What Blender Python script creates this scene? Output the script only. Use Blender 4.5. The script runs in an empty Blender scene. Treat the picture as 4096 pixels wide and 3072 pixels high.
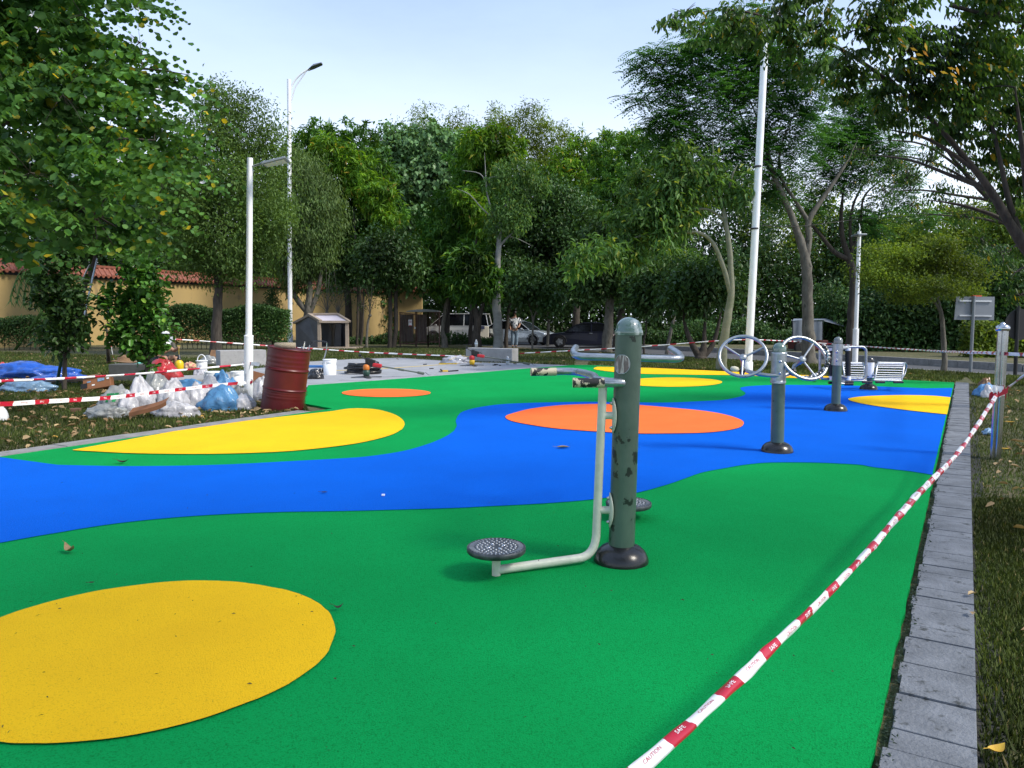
import bpy, bmesh, math, random
import numpy as np
from mathutils import Vector, Matrix, noise as mnoise
random.seed(7)
S = bpy.context.scene
COL = S.collection
# ------------------------------------------------------------------ camera
F_PX, CX, CY, HOR, ROLL, CAM_H = 2960.0, 2048.0, 1536.0, 1287.0, 0.003, 1.25
pitch = math.atan((CY - HOR) / F_PX)
fwd = Vector((0, math.cos(pitch), -math.sin(pitch)))
up0 = Vector((0, math.sin(pitch), math.cos(pitch)))
rgt = Vector((1, 0, 0)) * math.cos(ROLL) + up0 * math.sin(ROLL)
upv = rgt.cross(fwd).normalized()
cam_d = bpy.data.cameras.new('camera'); cam = bpy.data.objects.new('camera', cam_d); COL.objects.link(cam)
cam_d.sensor_width = 36; cam_d.lens = 36 * F_PX / 4096; cam_d.clip_start = 0.05; cam_d.clip_end = 2000
M3 = Matrix((rgt, upv, -fwd)).transposed()
cam.matrix_world = Matrix.Translation((0, 0, CAM_H)) @ M3.to_4x4()
S.camera = cam
# ------------------------------------------------------------------ light
SUN_EL, SUN_AZ = math.radians(46), math.radians(112)      # azimuth to the right of the view direction
W = bpy.data.worlds.new('World'); S.world = W; W.use_nodes = True
nt = W.node_tree; nt.nodes.clear()
wo = nt.nodes.new('ShaderNodeOutputWorld'); bg = nt.nodes.new('ShaderNodeBackground')
sk = nt.nodes.new('ShaderNodeTexSky'); sk.sky_type = 'NISHITA'; sk.sun_disc = False
sk.sun_elevation = SUN_EL; sk.sun_rotation = SUN_AZ; sk.dust_density = 1.6; sk.air_density = 1.0; sk.ozone_density = 1.0; sk.altitude = 50
tc = nt.nodes.new('ShaderNodeTexCoord'); mp = nt.nodes.new('ShaderNodeMapping'); mp.inputs['Scale'].default_value = (1, 1, 3.5)
cn = nt.nodes.new('ShaderNodeTexNoise'); cn.inputs['Scale'].default_value = 1.6; cn.inputs['Detail'].default_value = 7; cn.inputs['Roughness'].default_value = .6
cr = nt.nodes.new('ShaderNodeMapRange'); cr.inputs[1].default_value = .38; cr.inputs[2].default_value = .75; cr.inputs[3].default_value = .42; cr.inputs[4].default_value = .60
mx = nt.nodes.new('ShaderNodeMix'); mx.data_type = 'RGBA'; mx.inputs[7].default_value = (5.6, 7.3, 10.6, 1)
nt.links.new(tc.outputs['Generated'], mp.inputs[0]); nt.links.new(mp.outputs[0], cn.inputs[0]); nt.links.new(cn.outputs[0], cr.inputs[0])
nt.links.new(cr.outputs[0], mx.inputs[0]); nt.links.new(sk.outputs[0], mx.inputs[6]); sx_ = nt.nodes.new('ShaderNodeSeparateXYZ'); nt.links.new(tc.outputs['Generated'], sx_.inputs[0])
hz_ = nt.nodes.new('ShaderNodeMapRange'); hz_.interpolation_type = 'SMOOTHSTEP'; hz_.inputs[1].default_value = .05; hz_.inputs[2].default_value = .42; hz_.inputs[3].default_value = .85; hz_.inputs[4].default_value = 0
mh = nt.nodes.new('ShaderNodeMix'); mh.data_type = 'RGBA'; mh.inputs[7].default_value = (8.6, 9.2, 10.2, 1)
nt.links.new(sx_.outputs[2], hz_.inputs[0]); nt.links.new(hz_.outputs[0], mh.inputs[0]); nt.links.new(mx.outputs[2], mh.inputs[6]); nt.links.new(mh.outputs[2], bg.inputs[0]); nt.links.new(bg.outputs[0], wo.inputs[0])
bg.inputs[1].default_value = 0.10
sd = bpy.data.lights.new('sun', 'SUN'); sun = bpy.data.objects.new('sun', sd); COL.objects.link(sun)
sd.energy = 2.9; sd.angle = math.radians(13); sd.color = (1, .93, .82)
sdir = Vector((math.sin(SUN_AZ) * math.cos(SUN_EL), math.cos(SUN_AZ) * math.cos(SUN_EL), math.sin(SUN_EL)))
sun.rotation_euler = sdir.to_track_quat('Z', 'Y').to_euler(); sun.location = (10, 20, 30)
S.view_settings.view_transform = 'Standard'; S.view_settings.look = 'None'; S.view_settings.gamma = 1; S.view_settings.use_curve_mapping = False
S.view_settings.exposure = 0.68
S.cycles.max_bounces = 8; S.cycles.transparent_max_bounces = 12
# ------------------------------------------------------------------ pixel helpers (4096x3072 photograph)
def ray(px, py): return (fwd * F_PX + rgt * (px - CX) - upv * (py - CY))
def G(px, py, z=0.0):
    d = ray(px, py); t = (z - CAM_H) / d.z; return Vector((d.x * t, d.y * t, z))
def P(px, py, Y):
    d = ray(px, py); t = Y / d.y; return Vector((d.x * t, Y, CAM_H + d.z * t))
# ------------------------------------------------------------------ tagging
def tag(o, label=None, cat=None, group=None, kind=None):
    if label: o['label'] = label
    if cat: o['category'] = cat
    if group: o['group'] = group
    if kind: o['kind'] = kind
    return o
def thing(name, label, cat, loc=(0, 0, 0), group=None, rz=0.0):
    o = bpy.data.objects.new(name, None); o.empty_display_size = .1; COL.objects.link(o)
    o.location = loc; o.rotation_euler = (0, 0, rz)
    return tag(o, label, cat, group)
# ------------------------------------------------------------------ mesh builder
class MB:
    def __init__(s): s.v = []; s.f = []; s.m = []; s.mi = 0; s.flat = []
    def add(s, vs, fs, flat=False):
        b = len(s.v); s.v += [tuple(v) for v in vs]
        for f in fs: s.f.append(tuple(i + b for i in f)); s.m.append(s.mi); s.flat.append(flat)
        return s
    def box(s, c, size, R=None, taper=1.0):
        c = Vector(c); hx, hy, hz = [k / 2 for k in size]; vs = []
        for z in (-1, 1):
            t = taper if z > 0 else 1
            for x, y in ((-1, -1), (1, -1), (1, 1), (-1, 1)):
                v = Vector((x * hx * t, y * hy * t, z * hz)); vs.append(c + (R @ v if R else v))
        return s.add(vs, [(3, 2, 1, 0), (4, 5, 6, 7), (0, 1, 5, 4), (1, 2, 6, 5), (2, 3, 7, 6), (3, 0, 4, 7)], True)
    def beam(s, a, b, w, h, upd=(0, 0, 1)):
        a, b = Vector(a), Vector(b); d = (b - a); L = d.length; d.normalize(); u = Vector(upd); r = d.cross(u)
        if r.length < 1e-4: r = d.cross(Vector((0, 1, 0)))
        r.normalize(); u = r.cross(d).normalized()
        return s.box((a + b) / 2, (L, w, h), Matrix((d, -r, u)).transposed())
    def tube(s, pts, r, n=8, cap=True, closed=False):
        pts = [Vector(p) for p in pts]; m = len(pts)
        if not hasattr(r, '__len__'): r = [r] * m
        vs = []; prev = None
        for i, p in enumerate(pts):
            if closed: t = pts[(i + 1) % m] - pts[i - 1]
            else: t = pts[min(i + 1, m - 1)] - pts[max(i - 1, 0)]
            if t.length < 1e-9: t = Vector((0, 0, 1))
            t.normalize()
            if prev is None:
                a = Vector((0, 0, 1)) if abs(t.z) < .9 else Vector((1, 0, 0)); n1 = t.cross(a).normalized()
            else:
                n1 = prev - t * prev.dot(t); n1 = n1.normalized() if n1.length > 1e-6 else t.orthogonal().normalized()
            prev = n1; n2 = t.cross(n1)
            for k in range(n):
                a = 2 * math.pi * k / n; vs.append(p + (n1 * math.cos(a) + n2 * math.sin(a)) * r[i])
        fs = []; mm = m if closed else m - 1
        for i in range(mm):
            for k in range(n):
                a, b = i * n + k, i * n + (k + 1) % n; c, d = ((i + 1) % m) * n + (k + 1) % n, ((i + 1) % m) * n + k
                fs.append((a, b, c, d))
        s.add(vs, fs)
        if cap and not closed:
            s.add(vs[:n], [tuple(range(n))[::-1]], True); s.add(vs[-n:], [tuple(range(n))], True)
        return s
    def lathe(s, prof, c=(0, 0, 0), n=24, ax=(0, 0, 1), flat=False):
        c = Vector(c); ax = Vector(ax).normalized(); q = ax.to_track_quat('Z', 'Y')
        vs = []; fs = []
        for r, z in prof:
            for k in range(n):
                a = 2 * math.pi * k / n; vs.append(c + q @ Vector((r * math.cos(a), r * math.sin(a), z)))
        for i in range(len(prof) - 1):
            for k in range(n):
                fs.append((i * n + k, i * n + (k + 1) % n, (i + 1) * n + (k + 1) % n, (i + 1) * n + k))
        s.add(vs, fs, flat)
        if prof[0][0] > 1e-4: s.add(vs[:n], [tuple(range(n))[::-1]], True)
        if prof[-1][0] > 1e-4: s.add(vs[-n:], [tuple(range(n))], True)
        return s
    def poly(s, pts, flat=True):
        return s.add(pts, [tuple(range(len(pts)))], flat)
    def prism(s, pts, d):
        n = len(pts); d = Vector(d); a = [Vector(p) for p in pts]; b = [p + d for p in a]
        return s.add(a + b, [tuple(range(n))[::-1], tuple(range(n, 2 * n))] + [(i, (i + 1) % n, (i + 1) % n + n, i + n) for i in range(n)], True)
    def build(s, name, mat, parent=None, smooth=True, bevel=0, kind=None, label=None):
        me = bpy.data.meshes.new(name); off = Vector(parent.location) if parent is not None else Vector((0, 0, 0))
        if parent is not None and parent.parent is not None: off += Vector(parent.parent.location)
        o0 = (off.x, off.y, off.z)
        me.from_pydata([(v[0] - o0[0], v[1] - o0[1], v[2] - o0[2]) for v in s.v], [], s.f)
        mats = mat if isinstance(mat, (list, tuple)) else [mat]
        for m_ in mats: me.materials.append(m_)
        if len(mats) > 1: me.polygons.foreach_set('material_index', s.m)
        me.polygons.foreach_set('use_smooth', [smooth and not f for f in s.flat])
        me.update()
        o = bpy.data.objects.new(name, me); COL.objects.link(o)
        if parent is not None: o.parent = parent
        if bevel:
            b = o.modifiers.new('b', 'BEVEL'); b.width = bevel; b.segments = 2; b.limit_method = 'ANGLE'; b.angle_limit = math.radians(50)
        if kind: o['kind'] = kind
        if label: o['label'] = label
        return o
def rot(o, rz):  # rotate a thing's meshes about its base
    o.rotation_euler = (0, 0, rz); return o
def copy_tree(o, parent=None):
    c = o.copy(); COL.objects.link(c); c.parent = parent
    for ch in o.children: copy_tree(ch, c)
    return c
# ------------------------------------------------------------------ materials
MATS = {}
def mat(name, col, rough=.6, metal=0.0, col2=None, scale=6.0, detail=6, bump=0.0, bscale=None, spec=.5, ramp=(.35, .65), trans=0.0, alpha=1.0, coat=0.0, emit=0, col3=None, ramp3=(.6, .65), scale3=3, obj=True, stretch=None, bdist=.02):
    if name in MATS: return MATS[name]
    m = bpy.data.materials.new(name); m.use_nodes = True; t = m.node_tree; b = t.nodes['Principled BSDF']; MATS[name] = m
    b.inputs['Base Color'].default_value = (*col, 1); b.inputs['Roughness'].default_value = rough; b.inputs['Metallic'].default_value = metal
    b.inputs['Specular IOR Level'].default_value = spec; b.inputs['Alpha'].default_value = alpha; b.inputs['Transmission Weight'].default_value = trans; b.inputs['Coat Weight'].default_value = coat
    if emit: b.inputs['Emission Color'].default_value = (*col, 1); b.inputs['Emission Strength'].default_value = emit
    co = t.nodes.new('ShaderNodeTexCoord'); src = co.outputs['Object']
    if stretch:
        mm = t.nodes.new('ShaderNodeMapping'); mm.inputs['Scale'].default_value = stretch; t.links.new(src, mm.inputs[0]); src = mm.outputs[0]
    def nz(sc, de=detail):
        n = t.nodes.new('ShaderNodeTexNoise'); n.inputs['Scale'].default_value = sc; n.inputs['Detail'].default_value = de; n.inputs['Roughness'].default_value = .6; t.links.new(src, n.inputs[0]); return n
    out = None
    if col2 is not None:
        n = nz(scale); r = t.nodes.new('ShaderNodeMapRange'); r.inputs[1].default_value = ramp[0]; r.inputs[2].default_value = ramp[1]
        x = t.nodes.new('ShaderNodeMix'); x.data_type = 'RGBA'; x.inputs[6].default_value = (*col, 1); x.inputs[7].default_value = (*col2, 1)
        t.links.new(n.outputs[0], r.inputs[0]); t.links.new(r.outputs[0], x.inputs[0]); out = x.outputs[2]
    if col3 is not None:
        n = nz(scale3); r = t.nodes.new('ShaderNodeMapRange'); r.inputs[1].default_value = ramp3[0]; r.inputs[2].default_value = ramp3[1]
        x = t.nodes.new('ShaderNodeMix'); x.data_type = 'RGBA'; x.inputs[7].default_value = (*col3, 1)
        if out: t.links.new(out, x.inputs[6])
        else: x.inputs[6].default_value = (*col, 1)
        t.links.new(n.outputs[0], r.inputs[0]); t.links.new(r.outputs[0], x.inputs[0]); out = x.outputs[2]
    if out: t.links.new(out, b.inputs['Base Color'])
    if bump:
        n = nz(bscale or scale, 4); bp = t.nodes.new('ShaderNodeBump'); bp.inputs['Strength'].default_value = bump; bp.inputs['Distance'].default_value = bdist
        t.links.new(n.outputs[0], bp.inputs['Height']); t.links.new(bp.outputs[0], b.inputs['Normal'])
    return m
def leafmat(name, c1, c2, c3=None, trans=.35, rough=.45, tscale=.6, tone=.45, sat=1):
    """leaves: colour varies leaf by leaf and softly over the crown; thin enough to let light through"""
    m = bpy.data.materials.new(name); m.use_nodes = True; t = m.node_tree; b = t.nodes['Principled BSDF']; MATS[name] = m
    g = t.nodes.new('ShaderNodeNewGeometry'); cr_ = t.nodes.new('ShaderNodeValToRGB'); e = cr_.color_ramp.elements
    e[0].position = 0; e[0].color = (*c1, 1); e[1].position = .955; e[1].color = (*c2, 1)
    if c3: x = e.new(.985); x.color = (*c3, 1)
    co = t.nodes.new('ShaderNodeTexCoord'); n = t.nodes.new('ShaderNodeTexNoise'); n.inputs['Scale'].default_value = tscale; n.inputs['Detail'].default_value = 3
    t.links.new(co.outputs['Object'], n.inputs[0])
    r = t.nodes.new('ShaderNodeMapRange'); r.inputs[1].default_value = .3; r.inputs[2].default_value = .7; r.inputs[3].default_value = 1 - tone; r.inputs[4].default_value = 1 + tone
    t.links.new(n.outputs[0], r.inputs[0]); t.links.new(g.outputs['Random Per Island'], cr_.inputs[0])
    mu = t.nodes.new('ShaderNodeVectorMath'); mu.operation = 'SCALE'; t.links.new(cr_.outputs[0], mu.inputs[0]); t.links.new(r.outputs[0], mu.inputs['Scale'])
    t.links.new(mu.outputs[0], b.inputs['Base Color']); b.inputs['Roughness'].default_value = rough; b.inputs['Specular IOR Level'].default_value = .18
    tr = t.nodes.new('ShaderNodeBsdfTranslucent'); m2 = t.nodes.new('ShaderNodeVectorMath'); m2.operation = 'MULTIPLY'; m2.inputs[1].default_value = (1.5, 1.4, .5)
    t.links.new(mu.outputs[0], m2.inputs[0]); t.links.new(m2.outputs[0], tr.inputs[0])
    ms = t.nodes.new('ShaderNodeMixShader'); ms.inputs[0].default_value = trans; t.links.new(b.outputs[0], ms.inputs[1]); t.links.new(tr.outputs[0], ms.inputs[2])
    t.links.new(ms.outputs[0], t.nodes['Material Output'].inputs[0]); return m
M_GREEN = mat('rubber green', (.002, .33, .078), 1, spec=.08, col2=(.002, .28, .064), scale=.8, detail=9, bump=1.0, bscale=190, bdist=.008, col3=(.001, .19, .038), scale3=150, ramp3=(.5, .68))
M_BLUE = mat('rubber blue', (.001, .125, .68), 1, spec=.08, col2=(.001, .108, .60), scale=.8, detail=9, bump=1.0, bscale=190, bdist=.008, col3=(.001, .08, .46), scale3=150, ramp3=(.5, .68))
M_YEL = mat('rubber yellow', (.98, .585, .014), 1, spec=.1, col2=(.90, .52, .014), scale=1.3, detail=9, bump=1.0, bscale=190, bdist=.008, col3=(.60, .33, .012), scale3=150, ramp3=(.54, .74))
M_ORG = mat('rubber orange', (.90, .165, .042), 1, spec=.08, col2=(.85, .15, .038), scale=2, bump=.4, bscale=240, bdist=.004)
M_LAWN = mat('lawn soil', (.085, .09, .032), .95, col2=(.17, .14, .07), scale=.9, ramp=(.4, .62), bump=.9, bscale=30, bdist=.05, col3=(.035, .05, .016), scale3=9, ramp3=(.45, .62))
M_ASPH = mat('asphalt', (.075, .077, .082), .85, col2=(.055, .057, .06), scale=3, bump=.3, bscale=90)
M_CONC = mat('pale concrete', (.36, .36, .36), .85, col2=(.28, .28, .28), scale=2.5, bump=.3, bscale=60, col3=(.22, .22, .21), scale3=14, ramp3=(.58, .75))
M_PLAZA = mat('plaza stone', (.33, .34, .36), .8, col2=(.26, .27, .29), scale=1.7, bump=.25, bscale=50, col3=(.17, .17, .18), scale3=5, ramp3=(.6, .75))
M_PAVER = mat('grey paver', (.18, .195, .22), .8, col2=(.10, .11, .125), scale=6, ramp=(.35, .7), bump=.5, bscale=70, col3=(.035, .04, .04), scale3=15, ramp3=(.60, .70), stretch=(1, 1, 1))
M_KERB = mat('kerb stone', (.27, .27, .27), .85, col2=(.19, .19, .19), scale=7, bump=.4, bscale=60, col3=(.09, .09, .08), scale3=12, ramp3=(.6, .75))
M_WHITE = mat('white painted steel', (.86, .88, .90), .35, col2=(.80, .82, .84), scale=4, col3=(.4, .38, .35), scale3=16, ramp3=(.7, .78))
M_IVORY = mat('chipped ivory paint', (.56, .57, .48), .42, col2=(.46, .48, .40), scale=14, col3=(.07, .07, .06), scale3=26, ramp3=(.68, .71), bump=.15, bscale=40)
M_POST = mat('chipped green paint', (.082, .125, .098), .36, col2=(.055, .09, .07), scale=7, col3=(.009, .018, .013), scale3=14, ramp3=(.585, .60), stretch=(1, 1, .75), bump=.12, bscale=30)
M_POST2 = mat('dull green paint', (.075, .125, .105), .4, col2=(.055, .10, .085), scale=12, col3=(.008, .015, .012), scale3=24, ramp3=(.68, .70))
M_GALV = mat('worn grey metal', (.42, .45, .48), .32, .75, col2=(.30, .33, .36), scale=18, col3=(.08, .085, .09), scale3=20, ramp3=(.66, .72), bump=.1, bscale=60)
M_STEEL = mat('stainless steel', (.55, .57, .60), .18, 1.0, col2=(.45, .47, .5), scale=10)
M_GRIP = mat('peeling grip', (.02, .018, .017), .5, col2=(.55, .48, .34), scale=22, ramp=(.475, .485), bump=.2, bscale=30)
M_BLACKR = mat('black rubber', (.005, .005, .006), .26, col2=(.02, .02, .022), scale=10, bump=.05, bscale=30)
M_BLACKM = mat('black matt', (.01, .01, .011), .6)
M_DARKM = mat('dark metal', (.05, .055, .06), .4, .6, col2=(.16, .17, .18), scale=60, ramp=(.5, .6))
M_CLEAR = mat('clouded dome cap', (.09, .15, .13), .12, col2=(.45, .5, .5), scale=14, ramp=(.55, .7), coat=1.0)
M_RED = mat('drum red paint', (.095, .005, .008), .38, col2=(.075, .004, .006), scale=5, spec=.4, col3=(.05, .012, .01), scale3=13, ramp3=(.72, .76))
M_TW = mat('white tape plastic', (.82, .83, .84), .3, spec=.6)
M_TR = mat('red tape plastic', (.45, .007, .03), .3, spec=.6)
# ------------------------------------------------------------------ ground sheets
def pxpoly(pts, z): return [G(x, y, z) for x, y in pts]
def cr_spline(pts, sub=5, closed=True):
    n = len(pts); out = []
    rng_ = range(n) if closed else range(n - 1)
    for i in rng_:
        p0, p1, p2, p3 = (pts[(i - 1) % n], pts[i], pts[(i + 1) % n], pts[(i + 2) % n]) if closed else (pts[max(i - 1, 0)], pts[i], pts[i + 1], pts[min(i + 2, n - 1)])
        for k in range(sub):
            t = k / sub
            out.append(tuple(.5 * ((2 * b) + (-a + c) * t + (2 * a - 5 * b + 4 * c - d) * t * t + (-a + 3 * b - 3 * c + d) * t ** 3) for a, b, c, d in zip(p0, p1, p2, p3)))
    if not closed: out.append(tuple(pts[-1]))
    return out
def sheet(name, pts, z, m, rough_edge=0.0, thick=0.0):
    bm = bmesh.new(); vs = [bm.verts.new((p[0], p[1], z)) for p in pts]
    es = [bm.edges.new((vs[i], vs[(i + 1) % len(vs)])) for i in range(len(vs))]
    bmesh.ops.triangle_fill(bm, use_beauty=True, edges=es)
    for f in bm.faces:
        if f.normal.z < 0: f.normal_flip()
    if thick:
        for i in range(len(vs)):
            a, b = vs[i], vs[(i + 1) % len(vs)]
            c = bm.verts.new((b.co.x, b.co.y, z - thick)); d = bm.verts.new((a.co.x, a.co.y, z - thick)); bm.faces.new((a, b, c, d))
    me = bpy.data.meshes.new(name); bm.to_mesh(me); bm.free(); me.materials.append(m)
    o = bpy.data.objects.new(name, me); COL.objects.link(o); o['kind'] = 'structure'; return o
# road (0.15 below the lawn), cut out of the lawn sheet
road_near = [G(4700, 1546), G(4096, 1506), G(3629, 1477), G(2887, 1436), G(2562, 1414), G(2300, 1400), G(2080, 1390), G(1850, 1378), G(1650, 1368)]
road_far = [G(4900, 1500), G(4096, 1466), G(3427, 1428), G(2900, 1399), G(2562, 1384), G(2300, 1372), G(2080, 1362), G(1800, 1350), G(1620, 1345)]
road_near = [Vector((v.x, v.y, 0)) for v in road_near]; road_far = [Vector((v.x, v.y, 0)) for v in road_far]
def lawn():
    edge = [(p.x, p.y) for p in road_near]
    end = (-40, 66)
    near = [(-150, -30), (80, -30), (80, 3)] + [(edge[0][0] + 14, edge[0][1] - 8)] + edge + [end, (-150, 66)]
    o = sheet('lawn', near, 0.0, M_LAWN)
    edge2 = [(p.x, p.y) for p in road_far]
    far = [(300, -8), (300, 400), (-300, 400), (-300, 66.2), (-150, 66.2), (-41, 66.2)] + [(edge2[-1][0] - 3, edge2[-1][1] + 12)] + edge2[::-1] + [(edge2[0][0] + 14, edge2[0][1] - 8)]
    sheet('far_ground', far, -.01, M_LAWN)
    sheet('base_ground', [(-900, -300), (900, -300), (900, 1500), (-900, 1500)], -.6, M_LAWN)
lawn()
sheet('road', [(120, -40), (120, 4), (40, 4)] + [(p.x + 1.2, p.y + 1.2) for p in road_far] + [(-60, 75), (-60, 40)] + [(p.x - 1.2, p.y - 1.2) for p in road_near[::-1]], -.15, M_ASPH)
def kerbline(name, pts, w, h, z0):
    b = MB()
    for i in range(len(pts) - 1):
        a, c = pts[i], pts[i + 1]; d = (c - a); L = d.length; n = max(1, int(L / 1.0)); d.normalize()
        for k in range(n):
            p, q = a + d * (L * k / n + .006), a + d * (L * (k + 1) / n - .006)
            b.beam(p + Vector((0, 0, z0)), q + Vector((0, 0, z0)), w, h)
    o = b.build(name, M_KERB, smooth=False); o['kind'] = 'structure'; return o
kerbline('near_kerb', road_near[:8], .14, .2, -.07)
kerbline('far_kerb', road_far[:8], .16, .26, -.06)
# dry sandy verge along the road
vb = MB()
for i in range(len(road_near) - 2):
    a, c = road_near[i], road_near[i + 1]; inw = Vector((-.55, -.45, 0)) * 1.0
    vb.add([a + Vector((0, 0, .004)) - Vector((.08, .08, 0)), c + Vector((0, 0, .004)) - Vector((.08, .08, 0)), c + inw + Vector((0, 0, .004)), a + inw + Vector((0, 0, .004))], [(0, 1, 2, 3)], True)
vo = vb.build('verge', mat('sandy verge', (.23, .19, .13), .95, col2=(.13, .12, .06), scale=2.5, bump=.4, bscale=30)); vo['kind'] = 'structure'
# plaza (stone slabs) beyond the rubber surface
plaza_px = [(1225, 1549), (1800, 1505), (2125, 1478), (2290, 1465), (2345, 1464), (2076, 1453), (1865, 1449), (1591, 1431), (1400, 1437), (1231, 1447), (1000, 1462), (800, 1495), (860, 1530), (1060, 1556)]
sheet('plaza_base', [(p.x, p.y) for p in pxpoly(plaza_px, .012)], .012, M_PLAZA)
def clip_poly(poly, a, b):  # keep the part of poly left of the directed line a-b
    out = []
    for i in range(len(poly)):
        p, q = poly[i], poly[(i + 1) % len(poly)]
        sp = (b[0] - a[0]) * (p[1] - a[1]) - (b[1] - a[1]) * (p[0] - a[0]); sq = (b[0] - a[0]) * (q[1] - a[1]) - (b[1] - a[1]) * (q[0] - a[0])
        if sp >= 0: out.append(p)
        if (sp >= 0) != (sq >= 0): t = sp / (sp - sq); out.append((p[0] + (q[0] - p[0]) * t, p[1] + (q[1] - p[1]) * t))
    return out
def inside(p, poly):
    c = False; n = len(poly)
    for i in range(n):
        a, b = poly[i], poly[i - 1]
        if (a[1] > p[1]) != (b[1] > p[1]) and p[0] < (b[0] - a[0]) * (p[1] - a[1]) / (b[1] - a[1]) + a[0]: c = not c
    return c
pl = [(p.x, p.y) for p in pxpoly(plaza_px, .006)]
plz = thing('plaza_paving', 'light grey stone slab paving beyond the green surface, tools lying on it', 'paving', (0, 17, 0)); plz['kind'] = 'structure'
x = -9.0; cnt = 0
while x < 3:
    y = 13.0
    while y < 26:
        q = [(x + .004, y + .004), (x + .896, y + .004), (x + .896, y + .596), (x + .004, y + .596)]
        if all(inside(c, pl) for c in q):
            hh = random.uniform(0, .0025); b = MB(); b.prism([(u, v, .004) for u, v in q], (0, 0, .0115 + hh)); b.build('paving_slab', M_PLAZA, plz, smooth=False); cnt += 1
        y += .6
    x += .9
# rubber surface: the slab, then the colour fields, each 4 mm above the one below
Lk0, Lk1 = G(0, 1840), G(1330, 1642.5)
kdir = (Lk1 - Lk0).normalized()
Lfar = Lk0 - kdir * 9
Ri0, Ri1 = G(3486, 3072), G(3817, 1535); rdir = (Ri1 - Ri0).normalized(); Rn = Ri0 - rdir * 2.6
Z0 = .030
edge_left = [Lk1, G(1212, 1621), G(1232, 1547), G(1500, 1528), G(1800, 1504), G(2125, 1477), G(2290, 1464)]
slab_pts = [(Rn.x, Rn.y), (Ri1.x, Ri1.y), (G(2345, 1463.5).x, G(2345, 1463.5).y)] + [(p.x, p.y) for p in edge_left[::-1]] + [(Lk0.x, Lk0.y), (Lfar.x, Lfar.y), (Lfar.x + 2, -1.2)]
def jitter(pts, amp, step=.12):
    out = []; n = len(pts)
    for i in range(n):
        a, b = Vector((*pts[i][:2], 0)), Vector((*pts[(i + 1) % n][:2], 0)); L = (b - a).length; k = max(1, int(L / step)) if L < 30 else 1
        for j in range(k):
            p = a.lerp(b, j / k); r = mnoise.noise(p * 9) * amp + mnoise.noise(p * 31) * amp * .5
            out.append((p.x + r, p.y + r * .4))
    return out
sheet('rubber_surface', jitter(slab_pts, .012), Z0, M_GREEN, thick=.028)
def field(name, px, z, m, sub=6, amp=.005):
    pts = cr_spline(px, sub); w = [(p.x, p.y) for p in (G(a, b, z) for a, b in pts)]
    return sheet(name, jitter(w, amp, .045), z, m)
blue_up = [(230, 1859), (460, 1864), (690, 1863), (920, 1857), (1150, 1845), (1370, 1833), (1481, 1824), (1611, 1804), (1722, 1772), (1796, 1738), (1826, 1708), (1824, 1680), (1843, 1651), (1887, 1635), (1945, 1624), (2017, 1616), (2126, 1611), (2270, 1608), (2379, 1607), (2523, 1609), (2668, 1610), (2815, 1604), (2887, 1600), (2941, 1591), (2975, 1581), (2981, 1571), (2965, 1559), (2962, 1552), (2977, 1547), (3019, 1543), (3095, 1540), (3222, 1540), (3433, 1543), (3700, 1553)]
blue_lo = [(3731, 1899), (3627, 1883), (3500, 1869), (3433, 1858), (3264, 1850), (3137, 1849), (3053, 1851), (2969, 1860), (2884, 1875), (2800, 1892), (2668, 1938), (2531, 1974), (2379, 1996), (2234, 2009), (2089, 2018), (1945, 2025), (1800, 2032), (1400, 2043), (1150, 2047), (920, 2055), (690, 2070), (460, 2094), (230, 2130), (0, 2171), (-250, 2225)]
zb = Z0 + .004
bu = cr_spline(blue_up, 5, False); bl = cr_spline(blue_lo, 5, False)
def edge_at(py):  # point of the slab's right edge at pixel row py
    t = (py - 3072) / (1535 - 3072); return (3486 + (3817 - 3486) * t, py)
blue_w = [(p.x, p.y) for p in (G(a, b, zb) for a, b in bu)]
e1 = G(3812, 1559); e2 = G(3735.5, 1902)
blue_w += [(e1.x - .01, e1.y), (e2.x - .01, e2.y)] + [(p.x, p.y) for p in (G(a, b, zb) for a, b in bl)]
lf = Lk0 - kdir * 1.2
blue_w += [(lf.x - .0, lf.y), (Lk0.x + .01, Lk0.y - .03)]
sheet('blue_field', jitter(blue_w, .006, .05), zb, M_BLUE)
zy = Z0 + .008
field('yellow_field', [(1342, 2505), (1319, 2452), (1258, 2402), (1150, 2361), (997, 2333), (844, 2322), (690, 2325), (537, 2341), (383, 2364), (230, 2398), (115, 2430), (0, 2469), (-130, 2530), (-240, 2620), (-280, 2720), (-240, 2830), (-130, 2920), (0, 2967), (153, 2972), (307, 2966), (460, 2950), (613, 2923), (767, 2885), (920, 2835), (1074, 2774), (1189, 2713), (1288, 2636), (1330, 2567)], zy, M_YEL, amp=.006)
M_EARTH = mat('bare earth', (.20, .16, .10), .95, col2=(.10, .09, .045), scale=3)
def straight(name, curve, closing, z, m):
    pts = [(p.x, p.y) for p in (G(a, b, z) for a, b in cr_spline(curve, 5, False))] + [(p.x, p.y) for p in (G(a, b, 0) for a, b in closing)]
    return sheet(name, jitter(pts, .004, .05), z, m)
kl = lambda px: 1840 + (1642.5 - 1840) * px / 1330 + 1.2
straight('yellow_field', [(1330, 1644), (1398, 1634), (1470, 1634), (1530, 1642), (1592, 1664), (1618, 1692), (1602, 1720), (1537, 1748), (1407, 1776), (1204, 1800), (1037, 1810), (833, 1815), (555, 1813), (324, 1802), (290, 1799)], [(700, kl(700)), (1000, kl(1000))], zy, M_YEL)
ell = lambda cx, cy, rx, ry: [(cx + rx * math.cos(a), cy + ry * math.sin(a)) for a in [2 * math.pi * k / 20 for k in range(20)]]
field('orange_field', ell(1545, 1571, 178, 16.5), zy, M_ORG, 3)
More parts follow.
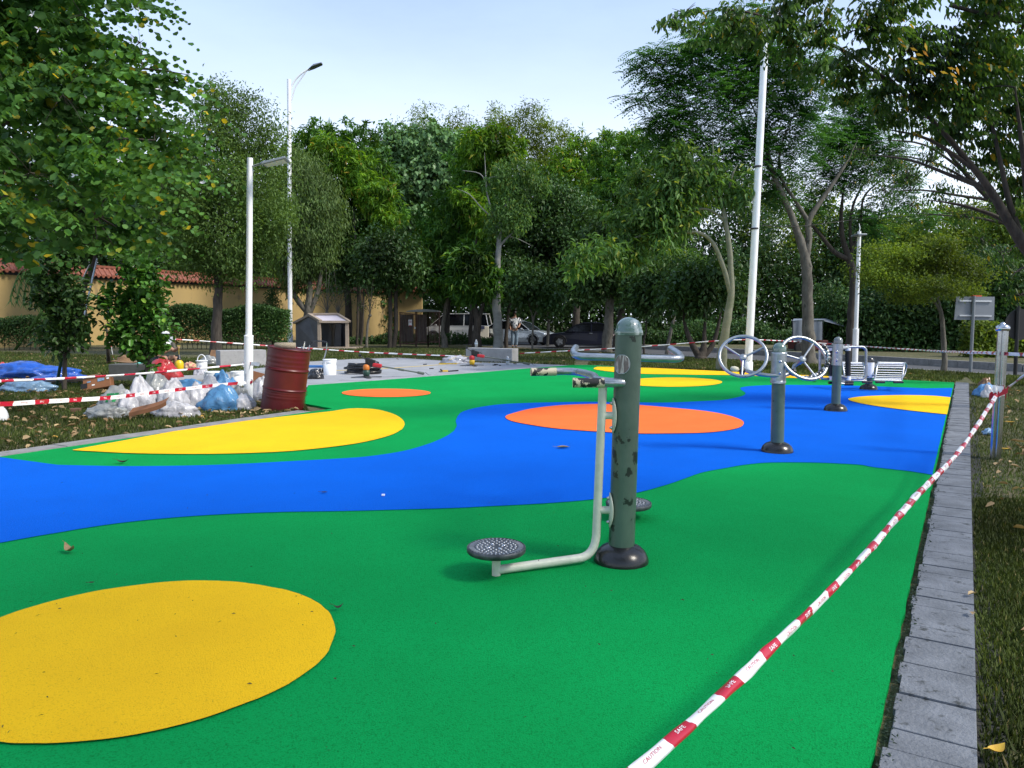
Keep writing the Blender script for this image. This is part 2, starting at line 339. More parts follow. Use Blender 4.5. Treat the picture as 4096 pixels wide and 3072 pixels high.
field('yellow_field', ell(2690, 1528, 199, 18.5), zy, M_YEL, 3)
field('orange_field', [(2022, 1665), (2060, 1650), (2126, 1634), (2234, 1621), (2343, 1616), (2440, 1616), (2547, 1619), (2670, 1629), (2815, 1643), (2905, 1659), (2960, 1677), (2975, 1692), (2960, 1708), (2905, 1721), (2815, 1730), (2670, 1733), (2547, 1733), (2415, 1727), (2234, 1714), (2126, 1699), (2046, 1683)], zy + .004, M_ORG)
bk = lambda px: 1463.5 + (1535 - 1463.5) * (px - 2345) / (3817 - 2345) + .7
straight('yellow_field', [(3500, bk(3500)), (3433, 1524), (3222, 1514), (3011, 1503), (2923, 1500), (2742, 1498), (2547, 1494), (2453, 1487), (2385, 1478), (2375, 1473), (2390, bk(2390))], [(2600, bk(2600)), (3000, bk(3000)), (3300, bk(3300))], zy, M_YEL)
straight('yellow_field', [(3803, 1589), (3722, 1582), (3595, 1580), (3469, 1584), (3410, 1590), (3393, 1597), (3427, 1609), (3511, 1624), (3638, 1641), (3788, 1657)], [], zy + .004, M_YEL)
# right edging: a strip of narrow grey pavers laid crosswise
rw = (G(3908, 3072) - G(3486, 3072)); Wd = .253
nrm = Vector((rdir.y, -rdir.x, 0))
strip = thing('paver_edging', 'strip of narrow grey pavers along the right edge of the coloured surface', 'paving', (Rn.x, Rn.y, 0)); strip['kind'] = 'structure'
L = (Ri1 - Rn).length; s = 0.0; gap = .0045
bb = MB(); a0 = Rn + nrm * .03; a1 = Ri1 + nrm * .03
bb.add([a0 + Vector((0, 0, .006)), a1 + Vector((0, 0, .006)), a1 + nrm * (Wd + .05) + Vector((0, 0, .006)), a0 + nrm * (Wd + .05) + Vector((0, 0, .006))], [(0, 3, 2, 1)], True)
bb.build('bedding', mat('dark bedding', (.03, .03, .025), .95), strip)
while s < L:
    w = .128 + random.uniform(-.004, .004)
    if s + w > L: break
    i0 = .026 + random.uniform(-.008, .01)
    a = Rn + rdir * s + nrm * i0; c = Rn + rdir * (s + w - gap) + nrm * i0; h = .028 + random.uniform(-.003, .003)
    b = MB(); b.prism([a, a + nrm * (Wd - i0), c + nrm * (Wd - i0), c], (0, 0, h)); b.v = [(v[0], v[1], v[2] + .004) for v in b.v]
    # prism winding
    b.build('paver', M_PAVER, strip, smooth=False, bevel=.0025 if s < 3 else 0)
    s += w
# dark crumbs and moss along the ragged inner edge
cm = MB(); rr = random.Random(4)
for k in range(2600):
    t = rr.random() ** 1.3 * L * .8; o_ = abs(rr.gauss(0, .018)); p = Rn + rdir * t + nrm * (.012 + o_) + Vector((0, 0, rr.uniform(.030, .036))); q = rr.uniform(.003, .009)
    cm.add([p + Vector((rr.uniform(-q, q), rr.uniform(-q, q), rr.uniform(0, q))) for _ in range(4)], [(0, 1, 2), (0, 2, 3), (0, 3, 1)], True)
tag(cm.build('moss_crumbs', mat('moss crumbs', (.012, .03, .014), .9)), None, None, None, 'stuff')
# left edging kerb
lk = thing('left_edging', 'flat grey kerb stones between the left yellow field and the leafy lawn', 'kerb', (Lk0.x, Lk0.y, 0)); lk['kind'] = 'structure'
lout = -Vector((kdir.y, -kdir.x, 0)); s = -9.0; LL = (Lk1 - Lk0).length
while s < LL - .45:
    a = Lk0 + kdir * (s + .004); c = Lk0 + kdir * min(s + .796, LL - .42); w = .25
    b = MB(); b.prism([a + lout * .004, c + lout * .004, c + lout * w, a + lout * w], (0, 0, .034 + random.uniform(-.002, .003))); b.v = [(v[0], v[1], v[2]) for v in b.v]; b.build('kerb_stone', M_KERB, lk, smooth=False)
    s += .8
# ------------------------------------------------------------------ grass and fallen leaves (numpy)
def np_mesh(name, V, T, m, parent=None, kind=None, smooth=False):
    me = bpy.data.meshes.new(name); nv, ntr, k = len(V), len(T), T.shape[1]
    if parent is not None: V = V - np.array(parent.location)
    me.vertices.add(nv); me.vertices.foreach_set('co', V.astype(np.float32).ravel())
    me.loops.add(ntr * k); me.loops.foreach_set('vertex_index', T.astype(np.int32).ravel())
    me.polygons.add(ntr); me.polygons.foreach_set('loop_start', np.arange(0, ntr * k, k, dtype=np.int32))
    if smooth: me.polygons.foreach_set('use_smooth', np.ones(ntr, dtype=bool))
    me.update(calc_edges=True); me.materials.append(m)
    o = bpy.data.objects.new(name, me); COL.objects.link(o)
    if parent is not None: o.parent = parent
    if kind: o['kind'] = kind
    return o
def nrmz(a): return a / np.maximum(np.linalg.norm(a, axis=-1, keepdims=True), 1e-9)
def leaf_arrays(Pp, D, N, Ln, Wd, shape='kite', fold=.25, curl=.15):
    D = nrmz(D); S_ = nrmz(np.cross(D, N)); N = np.cross(S_, D); n = len(Pp); Ln = np.broadcast_to(Ln, n)[:, None]; Wd = np.broadcast_to(Wd, n)[:, None]
    if shape == 'kite':
        v = np.stack([Pp, Pp + D * Ln * .45 + S_ * Wd * .5 + N * Wd * fold, Pp + D * Ln - N * Ln * curl, Pp + D * Ln * .45 - S_ * Wd * .5 + N * Wd * fold], 1)
        t = np.array([[0, 1, 2], [0, 2, 3]])
    else:
        a, b_, wa, wb = (.28, .68, .47, .40) if shape == 'long' else (.22, .75, .46, .48)
        tip = 1.0 if shape == 'long' else .92
        v = np.stack([Pp, Pp + D * Ln * a + S_ * Wd * wa + N * Wd * fold, Pp + D * Ln * b_ + S_ * Wd * wb + N * (Wd * fold - Ln * curl * .4), Pp + D * Ln * tip - N * Ln * curl,
                      Pp + D * Ln * b_ - S_ * Wd * wb + N * (Wd * fold - Ln * curl * .4), Pp + D * Ln * a - S_ * Wd * wa + N * Wd * fold], 1)
        t = np.array([[0, 1, 2], [0, 2, 3], [0, 3, 4], [0, 4, 5]])
    k = v.shape[1]; T = (t[None] + (np.arange(n) * k)[:, None, None]).reshape(-1, 3)
    return v.reshape(-1, 3), T
R = np.random.default_rng(11)
M_GRASS = leafmat('grass blades', (.045, .07, .018), (.095, .13, .032), (.27, .23, .11), trans=.3, tscale=.8, tone=.5, rough=.6)
M_LITTER = leafmat('dry leaves', (.16, .10, .05), (.46, .34, .19), (.5, .30, .05), trans=.1, tscale=3, tone=.25, rough=.7)
def scatter(quad, n):
    q = np.array([[p.x, p.y] for p in quad]); u = R.random(n)[:, None]; w = R.random(n)[:, None]
    return (q[0] * (1 - u) + q[1] * u) * (1 - w) + (q[3] * (1 - u) + q[2] * u) * w
def blades(name, XY, h, w, m, sel=None):
    n = len(XY); Pp = np.column_stack([XY, np.full(n, -.004)]); a = R.random(n) * 6.283; tilt = R.random(n) * 1.7
    D = np.column_stack([np.cos(a) * tilt, np.sin(a) * tilt, np.ones(n)]); N = np.column_stack([np.cos(a + .3), np.sin(a + .3), np.full(n, .2)])
    V, T = leaf_arrays(Pp, D, N, h * (0.5 + R.random(n)), w, 'kite', .1, .35); return np_mesh(name, V, T, m, kind='stuff')
# lawn right of the edging (near) and left of the kerb
e0 = Rn + nrm * (Wd + .01); e1_ = Ri1 + nrm * (Wd + .01)
q1 = [e0, e0 + Vector((2.2, .6, 0)), G(4500, 1535), e1_]
XY = scatter(q1, 60000); blades('grass', XY, .035, .005, M_GRASS)
q1b = [e0, e0 + Vector((.8, .1, 0)), G(4096, 2000), G(3895, 2000)]
XY = scatter(q1b, 42000); blades('grass', XY, .030, .0035, M_GRASS)
lo0 = Lk0 + lout * .27 - kdir * 1.5; lo1 = Lk1 + lout * .25 - kdir * .4
blades('grass', scatter([Lk1 - kdir * .45, G(1212, 1621), G(1232, 1570), G(1100, 1570)], 5000), .04, .008, M_GRASS)
q2 = [lo0, lo1, G(1160, 1500), G(-300, 1500)]
XY = scatter(q2, 70000); blades('grass', XY, .05, .008, M_GRASS)
q3 = [G(-300, 1500), G(860, 1500), G(1230, 1450), G(-300, 1400)]
XY = scatter(q3, 30000); blades('grass', XY, .07, .018, M_GRASS)
XY = scatter([G(1231, 1445), G(2300, 1462), G(2300, 1398), G(1000, 1390)], 26000)
XY = np.array([p for p in XY if not inside((p[0], p[1]), pl)]); blades('grass', XY, .06, .02, M_GRASS)
XY = scatter([G(2350, 1461), G(3817, 1532), G(3900, 1495), G(2400, 1410)], 26000); blades('grass', XY, .06, .018, M_GRASS)
XY = scatter([G(3900, 1535), G(4400, 1560), G(4400, 1525), G(3850, 1495)], 8000); blades('grass', XY, .06, .016, M_GRASS)
def litter(quad, n, L0, L1, z=.03):
    XY = scatter(quad, n)
    XY = np.array([p for p in XY if mnoise.noise(Vector((p[0] * .8, p[1] * .8, 3))) > -.25])
    n = len(XY); Pp = np.column_stack([XY, z + R.random(n) * .03]); a = R.random(n) * 6.283
    D = np.column_stack([np.cos(a), np.sin(a), (R.random(n) - .5) * .9]); N = np.column_stack([R.normal(0, .45, n), R.normal(0, .45, n), np.ones(n)])
    Ln = L0 + R.random(n) * (L1 - L0); V, T = leaf_arrays(Pp, D, N, Ln, Ln * (.35 + R.random(n) * .25), 'long', .22, .3); np_mesh('fallen_leaves', V, T, M_LITTER, kind='stuff')
litter([lo0, lo1, G(1160, 1560), G(-300, 1530)], 1050, .05, .12)
litter([G(-300, 1530), G(700, 1530), G(900, 1450), G(-300, 1400)], 480, .06, .13)
litter([e0 + Vector((.02, .5, 0)), e0 + Vector((2.2, 1.4, 0)), G(4500, 1600), e1_ + Vector((.1, -1, 0))], 380, .04, .10, .03)
litter([G(1300, 1440), G(2300, 1462), G(2300, 1398), G(1200, 1395)], 90, .06, .12)
litter([G(2400, 1470), G(3800, 1530), G(3900, 1495), G(2400, 1410)], 130, .06, .12)
M_DRYLEAF = mat('dry brown leaf', (.30, .21, .10), .7, col2=(.20, .13, .06), scale=40)
M_DARKLEAF = mat('dark curled leaf', (.03, .018, .012), .7)
def one_leaf(px, py, L, label, m, rz, cur=.35):
    p = G(px, py, Z0 + .012); b = MB(); n = 6; vs = []
    for i in range(n + 1):
        t = i / n; w = L * .24 * math.sin(math.pi * min(1, t * .95 + .04)); z = cur * L * (2 * t - 1) ** 2 * .5
        for s_ in (-1, 0, 1):
            v = Vector(((t - .5) * L, s_ * w, z + abs(s_) * w * .5)); v.rotate(Matrix.Rotation(rz, 3, 'Z')); vs.append(v)
    fs = []
    for i in range(n):
        for j in (0, 1): fs.append((i * 3 + j, i * 3 + j + 1, i * 3 + j + 4, i * 3 + j + 3))
    b.add(vs, fs); b.tube([vs[1], vs[1] - Vector((math.cos(rz), math.sin(rz), -.2)) * L * .3], .0012, 4)
    o = b.build('dry_leaf', m); o.location = p; tag(o, label, 'leaf', 'dry leaves fallen on the coloured surface')
one_leaf(2253, 1790, .13, 'flat tan leaf lying on the blue field left of the white tube', M_DRYLEAF, .05, .1)
one_leaf(278, 2205, .09, 'curled tan leaf on the green field left, above the big yellow oval', M_DRYLEAF, -.6, .9)
one_leaf(1353, 2432, .045, 'small black-brown curled leaf just right of the big yellow oval', M_DARKLEAF, .4, .9)
one_leaf(490, 1850, .10, 'brown twiggy leaf on the green band below the left yellow field', M_DARKLEAF, .2, .6)
one_leaf(1297, 1970, .05, 'thin dark leaf on the blue field, left of the white crumb', M_DARKLEAF, .1, .2)
one_leaf(365, 2331, .03, 'tiny dark leaf on the green field above the big yellow oval', M_DARKLEAF, .2, .2)
one_leaf(3257, 1518+9, .10, 'dark leaf on the far green band behind the two wheels', M_DARKLEAF, .0, .3)
b = MB(); b.box((0, 0, .006), (.022, .016, .012)); o = b.build('paper_scrap', M_TW, smooth=False, bevel=.002); o.location = G(1533, 1983, Z0 + .008); tag(o, 'tiny white crumb of paper on the blue field', 'scrap')
dm = MB(); rr = random.Random(9)
for k in range(90):
    px, py = rr.choice([(rr.uniform(0, 1250), rr.uniform(2380, 2930)), (rr.uniform(1300, 3400), rr.uniform(2300, 3050)), (rr.uniform(100, 2900), rr.uniform(1900, 2300))]); p = G(px, py, Z0 + .0125); L_ = rr.uniform(.002, .011); a = rr.random() * 3.14
    d = Vector((math.cos(a), math.sin(a), 0)); e = Vector((-d.y, d.x, 0)) * L_ * .25
    dm.add([p - d * L_, p + e, p + d * L_, p - e + Vector((0, 0, .003))], [(0, 1, 2), (0, 2, 3)], True)
tag(dm.build('dirt_specks', mat('dark specks', (.05, .04, .02), .9)), None, None, None, 'stuff')
# ------------------------------------------------------------------ lettering helper
def text_shape(s, size, bold=.0):
    cu = bpy.data.curves.new('t', 'FONT'); cu.body = s; cu.size = size; cu.offset = bold; cu.resolution_u = 2; cu.align_x = 'CENTER'; cu.align_y = 'CENTER'
    o = bpy.data.objects.new('t', cu); COL.objects.link(o); bpy.context.view_layer.update()
    me = bpy.data.meshes.new_from_object(o.evaluated_get(bpy.context.evaluated_depsgraph_get()))
    v = [(p.co.x, p.co.y) for p in me.vertices]; f = [tuple(p.vertices) for p in me.polygons]
    bpy.data.objects.remove(o); bpy.data.curves.remove(cu); bpy.data.meshes.remove(me); return v, f
_TX = {}
def text_map(b, s, size, fn, bold=0.0):
    if (s, size) not in _TX: _TX[(s, size)] = text_shape(s, size, bold)
    v, f = _TX[(s, size)]; b.add([fn(x, y) for x, y in v], f, True)
def lerp(a, b, t): return a + (b - a) * t
def bez(p0, p1, p2, n=8): return [p0.lerp(p1, k / n).lerp(p1.lerp(p2, k / n), k / n) for k in range(n + 1)]
def dome_base(name_parent, c, r, h, m=M_BLACKR):
    b = MB(); pr = [(r * 1.0, 0), (r * 1.0, h * .10), (r * .97, h * .30), (r * .88, h * .58), (r * .72, h * .82), (r * .5, h * .97), (r * .44, h), (r * .30, h * 1.0)]
    return b.lathe(pr, c, 36).build('rubber_base', m, name_parent)
# ------------------------------------------------------------------ 1. twister with two standing discs (main)
c = G(2484, 2243, Z0); Y0 = c.y; top = P(2515, 1330, Y0); rP = .066
eq = thing('standing_twister', 'nearest machine, chipped green post with dome cap, peeling handlebar and low standing discs', 'exercise machine', (c.x, c.y, Z0))
ax = (top - c).normalized()
b = MB(); b.tube([c + ax * .03, c.lerp(top, .5), top], rP, 40); b.build('post', M_POST, eq)
b = MB(); b.lathe([(rP * 1.07, -.012), (rP * 1.09, .0), (rP * 1.07, .010), (rP * 1.0, .016)] + [(rP * 1.0 * math.cos(a), .016 + rP * .92 * math.sin(a)) for a in [k * math.pi / 20 for k in range(1, 10)]] + [(.0001, .016 + rP * .92)], top, 40, ax); b.build('dome_cap', M_CLEAR, eq)
dome_base(eq, c, .14, .088)
def onpost(t, ang, r=rP):  # a point on the post's skin: t up the post, angle from towards the viewer
    q = c.lerp(top, t); d = Vector((math.sin(ang), -math.cos(ang), 0)); return q + d * r, d
# worn plate wrapped on the post, left of centre
b = MB(); n = 12; vs = []; fs = []
tt = (P(2515, 1455, Y0).z - Z0) / (top.z - Z0); hh = .046
for i in range(n + 1):
    for j in range(n + 1):
        u, v = i / n * 2 - 1, j / n * 2 - 1; a = -.62 + u * .62 * math.sqrt(max(0, 1 - v * v * .9)); q, d = onpost(tt, a, rP + .0035); vs.append(q + ax * v * hh)
for i in range(n):
    for j in range(n): fs.append((i * (n + 1) + j, (i + 1) * (n + 1) + j, (i + 1) * (n + 1) + j + 1, i * (n + 1) + j + 1))
b.add(vs, fs); pl_ = b.build('worn_plate', mat('scratched plate', (.16, .13, .13), .35, .6, col2=(.45, .42, .42), scale=30, ramp=(.5, .62), stretch=(3, 3, .4)), eq)
b = MB(); ring = [vs[0 * (n + 1) + j] for j in range(n + 1)] + [vs[i * (n + 1) + n] for i in range(1, n + 1)] + [vs[n * (n + 1) + j] for j in range(n - 1, -1, -1)] + [vs[i * (n + 1)] for i in range(n - 1, 0, -1)]
b.tube(ring, .002, 5, closed=True); b.build('plate_rim', M_GALV, pl_)
# white tube: handle support, down, bend, foot arm
Xs = P(2402, 1800, Y0)
tubeT = P(2412, 1534, 3.68); tubeB = P(2386, 2120, Y0 - .02); bend = G(2372, 2262, .06); armE = G(1985, 2280, .055)
bend = Vector((tubeB.x + .0, tubeB.y - .01, .065)); 
arm_dir = (armE - bend).normalized()
path = [tubeT, tubeT.lerp(tubeB, .5), tubeB] + bez(tubeB, bend, bend + arm_dir * .10, 7)[1:] + [armE]
b = MB(); b.tube(path, .0215, 16); b.build('white_tube', M_IVORY, eq)
for py in (1662, 2040):
    q = P(2403 - (py - 1662) * .012, py, Y0 - .02); t_ = (q.z - Z0) / (top.z - Z0); pc = c.lerp(top, t_); pc.y -= .02
    d = (pc - q); d.z = 0; d.normalize(); e = pc - d * (rP * .96)
    b = MB(); b.tube([q, e], .0195, 14); st = b.build('flange_arm', M_IVORY, eq)
    # lens-shaped flange wrapped on the post
    b = MB(); vs = []; fs = []; n = 14; side = Vector((d.y, -d.x, 0))
    for k in range(n + 1):
        v = k / n * 2 - 1; w = .028 * (1 - abs(v) ** 2.4) + .010
        for s_ in (-1, -.33, .33, 1):
            a = s_ * w / rP; rr_ = rP + .006; vs.append(pc - d * rr_ * math.cos(a) + side * rr_ * math.sin(a) + Vector((0, 0, v * .088)))
    for k in range(n):
        for j in range(3): fs.append((k * 4 + j, k * 4 + j + 1, k * 4 + j + 5, k * 4 + j + 4))
    b.add(vs, fs); fl = b.build('flange', M_IVORY, eq); so = fl.modifiers.new('s', 'SOLIDIFY'); so.thickness = .006
    for v in (-.062, .062):
        b = MB(); q2 = pc - d * (rP + .007) + Vector((0, 0, v)); b.lathe([(.010, 0), (.010, .004), (.0065, .006), (.0065, .011), (.001, .013)], q2, 10, -d); b.build('bolt', M_STEEL, fl)
def foot_disc(cd, h, r=.142):
    b = MB(); b.tube([Vector((cd.x, cd.y, .03)), Vector((cd.x, cd.y, h - .01))], .021, 14); b.build('disc_stem', M_IVORY, eq)
    b = MB(); b.lathe([(r * .3, h - .016), (r * .96, h - .014), (r, h - .008), (r * 1.0, h + .012), (r * .97, h + .016), (r * .95, h + .012)], (cd.x, cd.y, 0), 48)
    b.lathe([(r * .95, h + .010), (.001, h + .012)], (cd.x, cd.y, 0), 48)
    ds = b.build('standing_disc', mat('worn dark disc', (.035, .04, .045), .45, .5, col2=(.13, .14, .15), scale=9, ramp=(.4, .7), bump=.15, bscale=60), eq)
    b = MB()
    for k in range(40):
        a = 2 * math.pi * k / 40; u = Vector((math.cos(a), math.sin(a), 0)); b.beam(Vector((cd.x, cd.y, h + .0135)) + u * r * .76, Vector((cd.x, cd.y, h + .0135)) + u * r * .92, .006, .004)
    for rr_, nn in ((.2, 6), (.36, 12), (.52, 18), (.66, 24)):
        for k in range(nn):
            a = 2 * math.pi * (k + .5 * (nn % 4)) / nn; p = Vector((cd.x + r * rr_ * math.cos(a), cd.y + r * rr_ * math.sin(a), h + .0125)); b.lathe([(.006, 0), (.004, .004), (.0005, .0045)], p, 6)
    tr_ = b.build('tread_studs', mat('tread metal', (.42, .44, .47), .4, .5, col2=(.30, .31, .33), scale=20), ds); tr_['kind'] = 'stuff'
    for k in range(4):
        a = .5 + k * math.pi / 2; b = MB(); b.lathe([(.009, 0), (.008, .004), (.003, .0055), (.0005, .0056)], (cd.x + .04 * math.cos(a), cd.y + .04 * math.sin(a), h + .013), 10); b.build('rivet', M_STEEL, ds)
foot_disc(Vector((armE.x, armE.y, 0)), .158)
cd2 = P(2514, 2035, 4.55)
far_arm = [Vector((c.x + .01, Y0 + .12, .45)), Vector((c.x + .01, Y0 + .12, .12)), Vector((c.x, Y0 + .2, .07)), Vector((cd2.x, cd2.y, .065))]
b = MB(); b.tube(far_arm, .0215, 12); b.build('white_tube', M_IVORY, eq)
foot_disc(Vector((cd2.x, cd2.y, 0)), .115)
# near handlebar
hz = P(2296, 1531, 3.66).z
def H(px, py, z=None):
    z = hz if z is None else z; d = ray(px, py); t = (z - CAM_H) / d.z; return Vector((d.x * t, d.y * t, z))
nearE = Vector((P(2296, 1531, 3.66).x, 3.66, hz)); nearM = Vector((.45, 3.66, hz))
farE = H(2128, 1488); farM = H(2290, 1486); farB = H(2370, 1503)
loop = [nearE, nearM] + bez(nearM, Vector((.635, 3.64, hz)), Vector((.485, 3.715, hz)), 6)[1:] + [Vector((.44, 3.86, hz))] + [farB] + [farM, farE]
loop = [Vector(p) for p in cr_spline([tuple(v) for v in loop], 4, False)]
b = MB(); b.tube(loop, .0225, 16); hbar = b.build('handlebar', M_GALV, eq)
for a_, b_ in ((nearE, nearM), (farE, farM)):
    d = (b_ - a_).normalized(); b = MB(); b.tube([a_ - d * .006, a_ + d * .15], .0245, 16); b.build('grip', M_GRIP, hbar)
# rear handlebar seen behind the post, ends turned away from the viewer
hy = 4.65; l_ = P(2300, 1426, hy); r_ = P(2735, 1436, hy)
z_ = l_.z; back = Vector((0, .30, .045))
pth = [l_ + back + Vector((.03, 0, 0))] + [l_ + back * .45 + Vector((0, 0, .005))] + bez(l_ + back * .35, l_, l_ + Vector((.07, 0, 0)), 5)[1:] + [l_.lerp(r_, .5)] + bez(r_ - Vector((.07, 0, 0)), r_, r_ + back * .35, 5) + [r_ + back * .45 + Vector((0, 0, .005)), r_ + back + Vector((-.02, 0, .01))]
b = MB(); b.tube(pth, .0225, 16); b.tube([P(2492, 1900, Y0 + .12), P(2505, 1560, Y0 + .16), P(2512, 1432, hy)], .020, 10); b.build('rear_handlebar', M_GALV, eq)
for t_ in (.36, .82):
    q = c.lerp(top, t_); b = MB(); b.tube([q + Vector((0, .05, 0)), Vector((c.x, Y0 + .13, q.z))], .019, 10); b.build('flange_arm', M_IVORY, eq)
# ------------------------------------------------------------------ 2. two-wheel machine
c2 = G(3108, 1807, Z0); Y2 = c2.y; t2 = P(3117, 1398, Y2)
eq2 = thing('wheel_machine', 'green post with two tilted three-spoke steel hand wheels, standing on the blue field', 'exercise machine', (c2.x, c2.y, Z0))
a2 = (t2 - c2).normalized(); r2 = .061
b = MB(); b.tube([c2 + a2 * .04, c2.lerp(t2, .78)], r2, 28); b.build('post', M_POST2, eq2)
dome_base(eq2, c2, .148, .095)
s0, s1 = P(3112, 1527, Y2), P(3117, 1412, Y2)
b = MB(); b.tube([s0, s1], r2 + .008, 28); sl = b.build('sleeve', M_GALV, eq2)
for pr_, q_ in (([(r2 + .010, -.012), (r2 + .010, .012), (r2 + .004, .015)], s0), ([(r2 + .010, -.01), (r2 + .010, .006), (r2 + .006, .008)], s1)):
    b = MB(); b.lathe(pr_, q_, 28, a2); b.build('collar', M_GALV, sl)
b = MB(); rr_ = r2 + .002; b.lathe([(rr_, 0), (rr_, .035)] + [(rr_ * math.cos(a), .035 + rr_ * math.sin(a)) for a in [k * math.pi / 16 for k in range(1, 8)]] + [(.0001, .035 + rr_)], s1, 28, a2); b.build('dome_cap', M_CLEAR, eq2)
for dz in (-.05, .06):
    b = MB(); q = s0.lerp(s1, .5) + a2 * dz + Vector((-.012, -(r2 + .008), 0)); b.lathe([(.014, 0), (.014, .004), (.008, .006), (.008, .012), (.001, .014)], q, 10, (0, -1, 0)); b.build('bolt', M_STEEL, sl)
def wheel(cx, cy, rpx, tiltx, name, Yw, spoke0, knob):
    ctr = P(cx, cy, Yw); Rr = rpx * Yw / F_PX
    nv = Vector((math.sin(tiltx), -math.cos(tiltx) * math.cos(.55), math.sin(.55))).normalized()
    u = nv.cross(Vector((0, 0, 1))).normalized(); v = nv.cross(u).normalized(); v = -v if v.z < 0 else v
    pts = [ctr + u * Rr * math.cos(a) + v * Rr * math.sin(a) for a in [2 * math.pi * k / 48 for k in range(48)]]
    b = MB(); b.tube(pts, .0155, 12, closed=True); w = b.build('hand_wheel', M_GALV, eq2)
    hub = ctr - nv * .035
    for k in range(3):
        a = spoke0 + 2 * math.pi * k / 3; e = ctr + (u * math.cos(a) + v * math.sin(a)) * Rr
        b = MB(); b.tube([hub, e], .0095, 8); b.build('spoke', M_GALV, w)
    b = MB(); b.lathe([(.034, 0), (.034, .02), (.026, .03), (.001, .034)], hub - nv * .004, 16, nv); b.tube([hub, hub - nv * .06], .022, 12); b.build('hub', M_GALV, w)
    kp = P(knob[0], knob[1], Yw - .03); b = MB(); b.lathe([(.010, -.035), (.024, -.028), (.030, 0), (.024, .026), (.008, .034), (.001, .035)], kp, 14, (0, -.5, .8)); b.build('knob', M_BLACKR, w)
    return hub - nv * .05
h1 = wheel(2972, 1424, 91, -.25, 'l', 6.95, math.radians(32), (2969, 1484)); h2 = wheel(3216, 1432, 96, .15, 'r', 6.95, math.radians(12), (3173, 1489))
b = MB(); m0 = P(3112, 1503, Y2 - .05); 
arm = [h1, h1 + Vector((.02, .06, -.05))] + bez(h1 + Vector((.03, .07, -.09)), Vector((h1.x + .09, Y2 - .03, m0.z)), m0, 7) + bez(m0, Vector((h2.x - .1, Y2 - .03, m0.z)), h2 + Vector((-.02, .08, -.04)), 7)[1:] + [h2]
b.tube(arm, .0185, 12); b.build('cross_arm', M_GALV, eq2)
# foil and cloth wrapped on the right wheel
b = MB(); rr = random.Random(3); ctr = P(3216, 1432, 6.95); Rr = 96 * 6.95 / F_PX
for k in range(16):
    a = math.radians(35 - k * 8.5); px, py = 3216 + 97 * math.cos(a), 1432 - 80 * math.sin(a); p = P(px, py, 6.93)
    b.lathe([(.012, -.02), (.021 + rr.random() * .008, -.006), (.019 + rr.random() * .006, .008), (.012, .02)], p, 7, (-math.sin(a), rr.uniform(-.3, .3), math.cos(a)))
b.build('wrapped_foil', mat('foil and black tape', (.05, .05, .05), .3, .4, col2=(.6, .6, .6), scale=26, ramp=(.5, .53)), eq2)
b = MB(); b.lathe([(.002, -.04), (.02, -.03), (.028, 0), (.022, .03), (.002, .045)], P(2938, 1476, 6.9), 10, (1, 0, -.15)); b.build('cloth_scrap', mat('beige rag', (.5, .48, .38), .9), eq2)
# ------------------------------------------------------------------ 3. back massager
c3 = G(3342, 1643, Z0); Y3 = c3.y; t3 = P(3352, 1373, Y3)
eq3 = thing('back_massager', 'green and silver post with rounded tube frame and two upright black rollers', 'exercise machine', (c3.x, c3.y, Z0))
a3 = (t3 - c3).normalized(); r3 = .060
b = MB(); b.tube([c3 + a3 * .04, c3.lerp(t3, .75)], r3, 24); b.build('post', M_POST2, eq3)
dome_base(eq3, c3, .155, .10)
s0, s1 = P(3346, 1461, Y3), P(3352, 1376, Y3)
b = MB(); b.tube([s0, s1], r3 + .009, 24); sl = b.build('sleeve', M_GALV, eq3)
b = MB(); b.lathe([(r3, 0), (r3, .04)] + [(r3 * math.cos(a), .04 + r3 * math.sin(a)) for a in [k * math.pi / 16 for k in range(1, 8)]] + [(.0001, .04 + r3)], s1, 24, a3); b.build('dome_cap', mat('dark dome cap', (.05, .07, .07), .15, coat=1.0, col2=(.2, .22, .22), scale=12), eq3)
for py in (1408, 1441):
    b = MB(); b.lathe([(.018, 0), (.018, .005), (.01, .007), (.01, .013), (.001, .015)], P(3347, py, Y3 - r3 - .009), 12, (0, -1, 0)); b.build('bolt', M_STEEL, sl)
fy = Y3 + .10
def rr_loop(x0, y0, x1, y1, r, Y):
    pts = []
    for cx_, cy_, a0_ in ((x1 - r, y0 + r, -90), (x1 - r, y1 - r, 0), (x0 + r, y1 - r, 90), (x0 + r, y0 + r, 180)):
        for k in range(6): a = math.radians(a0_ + 90 * k / 5); pts.append(P(cx_ + r * math.cos(a), cy_ + r * math.sin(a), Y))
    return pts
b = MB(); b.tube(rr_loop(3279, 1388, 3464, 1515, 18, fy), .019, 10, closed=True); b.build('tube_frame', M_GALV, eq3)
for px in (3326, 3392):
    t0, t1 = P(px, 1392, fy), P(px, 1518, fy)
    b = MB(); ks = 13; pts = [t0.lerp(t1, k / (ks * 2)) for k in range(ks * 2 + 1)]; b.tube(pts[2:-3], [.042 if k % 2 else .035 for k in range(len(pts[2:-3]))], 14); ro = b.build('roller', M_BLACKM, eq3)
    b = MB(); b.tube([t0, t0.lerp(t1, .1)], .036, 12); b.build('end_cap', M_WHITE, ro); b = MB(); b.tube([t0.lerp(t1, .88), t1 + Vector((0, 0, -.01))], .038, 12); b.build('end_cap', M_WHITE, ro)
for xa_, xb_, yy_ in ((3314, 3340, 1531), (3378, 3412, 1537)):
    b = MB(); b.tube([P(xa_, yy_, fy - .05), P(xb_, yy_, fy - .05)], .02, 10); b.build('foot_peg', M_BLACKR, eq3)
